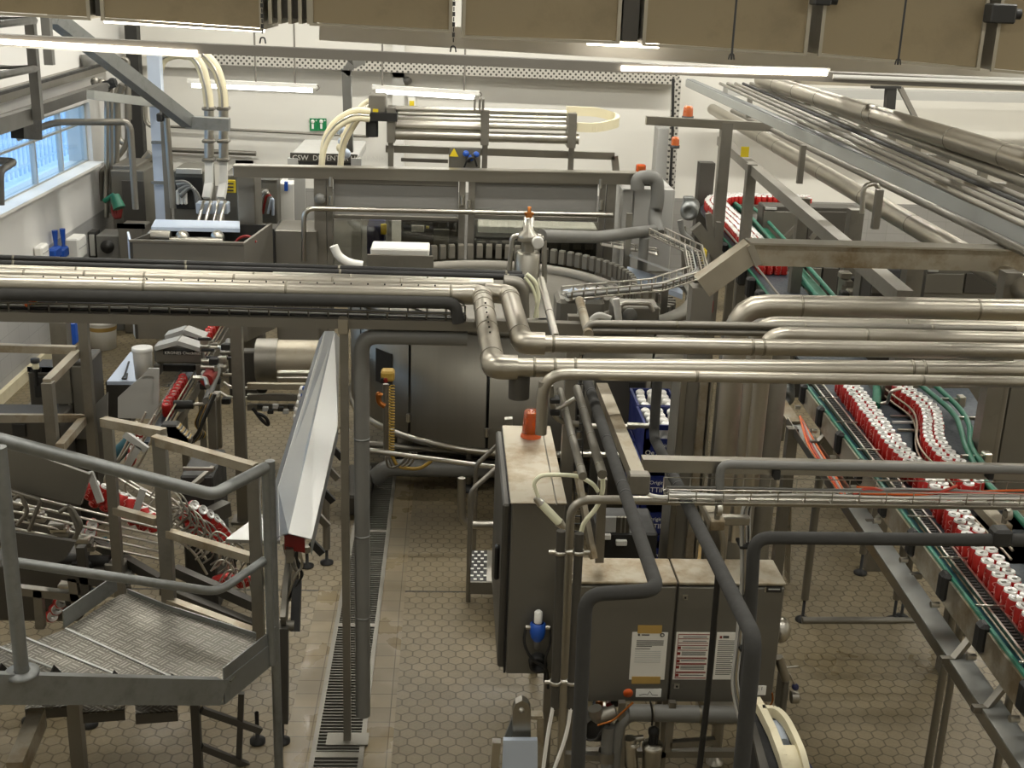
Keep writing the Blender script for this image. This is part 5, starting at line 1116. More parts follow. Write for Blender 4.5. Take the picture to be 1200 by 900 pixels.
for k in range(5): v = obj('valve', BM('white_plastic').rbox(P(343+k*1.8, 494-k*8, Y=9.6), off(P(349+k*1.8, 488-k*8, Y=9.6), 0, .1), .008), parent=vb); obj('valve_cap', BM('blue').rbox(P(347+k*1.8, 490-k*8, Y=9.58), off(P(351+k*1.8, 486-k*8, Y=9.58), 0, .05), .006), parent=v)
# ---- aluminium roof cover over the conveyor
ZA = 1.35
t = T('conveyor_cover', 'long bright aluminium gabled cover over the can conveyor left of the tall column', 'cover', P(360, 660, Z=0))
L0, R0_, M0 = P(381, 388, Z=ZA), P(398, 396, Z=ZA), P(392, 388, Z=ZA+.07)
L1, M1, R1 = P(328, 628, Z=ZA), P(338, 625, Z=ZA+.06), P(365, 632, Z=ZA)
Lk, Rk = P(326, 572, Z=ZA), P(396, 498, Z=ZA); Mk = P(366, 522, Z=ZA+.07)
def two_sided(b, q):
    b.add(q, [(0, 1, 2, 3)]); b.add([off(v, 0, 0, -.005) for v in q], [(3, 2, 1, 0)])
tl_ = (Lk.y-L0.y)/(L1.y-L0.y); Ml = lerp(M0, M1, tl_); tr2 = (Rk.y-R0_.y)/(R1.y-R0_.y); Mr = lerp(M0, M1, tr2)
ls_ = BM('alu'); two_sided(ls_, [L0, Lk, Ml, M0]); two_sided(ls_, [Lk, L1, M1, Ml]); obj('left_sheet', ls_, parent=t)
rs_ = BM('alu'); two_sided(rs_, [M0, Mr, Rk, R0_]); two_sided(rs_, [Mr, M1, R1, Rk]); obj('right_sheet', rs_, parent=t)
lf = BM('alu')
for p, q in ((L0, Lk), (Lk, L1)): lf.plate([p, q, off(q, -.05, 0, -.08), off(p, -.05, 0, -.08)], .004)
obj('left_flange', lf, parent=t); obj('right_flange', BM('galv').plate([Rk, R1, off(R1, 0, 0, -.09), off(Rk, 0, 0, -.09)], .004), parent=t)
obj('front_closure', BM('red').plate([off(L1, .02, .05, -.005), off(R1, -.04, .05, -.005), off(R1, -.04, .05, -.1), off(L1, .02, .05, -.1)], .01), parent=t)
for (x, y0, x1, y1) in ((381, 575, 383, 660), (361, 640, 360, 664)):
    f = P(x1, y1, Z=0); zt = P(x, y0, Y=f.y).z; l = obj('leg', BM('steel_dull').tube([Vector((f.x, f.y, .12)), Vector((f.x, f.y, zt))], .028, n=10), parent=t); obj('leveling_foot', BM('black').lathe([(.05, 0), (.05, .015), (.012, .03), (.012, .14)], f, 14), parent=l)
obj('side_bar', BM('steel_dull').bar(off(Lk, .05, 0, -.12), off(L1, .05, 0, -.12), .04, .08), parent=t)
for k in range(5): c = lerp(Rk, R1, .1+.2*k); obj('side_bracket', BM('steel_dull' if k % 2 else 'black').bar(off(c, -.02, 0, -.1), off(c, .04, 0, -.17), .025, .04), parent=t)
S('side_cover', BM('alu').plate(PZ(1.1, (264, 632), (328, 634), (328, 596), (300, 605)), .02, (0, 0, 1)), 'flat bright aluminium sheet left of the gabled conveyor cover', 'cover')
# conveyor below the cover coming towards us
t = T('discharge_conveyor', 'conveyor end with wire guides and black brackets below the front of the aluminium cover', 'conveyor', P(340, 760, Z=0)*1)
za = 1.1
obj('chute_plate', BM('steel_worn').plate([P(328, 700, Y=6.3), P(338, 640, Y=6.5), P(350, 645, Y=6.5), P(340, 705, Y=6.3)], .02), parent=t)
obj('side_frame', BM('steel_dull').bar(P(340, 640, Y=6.45), P(332, 730, Y=6.0), .03, .12), parent=t)
obj('right_bracket', BM('black').bar(P(348, 680, Y=6.2), P(346, 740, Y=6.05), .05, .06), parent=t)
wr = BM('steel_bright')
for k in range(10): wr.use(['steel_bright', 'steel_dull', 'dark'][k % 3]).tube(PY(6.4-.03*k, (332+k*2, 637), (336+(k*7) % 22, 655+k), (344+(k*5) % 14, 672), (352-k*2, 690+k*2)), .007, .08, 5)
obj('wire_guides', wr, parent=t); obj('leg', BM('panel_dark').bar(P(333, 735, Y=6.0), Vector((P(334, 870, Y=6.0).x, 6.0, .2)), .045), parent=t)
obj('roller', BM('steel_dull').cyl(P(326, 733, Y=6.05), P(345, 733, Y=6.05), .03, n=12), parent=t)
for x in (302, 331): f = P(x, 870, Z=0); obj('leveling_foot', BM('black').lathe([(.045, 0), (.045, .02), (.012, .03), (.012, .2)], f, 14), parent=t)
# ---- twist chute full of cans, left of the stair
t = T('twist_chute', 'curved wire chute carrying red cans down behind the stair handrail', 'chute', P(150, 620, Y=7.4)*1)
wr = BM('steel_bright')
ctr = PY(7.6, (172, 500), (150, 545), (128, 570), (165, 592), (200, 610), (235, 630), (252, 660))
for o_ in ((-.07, .06), (.07, .06), (-.07, -.05), (.07, -.05), (0, .1)): wr.tube([off(p, o_[0]*.6, o_[0], o_[1]) for p in ctr], .009, .15, 6)
obj('wire_guides', wr, parent=t)
for (x0, y0, x1, y1) in ((105, 553, 118, 588), (168, 573, 158, 604), (146, 508, 172, 527), (163, 523, 150, 545)): obj('clamp_bracket', BM('light_grey').bar(P(x0, y0, Y=6.85), P(x1, y1, Y=6.85), .025, .04), parent=t)
lab = 'red can lying in the twist chute behind the stair handrail'; g_ = 'cans in the left twist chute'
for k in range(8):
    p = P(104+k*11.2, 584+k*5.6, Y=7.0); make_can((p.x, p.y, p.z), lab, g_, (.15, .42, .4*k))
for k in range(6):
    p = P(110+k*12, 596+k*5.6, Y=7.12); make_can((p.x, p.y, p.z+.02), lab, g_, (.15, .42, .7*k))
for k in range(4): make_can(P(152+k*3.5, 542-k*10, Y=7.9), lab, g_, (.9, 0, .4))
for k in range(22):
    u = k/21; cx, cy = 198+62*u+6*math.sin(k*2.1), 588+72*u+8*math.cos(k*1.7); q = P(cx, cy, Y=7.0)
    obj('wire_loop', BM(['steel_bright', 'steel_dull', 'steel'][k % 3]).tube([off(q, -.12, 0, .02), off(q, -.06, .02, .09+.02*math.sin(k)), off(q, .05, 0, .06), off(q, .1, -.03, -.06), off(q, .02, -.02, -.12)], .006, .06, 5), parent=t)
for k in range(14):
    q = P(258+(k*17) % 46, 636+(k*11) % 54, Y=6.8)
    obj('wire_loop', BM(['steel_bright', 'steel_dull', 'dark'][k % 3]).tube([off(q, -.08, 0, .0), off(q, -.03, .02, .08), off(q, .06, 0, .03), off(q, .08, -.03, -.07)], .006, .05, 5), parent=t)
for k in range(8): make_can(P(220+k*5.5, 598+k*7, Y=7.15), 'red can behind wires in the bend before the flat aluminium sheet', 'cans in the wire bend', (.7, .7, .3*k))
for k in range(5): make_can(P(212+k*7.5, 608+k*9, Y=7.3), 'red can behind wires in the bend before the flat aluminium sheet', 'cans in the wire bend', (.5, .9, .6))
for k in range(3): make_can(P(104+k*2, 632-k*9, Y=7.0), 'red can in the lower lane under the twist chute', 'cans under the twist chute', (1.2, 0, .3))
for k in range(3): make_can(P(58+k*5, 722-k*8, Y=6.8), 'red can low down between the frames left of the landing', 'cans left of the landing', (1.1, .4, .3))
for k in range(3): make_can(P(250+k*14, 682+k*1, Y=6.9), 'red can low in the wire guides right of the twist chute', 'cans low in the wire guides', (.4, 1.2, .3))
S('blue_guide_roller', BM('belt_teal').cyl(P(134, 536, Y=8.0), P(158, 512, Y=8.0), .05, n=14), 'blue green roller beside the red cans above the twist chute', 'roller')
S('teal_belt_end', BM('belt_teal').plate(PY(7.9, (112, 632), (128, 670), (140, 668), (124, 630)), .02), 'blue green belt strip under the twist chute', 'belt')
# sloping dark panels and frames under the handrail
S('sloping_machine_panel', BM('panel_grey').plate(PY(6.6, (-30, 523), (8, 522), (105, 556), (94, 592), (-30, 563)), .04, (0, -1, .2)), 'large dark stainless panel sloping under the handrail near the window wall', 'panel')
S('lower_machine_panel', BM('panel_dark').plate(PY(6.3, (4, 622), (88, 635), (76, 655), (62, 662), (8, 655)), .04, (0, -1, .2)), 'dark sloping panel above the landing near the window wall', 'panel')
t = T('wire_guide_frame', 'stainless wire guide frame of thin rods under the sloping panel', 'frame', P(60, 640, Y=6.6))
for k in range(5): obj('rod', BM('steel_bright').tube([P(-20, 572+k*10, Y=6.7), P(50, 586+k*10, Y=6.7), P(190, 620+k*9, Y=6.9)], .008, n=6), parent=t)
hb = BM('steel_dull')
for (pp_) in (((4, 590), (8, 573), (48, 586), (34, 622)), ((16, 585), (24, 577), (33, 600), (20, 615)), ((70, 600), (82, 592), (96, 615), (88, 632)), ((80, 592), (92, 622), (84, 636))): hb.tube(PY(6.55, *pp_), .013, .03, 6)
obj('bent_brackets', hb, parent=t)
for k in range(10): c = P(15+(k*29) % 90, 590+(k*17) % 55, Y=6.75); obj('clamp_block', BM('steel_bright' if k % 2 else 'steel_dull').rbox(off(c, -.05, -.03, -.02), off(c, .05, .03, .02), .006), parent=t)
machine_block('dark_gear_trough', 'trough', 'dark open trough right of the square guard rail posts', 212, 558, 250, 600, 7.6, .5, 'dark', [('lip', 'steel_dull', 214, 548, 250, 552, .02)])
S('sloping_rod', BM('steel_dull').bar(P(222, 572, Y=7.5), P(250, 548, Y=7.7), .03, .03), 'thin sloping bar over the dark trough', 'bar')
S('angled_foot', BM('panel_dark').bar(P(232, 612, Y=7.4), P(266, 595, Y=7.6), .08, .1), 'dark angled foot beside the dark trough', 'bracket')
t = T('gear_machine', 'dark machine frame with rollers under the twist chute left of the landing', 'machine frame', P(90, 700, Y=6.6))
for (x0, y0, x1, y1) in ((8, 660, 130, 684), (14, 690, 100, 700), (95, 640, 102, 700), (45, 690, 48, 735), (85, 676, 92, 720)): obj('frame_bar', BM('steel_dull' if y0 > 670 else 'panel_dark').bar(P(x0, y0, Y=6.6), P(x1, y1, Y=6.6), .05), parent=t)
for k in range(12): c = P(75+(k*31) % 70, 655+(k*19) % 50, Y=6.75); hb = BM(['dark', 'steel_dull', 'steel_bright', 'black', 'plastic_grey'][k % 5]); obj('gear', hb.rbox(off(c, -.06, -.05, -.04), off(c, .06, .05, .04), .01) if k % 2 else hb.cyl(off(c, -.08), off(c, .08), .035, n=10), parent=t)
obj('gear_housing', BM('panel_dark').rbox(P(-10, 730, Y=6.9), off(P(90, 660, Y=6.9), 0, .3), .03), parent=t)
S('inclined_channel', BM('steel_worn').bar(P(45, 840, Y=5.0), P(18, 905, Y=4.6), .07, .1), 'worn stainless channel sloping down below the stair stringer', 'channel')
t = T('slim_support', 'grey square support post under the landing below the stair', 'post', P(94, 905, Z=0)); f = P(94, 905, Z=0); obj('post', BM('steel_dull').box((f.x-.035, f.y-.035, .0), (f.x+.035, f.y+.035, .8)), parent=t); obj('head_plate', BM('steel_dull').box((f.x-.06, f.y-.06, .8), (f.x+.06, f.y+.06, .82)), parent=t)
for k, (x, y) in enumerate(((36, 846), (105, 850))):
    f = P(x, y, Z=0); t = T('levelling_stand', ['left', 'right'][k]+' one of the two black levelling feet under the stair stringer', 'foot', f, 'levelling feet under the stair'); obj('pad', BM('black').lathe([(.05, 0), (.05, .02), (.02, .04), (0, .04)], f, 14), parent=t); obj('spindle', BM('dark').cyl(off(f, 0, 0, .04), off(f, 0, 0, .3), .014, n=8), parent=t)
# ------------------------------------------------------------------ clad pipes to the right of the bridge
def bend_pipe(name, lab, x0, y0, y1, Y, r, m, drop, bands):
    a = P(x0, y0, Y=Y); b = PX(1240, y1, Y=Y); lo = Vector((a.x, Y, drop)) if drop is not None else None
    pts = ([lo] if lo else [])+[a, b]; return pipe(name, lab, 'pipe', pts, r, m, bend=max(.1, r*2.4), bands=[(len(pts)-2, bands)], n=18, nb=4 if r > .05 else 6)
bend_pipe('clad_pipe', 'thickest clad pipe at the back of the pipe stack, its elbow going down', 866, 358, 364, e2.y+1.35, .062, 'clad', .6, [.12, .47, .75])
bend_pipe('clad_pipe', 'second pipe from the back in the clad pipe stack, nested inside the thick elbow', 888, 380, 386, e2.y+1.05, .042, 'clad', 1.4, [.3, .55, .8])
bend_pipe('clad_pipe', 'short elbowed clad pipe in the middle of the clad pipe stack', 898, 392, 399, e2.y+.75, .04, 'clad', 1.8, [.2, .6, .85])
bend_pipe('bent_pipe', 'thin pipe at the front of the clad pipe stack, bent down at its left end', 637, 438, 448, e2.y-.1, .024, 'clad', 2.42, [.2, .5, .75])
for k, (y, x1) in enumerate(((379, 1190), (387, 960))):
    pts = [P(686, y+8, Y=e2.y+.9), P(692, y, Y=e2.y+.9), P(x1, y+(x1-690)*.014, Y=e2.y+.9)]
    pipe('thin_pipe', ['upper', 'lower'][k]+' of two thin pipes behind the clad pipe stack', 'pipe', pts, .018, 'steel_dull', .05, bands=[(1, [.2, .5, .8])], n=10)
# grey cable duct bending down (portal)
YP = 7.2; w_ = .13
a, b, c, d = P(840, 400, Y=YP), P(822, 335, Y=YP), P(875, 296, Y=YP), P(1196, 304, Y=YP)
t = T('cable_duct', 'wide pale grey cable duct with a sloping bend down to a post', 'duct', Vector((P(822, 380, Y=YP).x, YP, 0)))
pb_ = Vector((b.x, YP, b.z))
obj('horizontal_duct', BM('steel_worn').bar(c, d, .13, w_), parent=t); obj('duct_lid', BM('steel_bright').bar(off(c, 0, -.01, w_/2+.006), off(d, 0, -.01, w_/2+.006), .15, .012), parent=t)
obj('sloping_duct', BM('steel_worn').bar(off(c, .03, 0, .02), off(pb_, -.0, 0, 0), .132, w_), parent=t)
obj('vertical_duct', BM('steel_flat').box((b.x-w_/2, YP-.064, 0), (b.x+w_/2, YP+.064, b.z)), parent=t)
obj('joint_cover', BM('steel_bright').bar(off(c, .0, -.07, .06), off(c, .06, -.07, -.06), .02, .04), parent=t)
obj('end_post', BM('steel_dull').box((d.x-.03, YP+.06, 0), (d.x+.03, YP+.12, d.z)), parent=t)
# ------------------------------------------------------------------ pipe rack running away along the right
def zx(p, z): return P(*p, Z=z)
ZR1, ZR2, ZR3 = 3.4, 3.2, 2.6
def deep(name, lab, cat, p, q, z, r, m, bands=None, ext=1.35):
    a, b = P(*p, Z=z), P(*q, Z=z); b = a+(b-a)*1.22
    return pipe(name, lab, cat, [a, b], r, m, bands=[(0, bands)] if bands else None, n=18)
deep('clad_pipe', 'big smooth clad pipe running away under the roof beyond the cable trays', 'pipe', (892, 94), (1260, 207), ZR1, .068, 'clad', [.08, .17, .26, .42, .44, .62, .72, .86])
deep('dented_pipe', 'pale dented clad pipe with seams running away below the cable trays at the right', 'pipe', (835, 128), (1240, 362), ZR3, .075, 'clad', [.25, .31, .4, .45, .55, .64, .82])
a, b = P(805, 97, Z=ZR2), P(1260, 302, Z=ZR2); b = a+(b-a)*1.22
t = T('rack_beam', 'pale steel channel beam of the sloping pipe rack below the cable trays', 'beam', b); obj('web', BM('galv_light').bar(a, b, .03, .075), parent=t); obj('upper_flange', BM('galv').bar(off(a, .03, 0, .04), off(b, .03, 0, .04), .07, .01), parent=t); obj('lower_flange', BM('galv').bar(off(a, .03, 0, -.04), off(b, .03, 0, -.04), .07, .01), parent=t)
a, b = P(845, 165, Z=2.45), P(1060, 350, Z=2.45)
S('rack_beam', BM('steel_dull').bar(a, b, .1, .1), 'lower grey beam of the sloping pipe rack under the dented pipe', 'beam')
a, b = P(812, 150, Z=2.5), P(880, 186, Z=2.5)
for k, (y, r, m, lab) in enumerate(((258, .018, 'steel_dull', 'thin pipe one step below the pipe under the big clad pipe, on the pipe rack'), (266, .014, 'black', 'black cable bundle in the middle of the thin pipes on the pipe rack'), (273, .016, 'steel', 'bright thin pipe in the middle of the pipe rack'), (281, .018, 'steel_dull', 'dull thin pipe second from the channel beam on the pipe rack'), (291, .015, 'steel', 'thin pipe lying next to the channel beam on the pipe rack'), (236, .03, 'steel', 'grey tube right under the big clad pipe on the pipe rack'))):
    deep('rack_pipe', lab, 'pipe', (880-9*k if k < 5 else 893, 98), (1260, y), 3.3, r, m)
deep('rack_conduit', 'thin conduit beside the dented pipe, under the channel beam', 'pipe', (858, 130), (1230, 310), 2.8, .025, 'steel_dull')
deep('rack_conduit', 'upper thin conduit between dented pipe and channel beam', 'pipe', (870, 128), (1230, 290), 2.85, .02, 'steel')
# trestles
def trestle(xl, yl, xr, yr, Y, lab, posts=()):
    a, b = P(xl, yl, Y=Y), P(xr, yr, Y=Y); t = T('rack_trestle', lab, 'trestle', (a.x, Y, 0), 'trestles of the sloping pipe rack')
    obj('crossbeam', BM('steel').bar(a, b, .09, .09), parent=t)
    for x in posts: c = P(x, yl, Y=Y); obj('post', BM('steel_dull').box((c.x-.06, Y-.05, 0), (c.x+.06, Y+.05, a.z)), parent=t)
    return t
trestle(757, 141, 905, 149, 13.2, 'nearest full trestle of the pipe rack with a long crossbeam over the guard cabinet', (852,))
for (x, y, Y, lab) in ((881, 192, 12.6, 'grey rack post standing before the curved can belt'), (942, 232, 11.2, 'grey rack post standing on the inner side of the curved can belt')): c = P(x, y, Y=Y); S('rack_post', BM('steel_dull').box((c.x-.05, Y-.05, 0), (c.x+.05, Y+.05, c.z)), lab, 'post')
for (x0, y0, x1, y1, Y, lab) in ((905, 115, 935, 117, 12, 'short crossbeam under the big clad pipe, furthest away'), (935, 145, 1018, 155, 10.5, 'crossbeam under the big clad pipe in the middle of the rack'), (1035, 178, 1110, 190, 9.0, 'crossbeam under the big clad pipe right of the middle'), (1140, 218, 1230, 226, 7.6, 'crossbeam under the big clad pipe at the right edge')):
    a, b = P(x0, y0, Y=Y), P(x1, y1, Y=Y); t = T('rack_crossbeam', lab, 'beam', a, 'rack crossbeams'); obj('beam', BM('steel_dull').bar(a, b, .07, .07), parent=t)
    for k in range(3): c = lerp(a, b, .1+.4*k); obj('upright', BM('steel').bar(c, off(c, 0, 0, .22), .05), parent=t)
for (x, yt, yb, Y, lab) in ((1028, 222, 268, 8.6, 'short hanger post crossing the dented pipe'), (939, 170, 215, 11.2, 'hanger post of the pipe rack left of the dented pipe'), (878, 112, 138, 13.6, 'pair of thin hanger rods at the far end of the rack')): S('rack_hanger', VP(x, yt, yb, Y, .05, .05, 'steel_dull'), lab, 'post')
pipe('hoop_pipe', 'thin pipe bent like a hoop over the dented pipe', 'pipe', PY(8.9, (1010, 250), (1012, 218), (1026, 214), (1030, 222)), .02, 'steel_bright', .08, n=8)
for (x, yt, Y, w, lab) in ((1070, 312, 8.4, .12, 'square rack post right of the centre, below the cable duct'), (1185, 318, 6.9, .1, 'square rack post at the right edge below the cable duct'), (828, 190, 16.2, .2, 'wide dark post at the far end of the pipe rack'), (1003, 245, 10.6, .12, 'grey rack post behind the cable duct'), (1018, 310, 10.0, .16, 'double grey rack post behind the cable duct')):
    c = P(x, yt, Y=Y); S('rack_post', BM('steel_dull' if w < .2 else 'panel_dark').box((c.x-w/2, Y-w/2, 0), (c.x+w/2, Y+w/2, c.z)), lab, 'post')
# dark machines behind the conveyor
for (x0, y0, x1, y1, Y, m, lab) in ((888, 242, 1000, 330, 14.2, 'panel_dark', 'dark machine with panels behind the curved can belt'), (1020, 300, 1075, 350, 9.6, 'panel_dark', 'dark tall cabinet between the rack posts'), (940, 308, 985, 350, 12.5, 'dark', 'dark machinery between belt and rack posts'), (1080, 315, 1180, 350, 9.2, 'panel_grey', 'grey machine wall under the dented pipe at the right')):
    machine_block('dark_machine', 'machine', lab, x0, y0, x1, y1+40, Y, .25, m, [('panel', 'panel_grey', x0+4, y0+6, (x0+x1)/2-1, y1-6, .02), ('panel', 'panel_dark', (x0+x1)/2+1, y0+6, x1-4, y1-6, .02), ('label_plate', 'light_grey', x0+(x1-x0)*.08, y0+1, x0+(x1-x0)*.2, y0+4, .02)])
for (x0, y0, x1, y1, w) in ((918, 280, 937, 262, 'longer'), (950, 280, 964, 264, 'shorter')): S('diagonal_brace', BM('steel_dull').bar(P(x0, y0, Y=13.9), P(x1, y1, Y=13.9), .05), w+' of two thin diagonal braces on the dark machine behind the curved belt', 'brace')
vb = T('machine_fittings', 'cluster of bright fittings on the dark machinery between the rack posts', 'fittings', P(1000, 345, Y=10.4))
for k in range(8): c = P(990+(k*13) % 30, 322+(k*7) % 26, Y=10.3); obj('fitting', BM(['steel_bright', 'dark', 'steel_dull'][k % 3]).rbox(off(c, -.05, -.05, -.03), off(c, .05, .05, .03), .01), parent=vb)
p = P(1055, 325, Y=9.4); S('black_motor', BM('black').cyl(off(p, -.12), off(p, .12), .09, n=16).rbox(off(p, -.05, -.05, -.2), off(p, .05, .05, 0), .02), 'black motor hanging on the dark cabinet between the rack posts', 'motor')
p = P(873, 178, Y=12); S('yellow_tag', BM('yellow').box(off(p, -.04, 0, -.05), off(p, .04, .01, .05)), 'small yellow tag hanging from the pipe rack', 'tag')
# ------------------------------------------------------------------ can conveyor on the right
ZB = 1.5
def ZC_(p, dz=0): return P(*p, Z=ZB+dz)
# lanes by their lid centres
near_l = [P(*p, Z=ZB+.129) for p in ((985, 440), (995, 453), (1022, 489), (1048, 525), (1080, 550), (1100, 575), (1131, 619), (1158, 657), (1190, 698), (1222, 738))]
near_l.append(near_l[-1]+(near_l[-1]-near_l[-3]).normalized()*.8)
near_r = [P(*p, Z=ZB+.129) for p in ((991, 438), (1003, 452), (1037, 487), (1064, 524), (1090, 549), (1108, 573), (1140, 620), (1170, 656), (1203, 698), (1232, 735))]
near_r.append(near_r[-1]+(near_r[-1]-near_r[-3]).normalized()*.8)
far_c = [P(*p, Z=ZB+.129) for p in ((946, 350), (930, 334), (912, 312), (890, 288), (872, 268), (858, 254), (846, 243), (838, 234), (842, 229), (860, 227), (900, 228), (950, 230))]
s_lane = [P(*p, Z=ZB+.129) for p in ((1052, 446), (1063, 455), (1080, 466), (1090, 476), (1094, 490), (1093, 503), (1097, 516), (1107, 528), (1122, 541), (1138, 560), (1160, 583), (1183, 606), (1210, 634))]
belt_c = [((a+b)/2-Vector((0, 0, .129))) for a, b in zip(near_l, near_r)]
# belts
def ribbon(pts, w, material, th=.02, z=0, o=0):
    b = BM(material); vs = []; pts = [Vector(p) for p in pts]
    for i, p in enumerate(pts):
        d = (pts[min(i+1, len(pts)-1)]-pts[max(i-1, 0)]); s_ = Vector((d.y, -d.x, 0)).normalized(); c = off(p, 0, 0, z)+s_*o
        vs += [c-s_*w/2, c+s_*w/2, c+s_*w/2-Vector((0, 0, th)), c-s_*w/2-Vector((0, 0, th))]
    fs = []
    for i in range(len(pts)-1):
        a = 4*i
        for k in range(4): fs.append((a+k, a+(k+1) % 4, a+4+(k+1) % 4, a+4+k))
    fs += [(0, 1, 2, 3), (4*len(pts)-1, 4*len(pts)-2, 4*len(pts)-3, 4*len(pts)-4)]
    return b.add(vs, fs)
cv = T('can_conveyor', 'long can conveyor with dark belt and green edge strips under the clad pipes', 'conveyor', (2.6, 6, 0))
E0, E1 = ZC_((939, 450)), ZC_((1217, 824)); E1 = E0+(E1-E0)*1.2; ed = (E1-E0); en = Vector((-ed.y, ed.x, 0)).normalized(); en = en if en.x > 0 else -en
def strip(o, w, m, z=0, th=.02, nm='strip', a=E0, b=E1): obj(nm, BM(m).bar(off(a, 0, 0, z-th/2)+en*o, off(b, 0, 0, z-th/2)+en*o, w, th), parent=cv)
Ef = E0-ed.normalized()*1.2
strip(.012, .012, 'steel_worn', -.0, .14, 'side_plate'); strip(.026, .016, 'green_light', .015, .02, 'edge_strip')
strip(.05, .06, 'belt_teal', -.015, .02, 'transfer_belt')
strip(.066, .012, 'steel_bright', .04, .02, 'front_guide'); strip(.122, .012, 'steel_bright', .045, .025, 'back_guide')
strip(.094, .05, 'steel_bright', .02, .01, 'chain_track')
hb = BM('dark'); L = ed.length; k = 0
while k*.03 < L: c = off(E0, 0, 0, .03)+ed*(k*.03/L)+en*.094; hb.bar(c-en*.02, c+en*.02, .016, .012); k += 1
obj('grip_chain', hb, parent=cv)
bl = ribbon([Ef+en*.405, E0+en*.405, E1+en*.405], .55, 'belt', .02, 0); obj('main_belt', bl, parent=cv)
for k in range(10):
    c = E0+ed*(k/10.08+.0167); br = obj('black_bracket', BM('black').rbox(off(c, -.025, -.04, -.12), off(c, .03, .04, .03), .018), parent=cv); obj('bolt', BM('steel_bright').cyl(off(c, -.05, 0, -.15), off(c, -.01, 0, -.15), .016, n=8), parent=br)
    obj('cross_rod', BM('steel_bright').bar(off(c, 0, .1, .06), off(c, 0, .1, .06)+en*.14, .008), parent=cv)
for (x, y) in ((1140, 745), (1100, 650), (1045, 590), (975, 500), (1180, 800)):
    c = ZC_((x, y), -.14); ab = BM('steel_dull').bar(c, off(c, -.1, -.05, -.1), .03).bar(off(c, -.1, -.05, -.1), off(c, -.16, -.05, -.1), .03); obj('arm', ab, parent=cv)
for (x, y, h) in ((940, 727, 1.2), (1008, 672, 1.2), (1047, 727, 1.25), (1056, 724, 1.25)):
    f = P(x, y, Z=0); l = obj('leg', BM('steel_dull').tube([off(f, 0, 0, .17), off(f, 0, 0, h)], .028, n=12), parent=cv); obj('leveling_foot', BM('black').lathe([(.05, 0), (.05, .015), (.018, .035), (.011, .04), (.011, .18), (0, .18)], f, 16), parent=l)
f1_, f2_ = P(940, 727, Z=.35), P(1047, 727, Z=.35); obj('leg_tie_bar', BM('steel_dull').tube([f1_, f2_], .024, n=10), parent=cv); obj('leg_tie_bar', BM('steel_dull').tube([f2_, off(f2_, .4)], .02, n=10), parent=cv)
for (x, y) in ((1126, 730), (1184, 815)):
    c = P(x, y, Z=1.3); obj('leg', BM('steel_dull').tube([(c.x, c.y, 0), (c.x, c.y, 1.4)], .018, n=10), parent=cv)
# S-shaped second lane with green rails
cs = T('curved_can_lane', 'second can lane snaking beside the long conveyor with green tube rails', 'conveyor', (3.9, 8, 0))
sb = [off(p, 0, 0, -.129) for p in s_lane]
pp = B().path(sb, .5, 6); obj('belt', ribbon(pp, .34, 'belt', .02, -.0, -.06), parent=cs)
obj('curve_bed', BM('belt').plate(PZ(ZB-.015, (1060, 455), (1135, 455), (1165, 500), (1150, 540), (1165, 566), (1130, 556), (1090, 515)), .02, (0, 0, 1)), parent=cs)
for k, pts in enumerate([((1075, 448), (1120, 485), (1128, 510), (1130, 520), (1142, 545), (1152, 560)), ((1092, 448), (1125, 478), (1137, 498), (1137, 525), (1155, 548), (1160, 553)), ((1155, 565), (1180, 590), (1215, 630))]): obj('green_rail', BM('green').tube(PZ(ZB+.1, *pts), .018, .2, 8), parent=cs)
for (x, y) in ((1128, 490), (1132, 535), (1105, 468)): c = P(x, y, Z=ZB+.1); obj('rail_clamp', BM('steel_bright').bar(off(c, -.03), off(c, .14), .02).rbox(off(c, .1, -.03, -.05), off(c, .15, .03, .03), .006), parent=cs)
rb = T('belt_transfer', 'dark transfer belt with cross bars between the two can lanes', 'belt', P(1060, 480, Z=ZB-.2))
obj('belt', BM('belt').plate(PZ(ZB-.03, (1030, 440), (1062, 440), (1085, 492), (1068, 495)), .02, (0, 0, 1)), parent=rb)
for (x0, y0, x1, y1, m) in ((1043, 489, 1086, 490, 'steel_bright'), (1046, 496, 1087, 496, 'light_grey'), (1052, 505, 1086, 506, 'steel_worn'), (1042, 460, 1073, 496, 'steel_bright')): obj('cross_bar', BM(m).bar(P(x0, y0, Z=ZB), P(x1, y1, Z=ZB), .025), parent=rb)
obj('green_rail', BM('green').tube(PZ(ZB+.05, (1027, 440), (1028, 464), (1026, 476)), .03, .1, 10), parent=rb)
obj('box', BM('steel_dull').rbox(P(1033, 471, Z=ZB-.02), off(P(1041, 458, Z=ZB), 0, .1, .15), .01), parent=rb)
obj('hose', BM('steel_bright').tube([P(1030, 473, Z=ZB+.05), P(1040, 472, Z=ZB+.05), P(1044, 458, Z=ZB+.2), P(1056, 455, Z=ZB+.2)], .012, .08, 6), parent=rb)
machine_block('transfer_box', 'box', 'grey box under the transfer belt between the can lanes', 1054, 507, 1088, 532, P(1070, 506, Z=ZB).y+.1, .3, 'panel_grey', [('lip', 'steel_worn', 1053, 504, 1089, 508, .02)], stand=False)
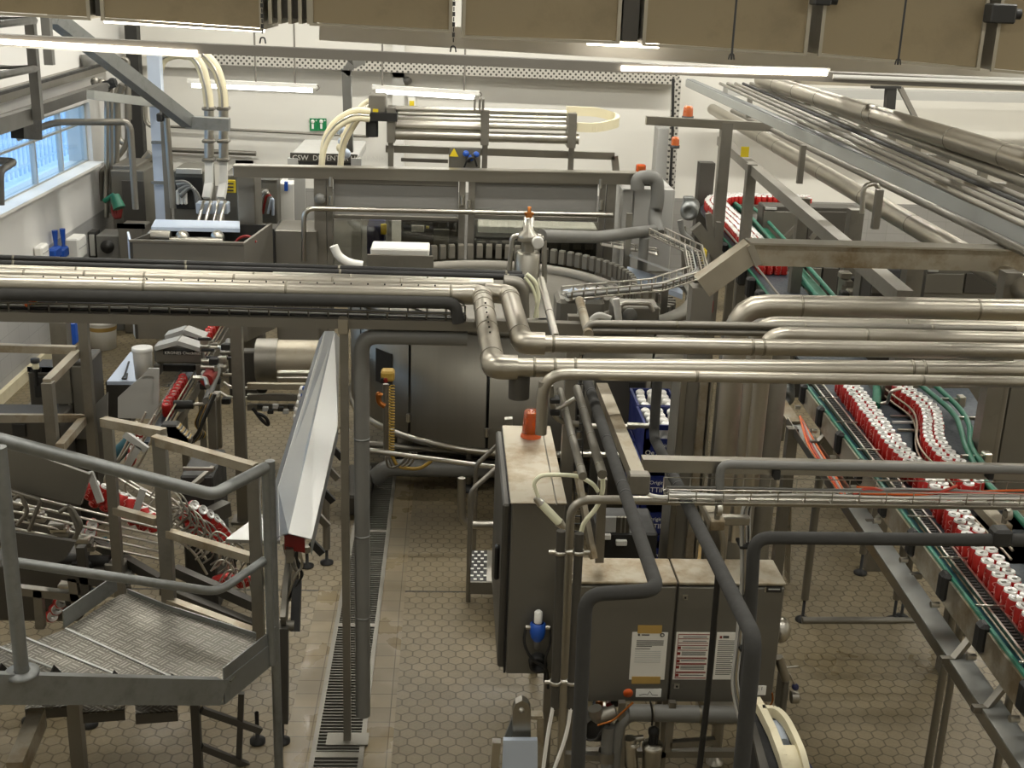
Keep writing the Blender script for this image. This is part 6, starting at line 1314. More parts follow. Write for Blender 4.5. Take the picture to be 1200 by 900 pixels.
# belts of the far part
fc = [off(p, 0, 0, -.129) for p in far_c]; ff = B().path(fc, .5, 6)
ft_ = T('far_can_conveyor', 'far stretch of the can conveyor turning right before the back wall', 'conveyor', (3.5, 13, 0))
obj('belt', ribbon(ff, .38, 'belt', .03), parent=ft_); 
obj('near_rail', BM('steel_dull').tube([off(p, -.17, 0, .07) for p in ff[:40]], .012, n=6), parent=ft_)
obj('near_frame', ribbon([off(p, -.18, 0, -.02) for p in ff[:30]], .03, 'steel_dull', .12), parent=ft_)
obj('green_edge', ribbon([off(p, -.2, 0, -.0) for p in ff[:30]], .03, 'green', .02), parent=ft_)
obj('green_rail', BM('green').plate(PZ(ZB+.05, (858, 236), (866, 240), (903, 281), (955, 345), (975, 352), (900, 268)), .05, (0, 0, 1)), parent=ft_)
for o_ in (0, .16): obj('green_guide', BM('green_light').tube([off(P(x, y, Z=ZB+.12), o_) for x, y in ((862, 238), (880, 254), (900, 277), (958, 348))], .02, .1, 8), parent=ft_)
for k in range(7):
    c = off(ff[min(len(ff)-1, 3+k*4)], -.25, 0, -.05); obj('black_bracket', BM('black').rbox(off(c, -.05, -.06, -.14), off(c, .04, .06, .06), .02), parent=ft_)
    if k % 2: obj('leg', BM('steel_dull').bar((c.x+.1, c.y, 0), (c.x+.1, c.y, c.z), .08), parent=ft_)
obj('back_bed', BM('steel_dull').bar(off(fc[-3], 0, -.25, -.03), off(fc[-1], 0, -.25, -.03), .05, .12), parent=ft_)
# ---- the cans
def lane_cans(pl, step, lab, grp, vis, jit=.007, z=ZB):
    n = 0
    for p, d in along(pl, step):
        if not vis(p): continue
        make_can((p.x+random.uniform(-jit, jit), p.y+random.uniform(-jit, jit), z), lab, grp, (0, 0, random.uniform(0, 6.28))); n += 1
    return n
nl = [off(p, 0, 0, -.129) for p in near_l]; nr = [off(p, 0, 0, -.129) for p in near_r]
cl = B().path(nl, .3, 4)
def shift(pts, o):
    out = []
    for i, p in enumerate(pts):
        d = (pts[min(i+1, len(pts)-1)]-pts[max(i-1, 0)]); s_ = Vector((d.y, -d.x, 0)).normalized(); s_ = s_ if s_.x > 0 else -s_; out.append(p+s_*o)
    return out
NC = 0
vis_n = lambda p: p.y > 4.3 and p.y < 9.35
NC += lane_cans(cl, .077, 'red can with silver lid in the double file on the long near belt', 'cans on the near belt', vis_n)
cl2 = shift(cl, .067); cl2[0] = cl2[0]+(cl2[1]-cl2[0]).normalized()*.034
NC += lane_cans(cl2, .077, 'red can with silver lid in the double file on the long near belt', 'cans on the near belt', vis_n)
sp = B().path(sb, .5, 8); sp1 = shift(sp, -.034); sp2 = shift(sp, .034); sp2[0] = sp2[0]+(sp2[1]-sp2[0]).normalized()*.034
for z_ in (.025, .075): obj('inner_guide', BM('steel_worn').tube([off(p, 0, 0, z_) for p in shift(sp, -.092)], .007, n=6), parent=cs)
for q in (sp1, sp2): NC += lane_cans(q, .0755, 'red can with silver lid in the curved double file beside the long belt', 'cans in the curved lane', lambda p: p.y > 6.2 and p.y < 9.5, .003)
NL = len([o for o in bpy.data.objects if o.name.startswith('drinks_can') and o.parent is None])
far_pts = []
for o_ in (-.11, -.037, .036, .109):
    for p, d in along(shift(ff, o_), .075):
        if p.y > 11.9 and p.x < 5.2: far_pts.append(Vector((p.x+random.uniform(-.006, .006), p.y+random.uniform(-.006, .006), ZB)))
far_pts.sort(key=lambda p: p.y)
n_ind = max(0, 300-NL)
for p in far_pts[:n_ind]: make_can(p, 'small distant red can with silver lid on the wide belt stretch below the pipe rack', 'cans on the far belt', (0, 0, random.uniform(0, 6.28)))
if far_pts[n_ind:]:
    fb_ = B()
    for p in far_pts[n_ind:]:
        fb_.use('can_red').lathe([(r*CS, z*CS) for r, z in can_prof], p, 8); fb_.use('can_silver').lathe([(r*CS, z*CS) for r, z in lid_prof], p, 8)
    S('drinks_cans', fb_, 'mass of tiny red cans crowding the far curve of the belt before the back wall', 'cans', kind='stuff')
print('cans', NL, len(far_pts))
# ---- stainless channel with cables beside the conveyor
ch = T('cable_channel', 'long stainless channel on posts sloping along the left of the can conveyor', 'channel', (2.45, 6, 0))
a, b = P(930, 498, Z=1.2), P(1225, 940, Z=1.2); b = a+(b-a)*1.15
obj('tray', BM('galv_light').bar(a, b, .1, .014), parent=ch)
sd_ = (b-a).normalized(); sn = Vector((-sd_.y, sd_.x, 0))
for o_ in (-.05, .05): obj('side_lip', BM('steel_bright').bar(off(a, 0, 0, .03)+sn*o_, off(b, 0, 0, .03)+sn*o_, .008, .06), parent=ch)
obj('lid', BM('galv_light').bar(a.lerp(b, .32)+Vector((0, 0, .066)), b+Vector((0, 0, .066)), .11, .008), parent=ch)
a2 = P(905, 470, Z=1.25); obj('upper_piece', BM('steel_worn').bar(off(a2, 0, 0, .05), off(a, 0, 0, .0), .1, .06), parent=ch)
for k, m in enumerate(('cable_orange', 'cable_red', 'light_grey', 'cable_orange')): obj('cable', BM(m).tube([a.lerp(b, .03+.0*k)+Vector((0, 0, .12)), a.lerp(b, .1)+sn*(.02*k-.03)+Vector((0, 0, .05)), a.lerp(b, .22)+sn*(.02*k-.03)+Vector((0, 0, .03)), a.lerp(b, .3)+Vector((0, 0, .02))], .009, .2, 6), parent=ch)
for (x, y) in ((1087, 905), (1063, 880)):
    pass
f = P(1086, 906, Z=0); tq = P(1106, 775, Y=f.y); obj('post', BM('steel_dull').tube([f, Vector((f.x, f.y, 1.19))], .022, n=14), parent=ch)
for (x, yb, w) in ((908, 660, .075),):
    f = P(x, yb+25, Z=0); obj('post', BM('steel_dull').box((f.x-w/2, f.y-w/2, 0), (f.x+w/2, f.y+w/2, 1.25)), parent=ch)
wire_tray('wire_cable_tray', 'upright wire tray with grey cables down the post left of the can conveyor', [P(925, 560, Y=8.2), P(922, 690, Y=8.2)], .12, .04, r=.006)
# motors on the belts
def motor(px, py, Y, r, lab, m='steel_dull'):
    p = P(px, py, Y=Y); t = T('electric_motor', lab, 'motor', off(p, 0, 0, -r))
    obj('body', BM(m).lathe([(r*.8, -.0), (r, .02), (r, .2), (r*.7, .24), (0, .24)], p, 20, (.25, 1, .1)), parent=t)
    obj('fan_cover', BM('galv').lathe([(r, .02), (r*.98, -.05), (r*.5, -.07), (r*.5, -.05), (0, -.05)], p, 20, (.25, 1, .1)), parent=t); obj('terminal_box', BM(m).rbox(off(p, -.05, .05, r*.8), off(p, .06, .16, r*1.4), .01), parent=t); return t
motor(808, 247, 12.6, .095, 'grey round electric motor beside the guard cabinet', 'galv'); motor(920, 463, 8.9, .075, 'round electric motor at the top of the stainless channel', 'galv')
fr_ = T('motor_frame', 'tangle of bars and dark brackets under the far round motor', 'frame', P(830, 330, Y=12.4))
for (x0, y0, x1, y1, w) in ((815, 265, 842, 300, .12), (830, 250, 836, 310, .06), (800, 265, 803, 320, .06), (808, 275, 806, 335, .05), (842, 260, 838, 290, .05)): obj('bar', BM('steel_dull').bar(P(x0, y0, Y=12.4), P(x1, y1, Y=12.4), w), parent=fr_)
obj('hose', BM('plastic_grey').tube(PY(12.3, (797, 258), (800, 275), (812, 282), (813, 320)), .03, .1, 8), parent=fr_)
S('yellow_jacket_cover', BM('yellow').rbox(P(823, 310, Y=12.2), off(P(829, 292, Y=12.2), 0, .08), .03), 'small bright yellow cover under the far round motor', 'cover')
S('red_box', BM('red').rbox(P(830, 368, Y=8.5), off(P(837, 352, Y=8.5), 0, .05), .01), 'small dark red box behind the cable duct post', 'box')
p = P(1005, 455, Y=9.6)
# far right wall posts near the lanes
for (x, y0, y1, Y, r, lab) in ((1153, 452, 560, 7.3, 0, 'square post at the right among the can lanes'), (1168, 455, 565, 7.4, .035, 'round pipe beside the square post at the right')):
    a = P(x, 500, Y=Y); S('lane_post', (BM('steel_dull').tube([(a.x, Y, 0), (a.x, Y, 2.5)], r, n=14) if r else BM('steel_flat').box((a.x-.04, Y-.04, 0), (a.x+.04, Y+.04, 2.5))), lab, 'post')
machine_block('grey_wall_machine', 'machine', 'large plain dark grey machine wall behind the curved can lane at the right', 1105, 440, 1260, 640, 9.8, .8, 'panel_grey', [('panel', 'panel_grey', 1118, 445, 1150, 560, .02), ('panel', 'panel_grey', 1175, 445, 1230, 580, .02)])
rc = T('red_cap_unit', 'small dark unit with a red cap at the right end of the green rails', 'valve', P(1140, 530, Y=7.9)); obj('body', BM('dark').rbox(P(1132, 528, Y=7.9), off(P(1148, 500, Y=7.9), 0, .12), .02), parent=rc); c = P(1134, 526, Y=7.85); obj('cap', BM('red').cyl(c, off(c, .1), .045, n=14), parent=rc)
obj('stem', BM('pale_blue').cyl(P(1136, 518, Y=7.85), P(1136, 500, Y=7.85), .025, n=8), parent=rc)
# ------------------------------------------------------------------ tall narrow cabinet with beacon
CY0, CY1 = 5.8, 6.95
a, b = P(600, 590, Y=CY0), P(663, 590, Y=CY0); zt = a.z; zb_ = P(602, 790, Y=CY0).z
t = T('control_cabinet', 'tall narrow stainless control cabinet with a stained pale top and orange beacon on it', 'cabinet', ((a.x+b.x)/2, CY0, 0))
obj('housing', BM('panel_grey').rbox((a.x, CY0, zb_), (b.x, CY1, zt), .008), parent=t)
obj('top_sheet', BM('steel_worn').rbox((a.x-.008, CY0-.008, zt), (b.x-.05, CY1, zt+.008), .003).box((b.x-.045, CY0-.008, zt), (b.x+.005, CY1, zt+.008)), parent=t)
dr = obj('door', BM('panel_dark').rbox((a.x-.045, CY0+.03, zb_+.02), (a.x-.004, CY1-.02, zt-.02), .01), parent=t)
obj('door_seal', BM('black').box((a.x-.012, CY0+.012, zb_), (a.x-.002, CY1, zt-.004)), parent=dr); obj('handle', BM('black').rbox((a.x-.07, CY0+.2, 1.1), (a.x-.045, CY0+.25, 1.3), .008), parent=dr)
for y in (CY0+.05, CY1-.1): obj('leg', BM('steel_dull').box((b.x-.06, y, 0), (b.x-.01, y+.05, zb_)), parent=t)
cg = P(630, 774, Y=CY0); obj('round_socket', BM('black').lathe([(.05, 0), (.05, .05), (.035, .06), (.03, .02), (0, .02)], cg, 18, (0, -1, 0)), parent=t)
c = Vector((P(622, 513, Z=zt).x, P(622, 513, Z=zt).y, zt+.008))
bt = T('rotating_beacon', 'large orange rotating beacon standing on the tall narrow cabinet', 'beacon', c)
obj('base', BM('orange').lathe([(.062, 0), (.062, .012), (.056, .02), (.056, .03)], c, 24), parent=bt); obj('dome', BM('beacon_glass').lathe([(.055, .03), (.047, .15), (.04, .165), (0, .168)], c, 24), parent=bt); obj('inner_reflector', BM('copper').lathe([(.025, .03), (.03, .11), (0, .11)], c, 12), parent=bt)
# air regulator on the cabinet front
c = P(630, 741, Y=CY0-.06); t = T('air_regulator', 'blue compressed air regulator with clear top hanging on the cabinet front', 'regulator', off(c, 0, 0, -.1))
obj('body', BM('blue').lathe([(.02, -.05), (.035, -.03), (.042, 0), (.042, .05), (.03, .06)], c, 16), parent=t); obj('bowl', BM('plastic_grey').lathe([(.0, -.1), (.014, -.098), (.018, -.05)], c, 14), parent=t); obj('clear_top', BM('white_plastic').lathe([(.022, .06), (.022, .12), (.012, .13), (0, .13)], c, 14), parent=t)
for s_ in (-1, 1): obj('port', BM('steel_bright').cyl(off(c, s_*.04, 0, .03), off(c, s_*.065, 0, .03), .012, n=8), parent=t)
pipe('black_air_hose', 'black hose looping from the left of the blue regulator', 'hose', [off(c, -.065, 0, .03), off(c, -.075, -.02, -.05), off(c, -.03, -.03, -.15), off(c, .06, -.02, -.2), off(c, .07, -.0, -.34)], .008, 'black', .06, n=8)
pipe('black_air_hose', 'black hose curving from the right of the blue regulator', 'hose', [off(c, .065, 0, .03), off(c, .07, -.02, -.06), off(c, .045, -.03, -.13), off(c, .05, 0, -.3)], .007, 'black', .06, n=8)
# step stair beside it
st = T('service_steps', 'small service steps with black studded treads and a tube handrail left of the cabinet', 'steps', P(570, 690, Z=0))
YS_ = 7.6
for k, (x0, x1, y0, y1, z) in enumerate(((551, 570, 645, 681, .28), (581, 590, 623, 658, .5))):
    pl = PZ(z, (x0, y1), (x1, y1), (x1+1, y0), (x0+1, y0)); tr = obj('tread', BM('dark').plate(pl, .02, (0, 0, 1)), parent=st)
    for i in range(9):
        for j in range(5):
            q = lerp(lerp(pl[0], pl[1], (j+.5)/5), lerp(pl[3], pl[2], (j+.5)/5), (i+.5)/9)
            if (i*5+j) % 2: obj('stud', BM('sign_white').cbox(off(q, 0, 0, .001), (.022, .02, .004)), parent=tr)
    obj('side_plate', BM('steel').plate([pl[1], pl[2], off(pl[2], .12, 0, 0), off(pl[1], .12, 0, 0)], .015, (0, 0, 1)), parent=st); obj('riser_plate', BM('panel_grey').box((pl[0].x, pl[0].y-.02, z-.09), (pl[1].x+.12, pl[0].y, z)), parent=st)
for k, (x, yb, top, dy) in enumerate(((548.5, 705, 575, 0), (555, 650, 545, 0))):
    f = P(x, yb, Z=0); zt_ = P(x, top, Y=f.y).z; e_ = P(600, top-33, Y=f.y+.5); obj('handrail', BM('steel_dull').tube([f, Vector((f.x, f.y, zt_)), Vector((e_.x, f.y+.1, zt_+.26))], .018, .05, 10), parent=st)
pipe('low_pipe_rail', 'bent steel pipe low behind the service steps', 'pipe', [P(541, 560, Y=8.3), P(541, 615, Y=8.3), P(605, 615, Y=8.3)], .03, 'steel', .1)
S('upright_panel_edge', BM('steel_bright').bar(P(596, 490, Y=7.3), P(599, 560, Y=7.3), .05), 'bright upright edge at the back of the tall cabinet', 'edge')
# ------------------------------------------------------------------ wide low double cabinet
LY = 5.6
tl, tr_ = P(664, 682, Y=LY), P(920, 686, Y=LY); bl_, br_ = P(664, 821, Y=LY), P(912, 824, Y=LY); zt = (tl.z+tr_.z)/2; zb_ = (bl_.z+br_.z)/2; zk = P(790, 656, Z=zt).y
xm = P(790, 740, Y=LY).x; xr_ = P(884, 740, Y=LY).x
t = T('double_cabinet', 'wide low stainless double cabinet with papers stuck on its doors', 'cabinet', ((tl.x+tr_.x)/2, LY, 0))
obj('housing', BM('panel_dark').rbox((tl.x, LY+.02, zb_), (tr_.x, zk, zt-.01), .006), parent=t)
top = obj('top_sheet', BM('steel_worn').rbox((tl.x-.01, LY, zt-.01), (xm-.004, zk, zt+.008), .004).rbox((xm+.004, LY, zt-.01), (tr_.x+.005, zk, zt+.008), .004), parent=t)
d1 = obj('left_door', BM('panel_grey').rbox((tl.x, LY, zb_), (xm-.006, LY+.02, zt-.02), .005), parent=t); d2 = obj('right_door', BM('panel_grey').rbox((xm+.006, LY, zb_), (tr_.x, LY+.02, zt-.02), .005), parent=t)
def on(px, py, Y=LY): return P(px, py, Y=Y)
for d_, pts in ((d1, ()), (d2, ((803, 700), (793, 804), (899, 691)))):
    for (x, y) in pts: c = on(x, y, LY-.001); obj('lock', BM('steel_bright').cbox(c, (.028, .006, .028)).use('black').cyl(c, off(c, 0, -.008), .006, n=8), parent=d_)
c = on(907, 691, LY-.004); obj('name_plate', BM('dark').cbox(c, (.08, .006, .03)).use('light_grey').cbox(off(c, 0, -.003, .004), (.06, .004, .006)), parent=d2)
for (x, d_) in ((736, d1), (863, d2)): c = on(x, 812, LY-.003); obj('round_orange_label', BM('orange').lathe([(.026, 0), (.026, .004), (0, .004)], c, 20, (0, -1, 0)), parent=d_)
c = on(760, 812, LY-.003); wl = obj('white_label', BM('sign_white').cbox(c, (.135, .004, .048)), parent=d1); obj('line_drawing', BM('ink').tube([off(c, -.05, -.003, -.012), off(c, -.02, -.003, -.005), off(c, -.005, -.003, -.01), off(c, .005, -.003, .012), off(c, .02, -.003, -.01), off(c, .05, -.003, -.012)], .0018, n=4), parent=wl)
c = on(890, 809, LY-.003); wl = obj('white_label', BM('sign_white').cbox(c, (.07, .004, .055)), parent=d2); obj('lettering', BM('ink').text('ut 1', .03, off(c, -.03, -.003, .004), (1, 0, 0), (0, 0, 1)), parent=wl)
for (x, y) in ((tl.x+.06, LY+.05), (xm, LY+.05), (tr_.x-.1, LY+.05), (xm, zk-.06)): obj('leg', BM('steel_dull').box((x-.02, y-.02, 0), (x+.02, y+.02, zb_)), parent=t)
obj('base_bar', BM('steel_dull').bar((tl.x+.06, LY+.05, .25), (tr_.x-.1, LY+.05, .25), .04), parent=t)
# papers
def sheet(name, lab, x0, y0, x1, y1, Y): 
    p, q = on(x0, y1, Y), on(x1, y0, Y); t = T(name, lab, 'paper', p); obj('paper', BM('paper').box((p.x, Y-.002, p.z), (q.x, Y, q.z)), parent=t); return t, p, q
s1_, p, q = sheet('notice_sheet', 'white typed notice sheet taped to the left cabinet door', 737, 741, 783, 796, LY-.002)
ln_ = BM('ink'); yy = q.z-.05; random.seed(3)
for k in range(5): ln_.box((p.x+.025, LY-.006, yy), (q.x-.02-(.06 if k == 4 else 0), LY-.004, yy+.003)); yy -= .0085
yy -= .006; ln_.box((p.x+.02, LY-.006, yy), (p.x+.1, LY-.004, yy+.003)); ln_.use('light_grey')
for k in range(6): yy -= .013; ln_.box((p.x+.02, LY-.006, yy), (q.x-.03, LY-.004, yy+.0025))
ln_.use('ink').lathe([(.012, 0), (.012, .003), (.006, .003)], (q.x-.03, LY-.004, q.z-.014), 14, (0, -1, 0)); ln_.box((p.x+.05, LY-.006, q.z-.018), (p.x+.09, LY-.004, q.z-.012)); ln_.lathe([(.006, 0), (.006, .003), (0, .003)], (p.x+.035, LY-.004, q.z-.014), 12, (0, -1, 0)); obj('print', ln_, parent=s1_)
for k, (x0, y0, x1, y1) in enumerate(((747, 733, 776, 742), (740, 793, 774, 801))): pp_, qq = on(x0, y1, LY-.006), on(x1, y0, LY-.006); S('tape_strip', BM('tape').box((pp_.x, LY-.0075, pp_.z), (qq.x, LY-.005, qq.z)), ['brown adhesive tape strip along the top', 'brown adhesive tape strip along the bottom'][k]+' of the white notice sheet', 'tape')
s2_, p, q = sheet('hazard_sheet', 'white safety sheet with red framed rows on the right cabinet door', 788, 741, 833, 796, LY-.002)
ln_ = BM('ink_red'); W_, H_ = q.x-p.x, q.z-p.z
for (u0, v0, u1, v1) in ((.06, .95, .97, .965), (.06, .03, .97, .045), (.06, .03, .075, .965)): ln_.box((p.x+u0*W_, LY-.006, p.z+v0*H_), (p.x+u1*W_, LY-.004, p.z+v1*H_))
for v in (.86, .77, .72, .62, .46, .44, .34, .32, .16, .14): ln_.box((p.x+.08*W_, LY-.006, p.z+v*H_), (p.x+.95*W_, LY-.004, p.z+(v+.012)*H_))
ln_.use('ink')
for v in (.9, .81, .67, .58, .55, .52, .4, .28, .25, .22, .09): ln_.box((p.x+.2*W_, LY-.006, p.z+v*H_), (p.x+.9*W_, LY-.004, p.z+(v+.012)*H_))
for v in (.66, .54, .38, .25, .08): ln_.use('ink_red').cbox((p.x+.12*W_, LY-.005, p.z+(v+.015)*H_), (.016, .002, .016))
obj('print', ln_, parent=s2_)
s3_, p, q = sheet('instruction_sheet', 'white closely printed instruction sheet at the right on the cabinet door', 835, 741, 869, 796, LY-.002)
ln_ = BM('ink'); W_, H_ = q.x-p.x, q.z-p.z; ln_.use('ink_red').cbox((p.x+.17*W_, LY-.005, p.z+.9*H_), (.012, .002, .014)); ln_.use('ink').box((p.x+.26*W_, LY-.006, p.z+.88*H_), (p.x+.5*W_, LY-.004, p.z+.93*H_))
for k in range(18): ln_.box((p.x+.08*W_, LY-.006, p.z+(.82-.042*k)*H_), (p.x+(.9-.25*random.random())*W_, LY-.004, p.z+(.832-.042*k)*H_))
obj('print', ln_, parent=s3_)
# ------------------------------------------------------------------ pumps and valves under the double cabinet
YPm = 5.5
def vz(px, py): return P(px, py, Y=YPm)
pipe('pump_pipe', 'thick dark grey horizontal pipe running under the double cabinet', 'pipe', [vz(736, 835), vz(875, 838)], .045, 'plastic_grey', bands=[(0, [.2, .6])])
pipe('pump_elbow_pipe', 'dull steel elbow pipe under the left cabinet door', 'pipe', [vz(697, 830), vz(700, 842), vz(722, 834)], .038, 'steel_dull', .05)
pp = T('valve_stack', 'stainless process valves with black heads under the double cabinet', 'valve', P(765, 905, Z=0))
c = vz(765, 870); obj('valve_body', BM('steel').lathe([(.045, -.25), (.05, -.12), (.052, -.02), (.045, 0), (.0, .0)], c, 22), parent=pp); obj('valve_flange', BM('steel_bright').lathe([(.056, -.03), (.056, -.01), (.05, -.01)], c, 22), parent=pp)
obj('valve_head', BM('black').lathe([(.025, 0), (.022, .04), (.03, .06), (.03, .08), (.012, .095), (0, .1)], c, 14), parent=pp)
hb = BM('black')
for s_ in (-1, 0, 1): hb.cyl(off(c, s_*.018, -.02, .0), off(c, s_*.018, -.02, .06), .006, n=6)
obj('yoke', hb, parent=pp)
obj('valve_elbow', BM('steel').tube([off(c, -.05, 0, .03), off(c, -.1, 0, .02), off(c, -.14, .03, -.02)], .016, .03, 8), parent=pp)
c = vz(741, 880); obj('side_pipe', BM('steel_bright').tube([off(c, -.02, 0, .08), off(c, .02, -.02, -.25)], .035, n=16), parent=pp); obj('clamp', BM('steel_bright').lathe([(.04, .04), (.04, .06), (.035, .06)], c, 16), parent=pp)
c = vz(711, 885); obj('lower_pipe', BM('plastic_grey').tube([off(c, -.0, 0, .18), off(c, .0, 0, .06), off(c, .01, -.03, -.2)], .034, .05, 16), parent=pp); obj('clamp', BM('steel_dull').lathe([(.045, -.03), (.045, .03)], c, 16), parent=pp)
for (x0, y0, x1, y1) in ((660, 885, 725, 888), (729, 822, 727, 910), (788, 822, 782, 880), (785, 872, 838, 868)): obj('frame_bar', BM('steel_dull').bar(vz(x0, y0), vz(x1, y1), .035), parent=pp)
obj('bend_pipe', BM('plastic_grey').tube([vz(741, 836), vz(725, 850), vz(720, 905)], .03, .05, 14), parent=pp)
obj('pump_casing', BM('panel_dark').lathe([(.07, 0), (.085, .03), (.085, .08), (.0, .1)], vz(700, 856), 20, (0, 1, 0)), parent=pp)
for k in range(3): pipe('pump_cable', ['black cable looping under the left cabinet door', 'thin brown cable by the orange label', 'black cable dropping onto the valve head'][k], 'cable', [PY(YPm-.06, (708, 848), (700, 866), (690, 868), (680, 862)), PY(YPm-.06, (742, 823), (728, 836), (718, 845), (700, 850)), PY(YPm-.06, (762, 822), (765, 835), (764, 850))][k], .006, ['black', 'copper', 'black'][k], .04, n=6)
for k in range(6): c = P(690+k*6, 822+(k*5) % 8, Y=5.75); S('small_fitting', BM(['cream_dirty', 'dark', 'copper', 'steel_bright', 'red', 'dark'][k]).rbox(off(c, -.02, -.02, -.02), off(c, .02, .02, .02), .005), 'small fitting under the lower edge of the left cabinet door', 'fitting', 'small fittings under the cabinet')
t = T('stand_leg', 'stainless stand with angled bracket and round foot right of the valves', 'stand', P(838, 895, Z=0)); f = P(838, 896, Z=0); f.y += .02
obj('foot', BM('steel_bright').lathe([(.05, 0), (.05, .012), (.02, .03), (.012, .08)], f, 18), parent=t); obj('leg', BM('steel').tube([off(f, 0, 0, .07), off(f, 0, 0, .38)], .034, n=16), parent=t)
zl = .38; obj('bracket', BM('steel').rbox(off(P(818, 835, Y=f.y), 0, -.06, -.04), off(P(860, 826, Y=f.y), 0, .08, .0), .005), parent=t); obj('plate', BM('steel_worn').bar(P(816, 812, Y=f.y-.05), P(824, 828, Y=f.y-.05), .03, .03), parent=t)
# right side of the double cabinet
t = T('side_valve', 'stainless side valve with a dark blue knob at the right end of the double cabinet', 'valve', P(922, 830, Y=5.6))
Yv = 5.75
obj('angled_tube', BM('steel').tube([P(912, 770, Y=Yv), P(921, 796, Y=Yv)], .026, n=14), parent=t); obj('valve_box', BM('panel_grey').rbox(P(913, 838, Y=Yv), off(P(926, 798, Y=Yv), 0, .12), .01), parent=t)
obj('cap', BM('blue_dark').sphere(P(932, 805, Y=Yv), .02, 12), parent=t); obj('lever', BM('steel_bright').tube([P(918, 782, Y=Yv), P(936, 781, Y=Yv)], .006, n=6), parent=t); obj('spindle', BM('steel_bright').tube([P(925, 790, Y=Yv), P(932, 803, Y=Yv)], .006, n=6), parent=t); obj('clamp_ring', BM('steel').cyl(P(927, 817, Y=Yv), P(935, 817, Y=Yv), .035, n=16), parent=t)
t = T('round_tank_end', 'shiny round vessel end showing right of the double cabinet', 'vessel', P(917, 755, Y=6.1)); obj('dome', BM('steel_bright').sphere(P(914, 738, Y=6.15), .075, 18, (.8, 1, 1)), parent=t); obj('flange', BM('steel_dull').cyl(P(905, 738, Y=6.15), P(910, 738, Y=6.15), .08, n=20), parent=t)
pipe('thin_red_cable', 'thin red brown cable at the lower right corner of the double cabinet', 'cable', PY(5.55, (905, 812), (906, 822), (900, 830), (896, 832)), .005, 'copper', .03, n=6)
# cream machine bottom right
ZM = .95
t = T('floor_scrubber', 'cream plastic machine with open handle and dark blue side beside the double cabinet', 'floor scrubber', P(920, 905, Z=0))
yb = P(890, 830, Z=ZM).y
hp = PZ(ZM, (886, 822), (893, 834), (905, 858), (917, 890), (922, 910)); hr_ = PZ(ZM, (893, 833), (910, 834), (921, 845), (930, 862), (940, 885), (946, 910))
def thick_ribbon(pts, w, h, m):
    b = BM(m)
    for p, q in zip(pts[:-1], pts[1:]): b.bar(p, q, w, h)
    return b
obj('left_bar', thick_ribbon(hp, .036, .05, 'cream_dirty'), parent=t); obj('handle_bow', thick_ribbon(B().path(hr_, .05, 4), .028, .05, 'cream_dirty'), parent=t)
obj('front_deck', BM('cream_dirty').plate(PZ(ZM, (914, 873), (935, 873), (952, 910), (922, 910)), .06, (0, 0, 1)), parent=t)
obj('tank', BM('dark').plate(PZ(ZM-.1, (888, 838), (925, 846), (955, 910), (905, 910)), .5, (0, 0, 1)), parent=t)
obj('side_cover', BM('rubber').plate(PZ(ZM-.04, (884, 826), (893, 840), (918, 912), (890, 912)), .55, (0, 0, 1)), parent=t)
obj('grille', BM('panel_dark').plate(PZ(ZM-.02, (880, 850), (885, 846), (905, 912), (893, 912)), .03, (0, 0, 1)), parent=t)
obj('blue_cover', BM('blue_dark').plate(PZ(ZM-.02, (934, 886), (945, 888), (960, 912), (938, 912)), .2, (0, 0, 1)), parent=t); obj('bottle', BM('pale_blue').tube(PZ(ZM-.06, (909, 850), (918, 872)), .03, n=12), parent=t)
# grey device bottom centre
Yg = 5.15
t = T('grey_lifting_device', 'light grey device with rounded lug and pale panel below the tall control cabinet', 'machine', P(605, 905, Y=Yg) )
lug = [P(601, 870, Y=Yg), P(622, 870, Y=Yg), P(622, 832, Y=Yg), P(619, 825, Y=Yg), P(612, 821, Y=Yg), P(604, 825, Y=Yg), P(601, 834, Y=Yg)]
lg_ = obj('lug', BM('steel').plate(lug, .05, (0, -1, 0)), parent=t); obj('lug_bolt', BM('steel_bright').lathe([(.014, 0), (.014, .012), (0, .016)], P(611, 832, Y=Yg), 14, (0, -1, 0)), parent=lg_)
obj('side_post', BM('steel_worn').bar(P(633, 838, Y=Yg), P(633, 912, Y=Yg), .03, .06), parent=t); obj('cross_piece', BM('steel_worn').bar(P(622, 838, Y=Yg), P(635, 838, Y=Yg), .05, .02), parent=t)
obj('panel', BM('pale_blue').plate(PY(Yg-.06, (590, 868), (630, 868), (630, 915), (588, 915)), .03, (0, -1, 0)), parent=t); obj('left_frame', BM('steel_bright').bar(P(582, 868, Y=Yg-.03), P(578, 915, Y=Yg-.03), .04, .04), parent=t)
obj('back_plate', BM('galv').plate(PY(Yg+.08, (590, 868), (603, 835), (603, 868)), .02, (0, -1, 0)), parent=t)
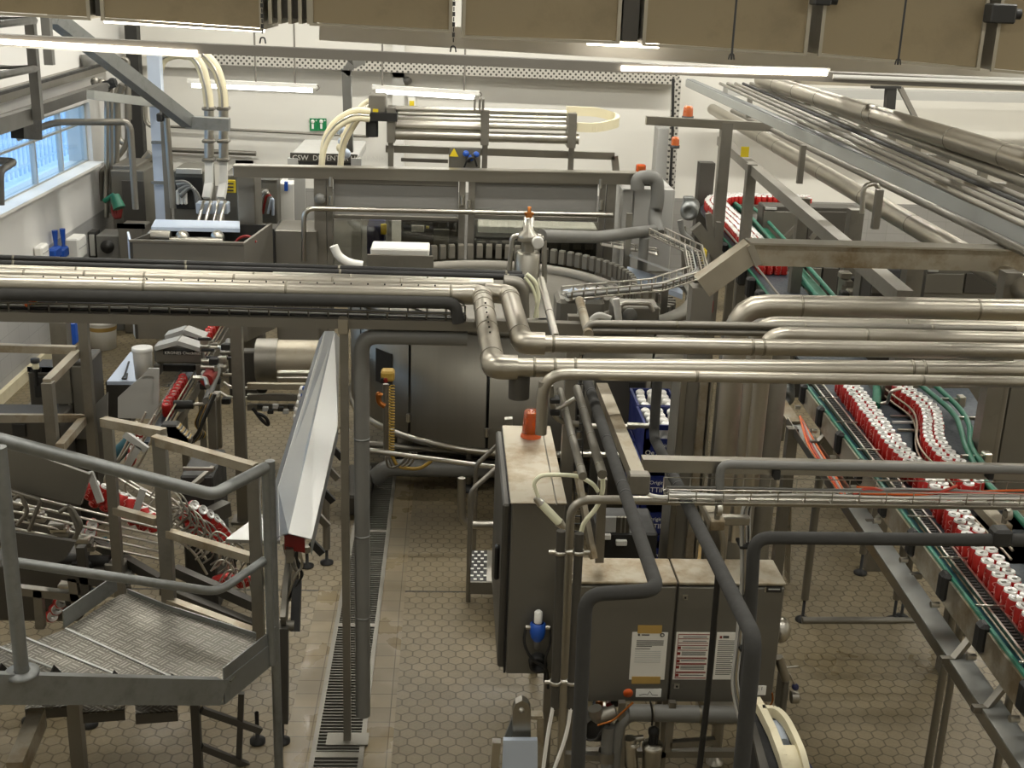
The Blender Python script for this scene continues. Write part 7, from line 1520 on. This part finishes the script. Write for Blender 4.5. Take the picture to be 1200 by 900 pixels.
# ------------------------------------------------------------------ frame with trays in the right foreground
ZF = 2.5
f0, f1 = P(705, 455, Z=ZF), P(748, 562, Z=ZF)
t = T('hanging_frame', 'stainless square tube frame with a long beam to the right, under the clad pipes', 'frame', f1)
obj('short_beam', BM('steel_worn').bar(f0, f1, .05, .05), parent=t); obj('end_cap', BM('steel_dull').rbox(off(f1, -.04, -.03, -.05), off(f1, .04, .02, .03), .006), parent=t)
Yl = P(748, 543, Z=ZF).y; g0, g1 = P(752, 543, Y=Yl), PX(1240, 556, Y=Yl); obj('long_beam', BM('steel').bar(g0, g1, .05, .05), parent=t)
for x in (910, 1160): c = P(x, 552, Y=Yl-.04); obj('hook', BM('black').rbox(off(c, -.012, -.02, -.03), off(c, .012, .02, .01), .004), parent=t)
pipe('grey_pipe', 'grey pipe lying on the long frame beam, bent down at its left end', 'pipe', [P(843, 590, Y=Yl-.05), P(844, 544, Y=Yl-.05), PX(1240, 553, Y=Yl-.05)], .017, 'plastic_grey', .04)
pipe('white_pipe', 'long pale steel pipe with a bend at its left end crossing before the cans', 'pipe', [P(657, 905, Y=4.45), P(669, 585, Y=4.45), PX(1240, 594, Y=4.45)], .018, 'steel', .09, n=16)
wt = wire_tray('wire_cable_tray', 'thin wire tray with white and orange cables before the can conveyor', PY(4.2, (780, 581), (1460, 590)), .12, .05, r=.0022, step=.1)
random.seed(11)
for k in range(7):
    m = ['white_plastic', 'light_grey', 'cable_orange', 'cable_red', 'plastic_grey', 'light_grey', 'cable_orange', 'steel_bright', 'white_plastic'][k]; x0 = 780 if m in ('white_plastic', 'light_grey', 'plastic_grey', 'steel_bright') else 1005
    pts = []
    for i in range(9):
        x = x0+(1460-x0)*i/8; p = P(x, 579+(x-780)*.012, Y=4.2); pts.append(off(p, 0, -.05+.012*k, .008+random.uniform(0, .022)))
    obj('cable', BM(m).tube(pts, .0048, .1, 6), parent=wt)
pipe('orange_cable', 'orange red cable arching up from the wire tray to the right clamp', 'cable', PY(4.2, (1000, 580), (1015, 572), (1030, 574), (1060, 584), (1095, 580), (1122, 569)), .006, 'cable_red', .06, n=6)
pipe('white_cable', 'white cable curving from the frame end into the wire tray', 'cable', PY(4.18, (752, 572), (760, 580), (775, 583), (800, 581), (862, 583)), .008, 'white_plastic', .06, n=8)
for (x, y, lab) in ((838, 600, 'left pipe clamp block under the pale pipe'), (1172, 605, 'right pipe clamp block under the pale pipe')):
    c = P(x, y+8, Y=4.4); t = T('pipe_clamp_block', lab, 'clamp', c, 'clamp blocks under the pale pipe'); obj('block', BM('steel_worn').rbox(off(c, -.03, -.05, -.03), off(c, .03, .2, .015), .005), parent=t); obj('stem', BM('steel_dull').cyl(off(c, 0, -.03, .0), off(c, 0, -.03, .07), .012, n=8), parent=t); obj('ring', BM('steel_bright').lathe([(.022, -.01), (.024, -.01), (.024, .01), (.022, .01)], off(c, 0, -.05, .062), 14, (1, 0, 0)), parent=t)
t = T('tray_support', 'small stainless bracket arm holding the pale pipe left of the black pipe', 'bracket', P(850, 615, Y=4.5)); obj('arm', BM('steel').rbox(P(834, 616, Y=4.5), off(P(880, 607, Y=4.5), 0, .04), .005), parent=t); obj('hose_elbow', BM('steel').tube(PY(4.5, (842, 616), (846, 625), (848, 640), (845, 665)), .012, .03, 8), parent=t)
# cables dropping down
cb = T('cable_drop', 'bundle of grey cables tied together dropping down beside the thick black pipes', 'cables', P(860, 840, Y=4.6))
for k in range(6): obj('cable', BM(['light_grey', 'plastic_grey', 'steel_bright', 'light_grey', 'black', 'light_grey'][k]).tube(PY(4.55+.012*k, (900, 583), (872+k*1.5, 588), (868+k*2, 610), (869+k*2, 680), (864+k*2, 740), (857+k*2, 800), (862+k*3, 830), (868+k*2, 850)), .006, .08, 6), parent=cb)
for y in (640, 700, 760): obj('cable_tie', BM('black').rbox(off(P(866, y, Y=4.56), 0, -.02, -.006), off(P(880, y, Y=4.56), 0, .07, .006), .003), parent=cb)
# thick black insulated pipes
def bp(lab, pts, r, bands=None): return pipe('insulated_pipe', lab, 'pipe', pts, r, 'black_foam', r*2.6, bands=bands, bandmat='black', n=18)
q0, q1 = P(686, 440, Z=2.55), P(771, 692, Z=2.55); q1b = P(686, 700, Y=q1.y); q1b.z = q1.z-.015
bp('left thick black insulated pipe coming towards the viewer, bending left and then straight down', [q0, q1, q1b, (P(680.5, 905, Y=q1.y).x, q1.y, 1.2)], .0215, [(0, [.12, .4, .62, .66])])
q0, q1 = P(766, 512, Z=2.2), P(884, 748, Z=2.5)
bp('middle thick black insulated pipe dropping from behind and sloping towards the viewer', [off(q0, 0, .02, .38), q0, q1, (P(871, 905, Y=q1.y).x, q1.y, 1.2)], .024, [(1, [.3, .36, .42])])
Y3 = 3.5
bp('right thick black insulated pipe running in from the right edge and bending down', [PX(1240, 633, Y=Y3), P(884, 630, Y=Y3), (P(880, 905, Y=Y3).x, Y3, 1.0)], .021, [(0, [.15, .2])])
S('pipe_clamp', BM('dark').rbox(off(P(1172, 628, Y=Y3), -.03, -.03, -.03), off(P(1172, 628, Y=Y3), .03, .03, .03), .01), 'dark clamp on the right black insulated pipe', 'clamp')
pipe('thin_black_pipe', 'thin straight black pipe passing before the paper sheets', 'pipe', [P(842, 668, Y=4.7), P(829, 820, Y=4.7), P(819, 905, Y=4.7)], .014, 'black')
# upright tubes before the cabinets with white hoses
Yt = 4.3
for k, (x0, x1, y0) in enumerate(((657.5, 650, 622), (679, 669, 625))):
    t = T('upright_tube', ['left', 'right'][k]+' of the two upright dark grey tubes with white hoses before the cabinets', 'pipe', P(x1, 830, Y=Yt), 'upright tubes with hoses')
    a, b = P(x0, y0, Y=Yt), P(x1, 829, Y=Yt); b.x = a.x+(b.x-a.x); obj('tube', BM('panel_dark').tube([a, b], .018, n=14), parent=t)
    for y in (646, 798): c = a.lerp(b, (y-y0)/(829-y0)); obj('clamp', BM('steel_bright').lathe([(.021, -.008), (.024, -.008), (.024, .008), (.021, .008)], c, 16).cyl(off(c, -.045), off(c, -.022), .008, n=8).cyl(off(c, .022), off(c, .045), .008, n=8), parent=t)
pipe('white_hose', 'white hose hanging from the left dark tube to the floor', 'hose', PY(Yt-.01, (648, 829), (642, 860), (636, 905)), .008, 'white_plastic', .2, n=10); pipe('white_hose', 'white hose curving from the right dark tube to the floor', 'hose', PY(Yt-.01, (669, 829), (664, 862), (648, 905)), .008, 'white_plastic', .2, n=10)
pipe('cream_hose', 'cream hose looping from the filter over to the sloping pipes', 'hose', PY(4.6, (631, 583), (625, 566), (633, 557), (655, 556), (680, 558), (696, 568), (701, 576)), .009, 'hose_white', .08, n=10)
pipe('cream_hose', 'cream hose hanging from the sloping pipe end to the right dark tube', 'hose', PY(4.6, (706, 556), (707, 575), (700, 595), (684, 612), (681, 624)), .01, 'hose_white', .1, n=10)
ft = T('inline_filter', 'cream transparent inline filter with metal ends hanging diagonally before the tall cabinet', 'filter', P(655, 618, Y=4.6)); a, b = P(634, 590, Y=4.6), P(655, 612, Y=4.6); obj('body', BM('hose_white').tube([a, b], .018, n=16), parent=ft); obj('end_cap', BM('steel_bright').tube([a, a+(a-b).normalized()*.035], [.02, .012], n=14), parent=ft); obj('end_cap', BM('steel_bright').tube([b, b+(b-a).normalized()*.045], [.021, .01], n=14), parent=ft); obj('ring', BM('black').tube([b, b+(b-a)*.04], .02, n=14), parent=ft)
# steel pipes under the clad stack coming forward
ZS = 2.42
for k, (pp, r, lab) in enumerate(((((656, 458), (683, 558)), .017, 'left one of the two steel pipes sloping to the cream hose'), (((676, 455), (706, 556)), .019, 'right one of the two steel pipes sloping to the cream hose'), )): pipe('steel_pipe', lab, 'pipe', PZ(ZS, *pp), r, 'steel_dull', bands=[(0, [.3, .6, .92])], n=12)
pipe('branch_pipe', 'short bent steel branch pipe with a black valve beside the orange beacon', 'pipe', [P(645, 452, Y=5.0), P(650, 492, Y=5.0), P(678, 497, Y=5.0)], .014, 'steel', .05, n=10); pipe('branch_pipe', 'thin steel branch rising to the right behind the orange beacon', 'pipe', PY(5.0, (650, 481), (664, 473), (674, 467)), .012, 'steel_bright', .04, n=8)
v = BM('black'); 
for y in (468, 482): v.rbox(off(P(650, y, Y=5.0), -.022, -.03, -.012), off(P(650, y, Y=5.0), .022, .03, .012), .005)
S('black_valve', v, 'black valve handles on the steel branch pipe beside the orange beacon', 'valve')
pipe('capped_pipe', 'short wide dark pipe stub under the clad elbow, left of the orange beacon', 'pipe', [P(609, 425, Y=4.9), P(608, 466, Y=4.9)], .045, 'panel_dark', n=18)
pipe('drop_pipe', 'grey pipe dropping from the front clad pipe to beside the beacon', 'pipe', [P(637, 447, Y=e2.y-.1), P(634, 492, Y=e2.y-.1)], .02, 'steel_dull', n=14)
for k, pp in enumerate((((633, 410), (626, 345), (612, 330)), ((652, 402), (634, 348), (632, 330)))): pass
pipe('cream_hose', 'left one of two yellowish hoses hanging behind the second clad elbow', 'hose', PY(6.35, (617, 321), (628, 330), (632, 345), (627, 372)), .011, 'hose_white', .15, n=10); pipe('cream_hose', 'right one of two yellowish hoses hanging behind the second clad elbow', 'hose', PY(6.35, (615, 325), (624, 336), (629, 352), (630, 372)), .009, 'hose_white', .15, n=10)
pipe('steel_pipe', 'pale pipe sloping from the bridge to the clad pipe stack', 'pipe', [P(634, 328, Y=6.3), P(651, 395, Y=5.6)], .02, 'steel_bright', n=12, bands=[(0, [.6])]); pipe('steel_pipe', 'rusty grey pipe sloping behind the clad pipe stack', 'pipe', [P(679, 352, Y=6.4), P(690, 392, Y=5.7)], .024, 'steel_worn', n=12, bands=[(0, [.35])])
# square post and ladder tray behind the black pipes
sq_ = T('square_upright', 'grey square upright with a wire ladder tray behind the left black pipe', 'post', P(668, 655, Y=6.4))
a = P(668, 470, Y=6.4); obj('upright', BM('steel_dull').box((a.x-.035, 6.37, 0), (a.x+.035, 6.43, 2.5)), parent=sq_)
lt = BM('dark'); a, b = P(680, 450, Y=6.3), P(676, 640, Y=6.3); lt.bar(off(a, -.02), off(b, -.02), .008).bar(off(a, .02), off(b, .02), .008)
for k in range(22): c = a.lerp(b, k/21); lt.bar(off(c, -.02), off(c, .02), .006)
obj('wire_ladder', lt, parent=sq_)
S('leaning_bar', BM('steel_worn').bar(P(676, 552, Y=5.9), P(696, 655, Y=5.7), .03, .03), 'thin pale bar leaning behind the upright tubes', 'bar'); S('slim_post', BM('steel_dull').bar(P(706, 560, Y=5.7), P(702, 657, Y=5.75), .045), 'slim grey post standing on the double cabinet behind the left black pipe', 'post')
# machine wall behind (filler right side)
for (x0, x1, Y, m, lab) in ((693, 752, 9.1, 'panel_dark', 'dark machine door behind the hanging frame'), ):
    machine_block('rear_door_panel', 'panel', lab, x0, 440, x1, 620, Y, .1, m, [('window', 'dark', 737, 448, 756, 460, .02)])
machine_block('dark_plinth', 'machine', 'dark machine base with pale round feet behind the double cabinet', 700, 625, 770, 660, 6.9, .4, 'dark', [('round_cap', 'white_paint', 708, 627, 716, 633, .03), ('round_cap', 'white_paint', 722, 634, 735, 640, .03), ('studded_plate', 'chequer', 722, 606, 738, 625, .02), ('tray', 'light_grey', 705, 606, 722, 624, .02)])
for k, (y, x0, x1) in enumerate(((498, 735, 760), (532, 656, 730), (499, 690, 745))): pipe('cross_tube', ['upper bright cross tube by the blue crates', 'bright cross tube behind the left black pipe', 'middle bright cross tube behind the hanging frame'][k], 'pipe', [P(x0, y, Y=7.6+.1*k), P(x1, y+1, Y=7.6+.1*k)], .018, 'steel_bright', n=10)
# tall stainless cylinders and panels
for k, (x, r, y1, lab, m) in enumerate(((859, .15, 660, 'tall stainless column left of the can conveyor, under the mitred elbow', 'steel_dull'), (893, .09, 660, 'slim stainless column right of the tall wide one', 'steel_dull'))):
    c = P(x, 560, Y=6.9+.1*k); S('steel_column', BM(m).lathe([(r, .02), (r, 2.3), (r*.8, 2.36), (0, 2.36)], (c.x, c.y, 0), 28).lathe([(r*1.1, 0), (r*1.1, .03)], (c.x, c.y, 0), 28), lab, 'column')
machine_block('tall_steel_panels', 'panel', 'tall pale stainless upright panels right of the blue crates', 790, 440, 827, 660, 6.95, .3, 'steel_flat', [('rib', 'steel_worn', 812, 442, 822, 655, .03), ('rib', 'steel', 790, 442, 797, 655, .04), ('edge', 'steel_bright', 824, 442, 827, 655, .05)])
# ------------------------------------------------------------------ blue crates of bottles
CYr = 8.0
cw, chh, cd = .30, .28, .4
p0 = P(743, 655, Y=CYr)
zz = 0.0; random.seed(5)
base_z = .16
S('pallet', BM('tape').box((p0.x, CYr-.02, 0), (p0.x+.62, CYr+.8, .03)).box((p0.x, CYr-.02, .12), (p0.x+.62, CYr+.8, .15)).box((p0.x, CYr, .03), (p0.x+.1, CYr+.78, .12)).box((p0.x+.5, CYr, .03), (p0.x+.6, CYr+.78, .12)), 'wooden pallet under the stack of blue beer crates', 'pallet')
def crate(x, y, z, lab, word=True):
    t = T('beverage_crate', lab, 'crate', (x+cw/2, y+cd/2, z), 'blue beer crates')
    b = BM('crate_blue'); th = .012
    b.box((x, y, z), (x+cw, y+cd, z+.015)).box((x, y, z), (x+th, y+cd, z+chh)).box((x+cw-th, y, z), (x+cw, y+cd, z+chh)).box((x, y+cd-th, z), (x+cw, y+cd, z+chh)).box((x, y, z), (x+cw, y+th, z+chh*.62)).box((x, y, z+chh*.86), (x+cw, y+th, z+chh)).box((x, y, z), (x+.05, y+th, z+chh)).box((x+cw-.05, y, z), (x+cw, y+th, z+chh))
    obj('shell', b, parent=t); obj('rim', BM('crate_blue').box((x-.006, y-.006, z+chh-.02), (x+cw+.006, y+.0, z+chh)).box((x-.006, y, z+chh-.02), (x, y+cd, z+chh)), parent=t)
    if word:
        obj('lettering', BM('lettering').text('OeTTINGER', .052, (x+.012, y-.001, z+.055), (1, 0, 0), (0, 0, 1), .003), parent=t); obj('small_lettering', BM('lettering').text('Original', .04, (x+.07, y-.001, z+.115), (1, 0, 0), (0, 0, 1), .003), parent=t)
    if z > 1.0:
        for i in range(3):
            for j in range(4):
                c = (x+.06+.09*i+random.uniform(-.008, .008), y+.055+.095*j+random.uniform(-.008, .008), z+chh-.03)
                S('bottle', BM('white_plastic').lathe([(.012, -.22), (.03, -.2), (.03, -.08), (.026, -.01), (.034, 0), (.034, .02), (.02, .034), (.02, .026), (0, .026)], c, 14), 'white topped bottle standing in an uppermost blue crate', 'bottle', 'bottles in the topmost blue crates')
levels = ['bottom', 'second lowest', 'second highest', 'topmost']
for k in range(4): crate(p0.x+.0+.01*(k % 2), CYr, base_z+k*(chh+.004), levels[k]+' blue crate in the front column of the crate stack')
for k in range(4): crate(p0.x+.02, CYr+.42, base_z+k*(chh+.004), levels[k]+' blue crate in the rear column of the crate stack', False)
random.seed(9)
for i in range(3):
    for j in range(4):
        for (x, y) in ((p0.x, CYr), (p0.x+.02, CYr+.42)):
            pass
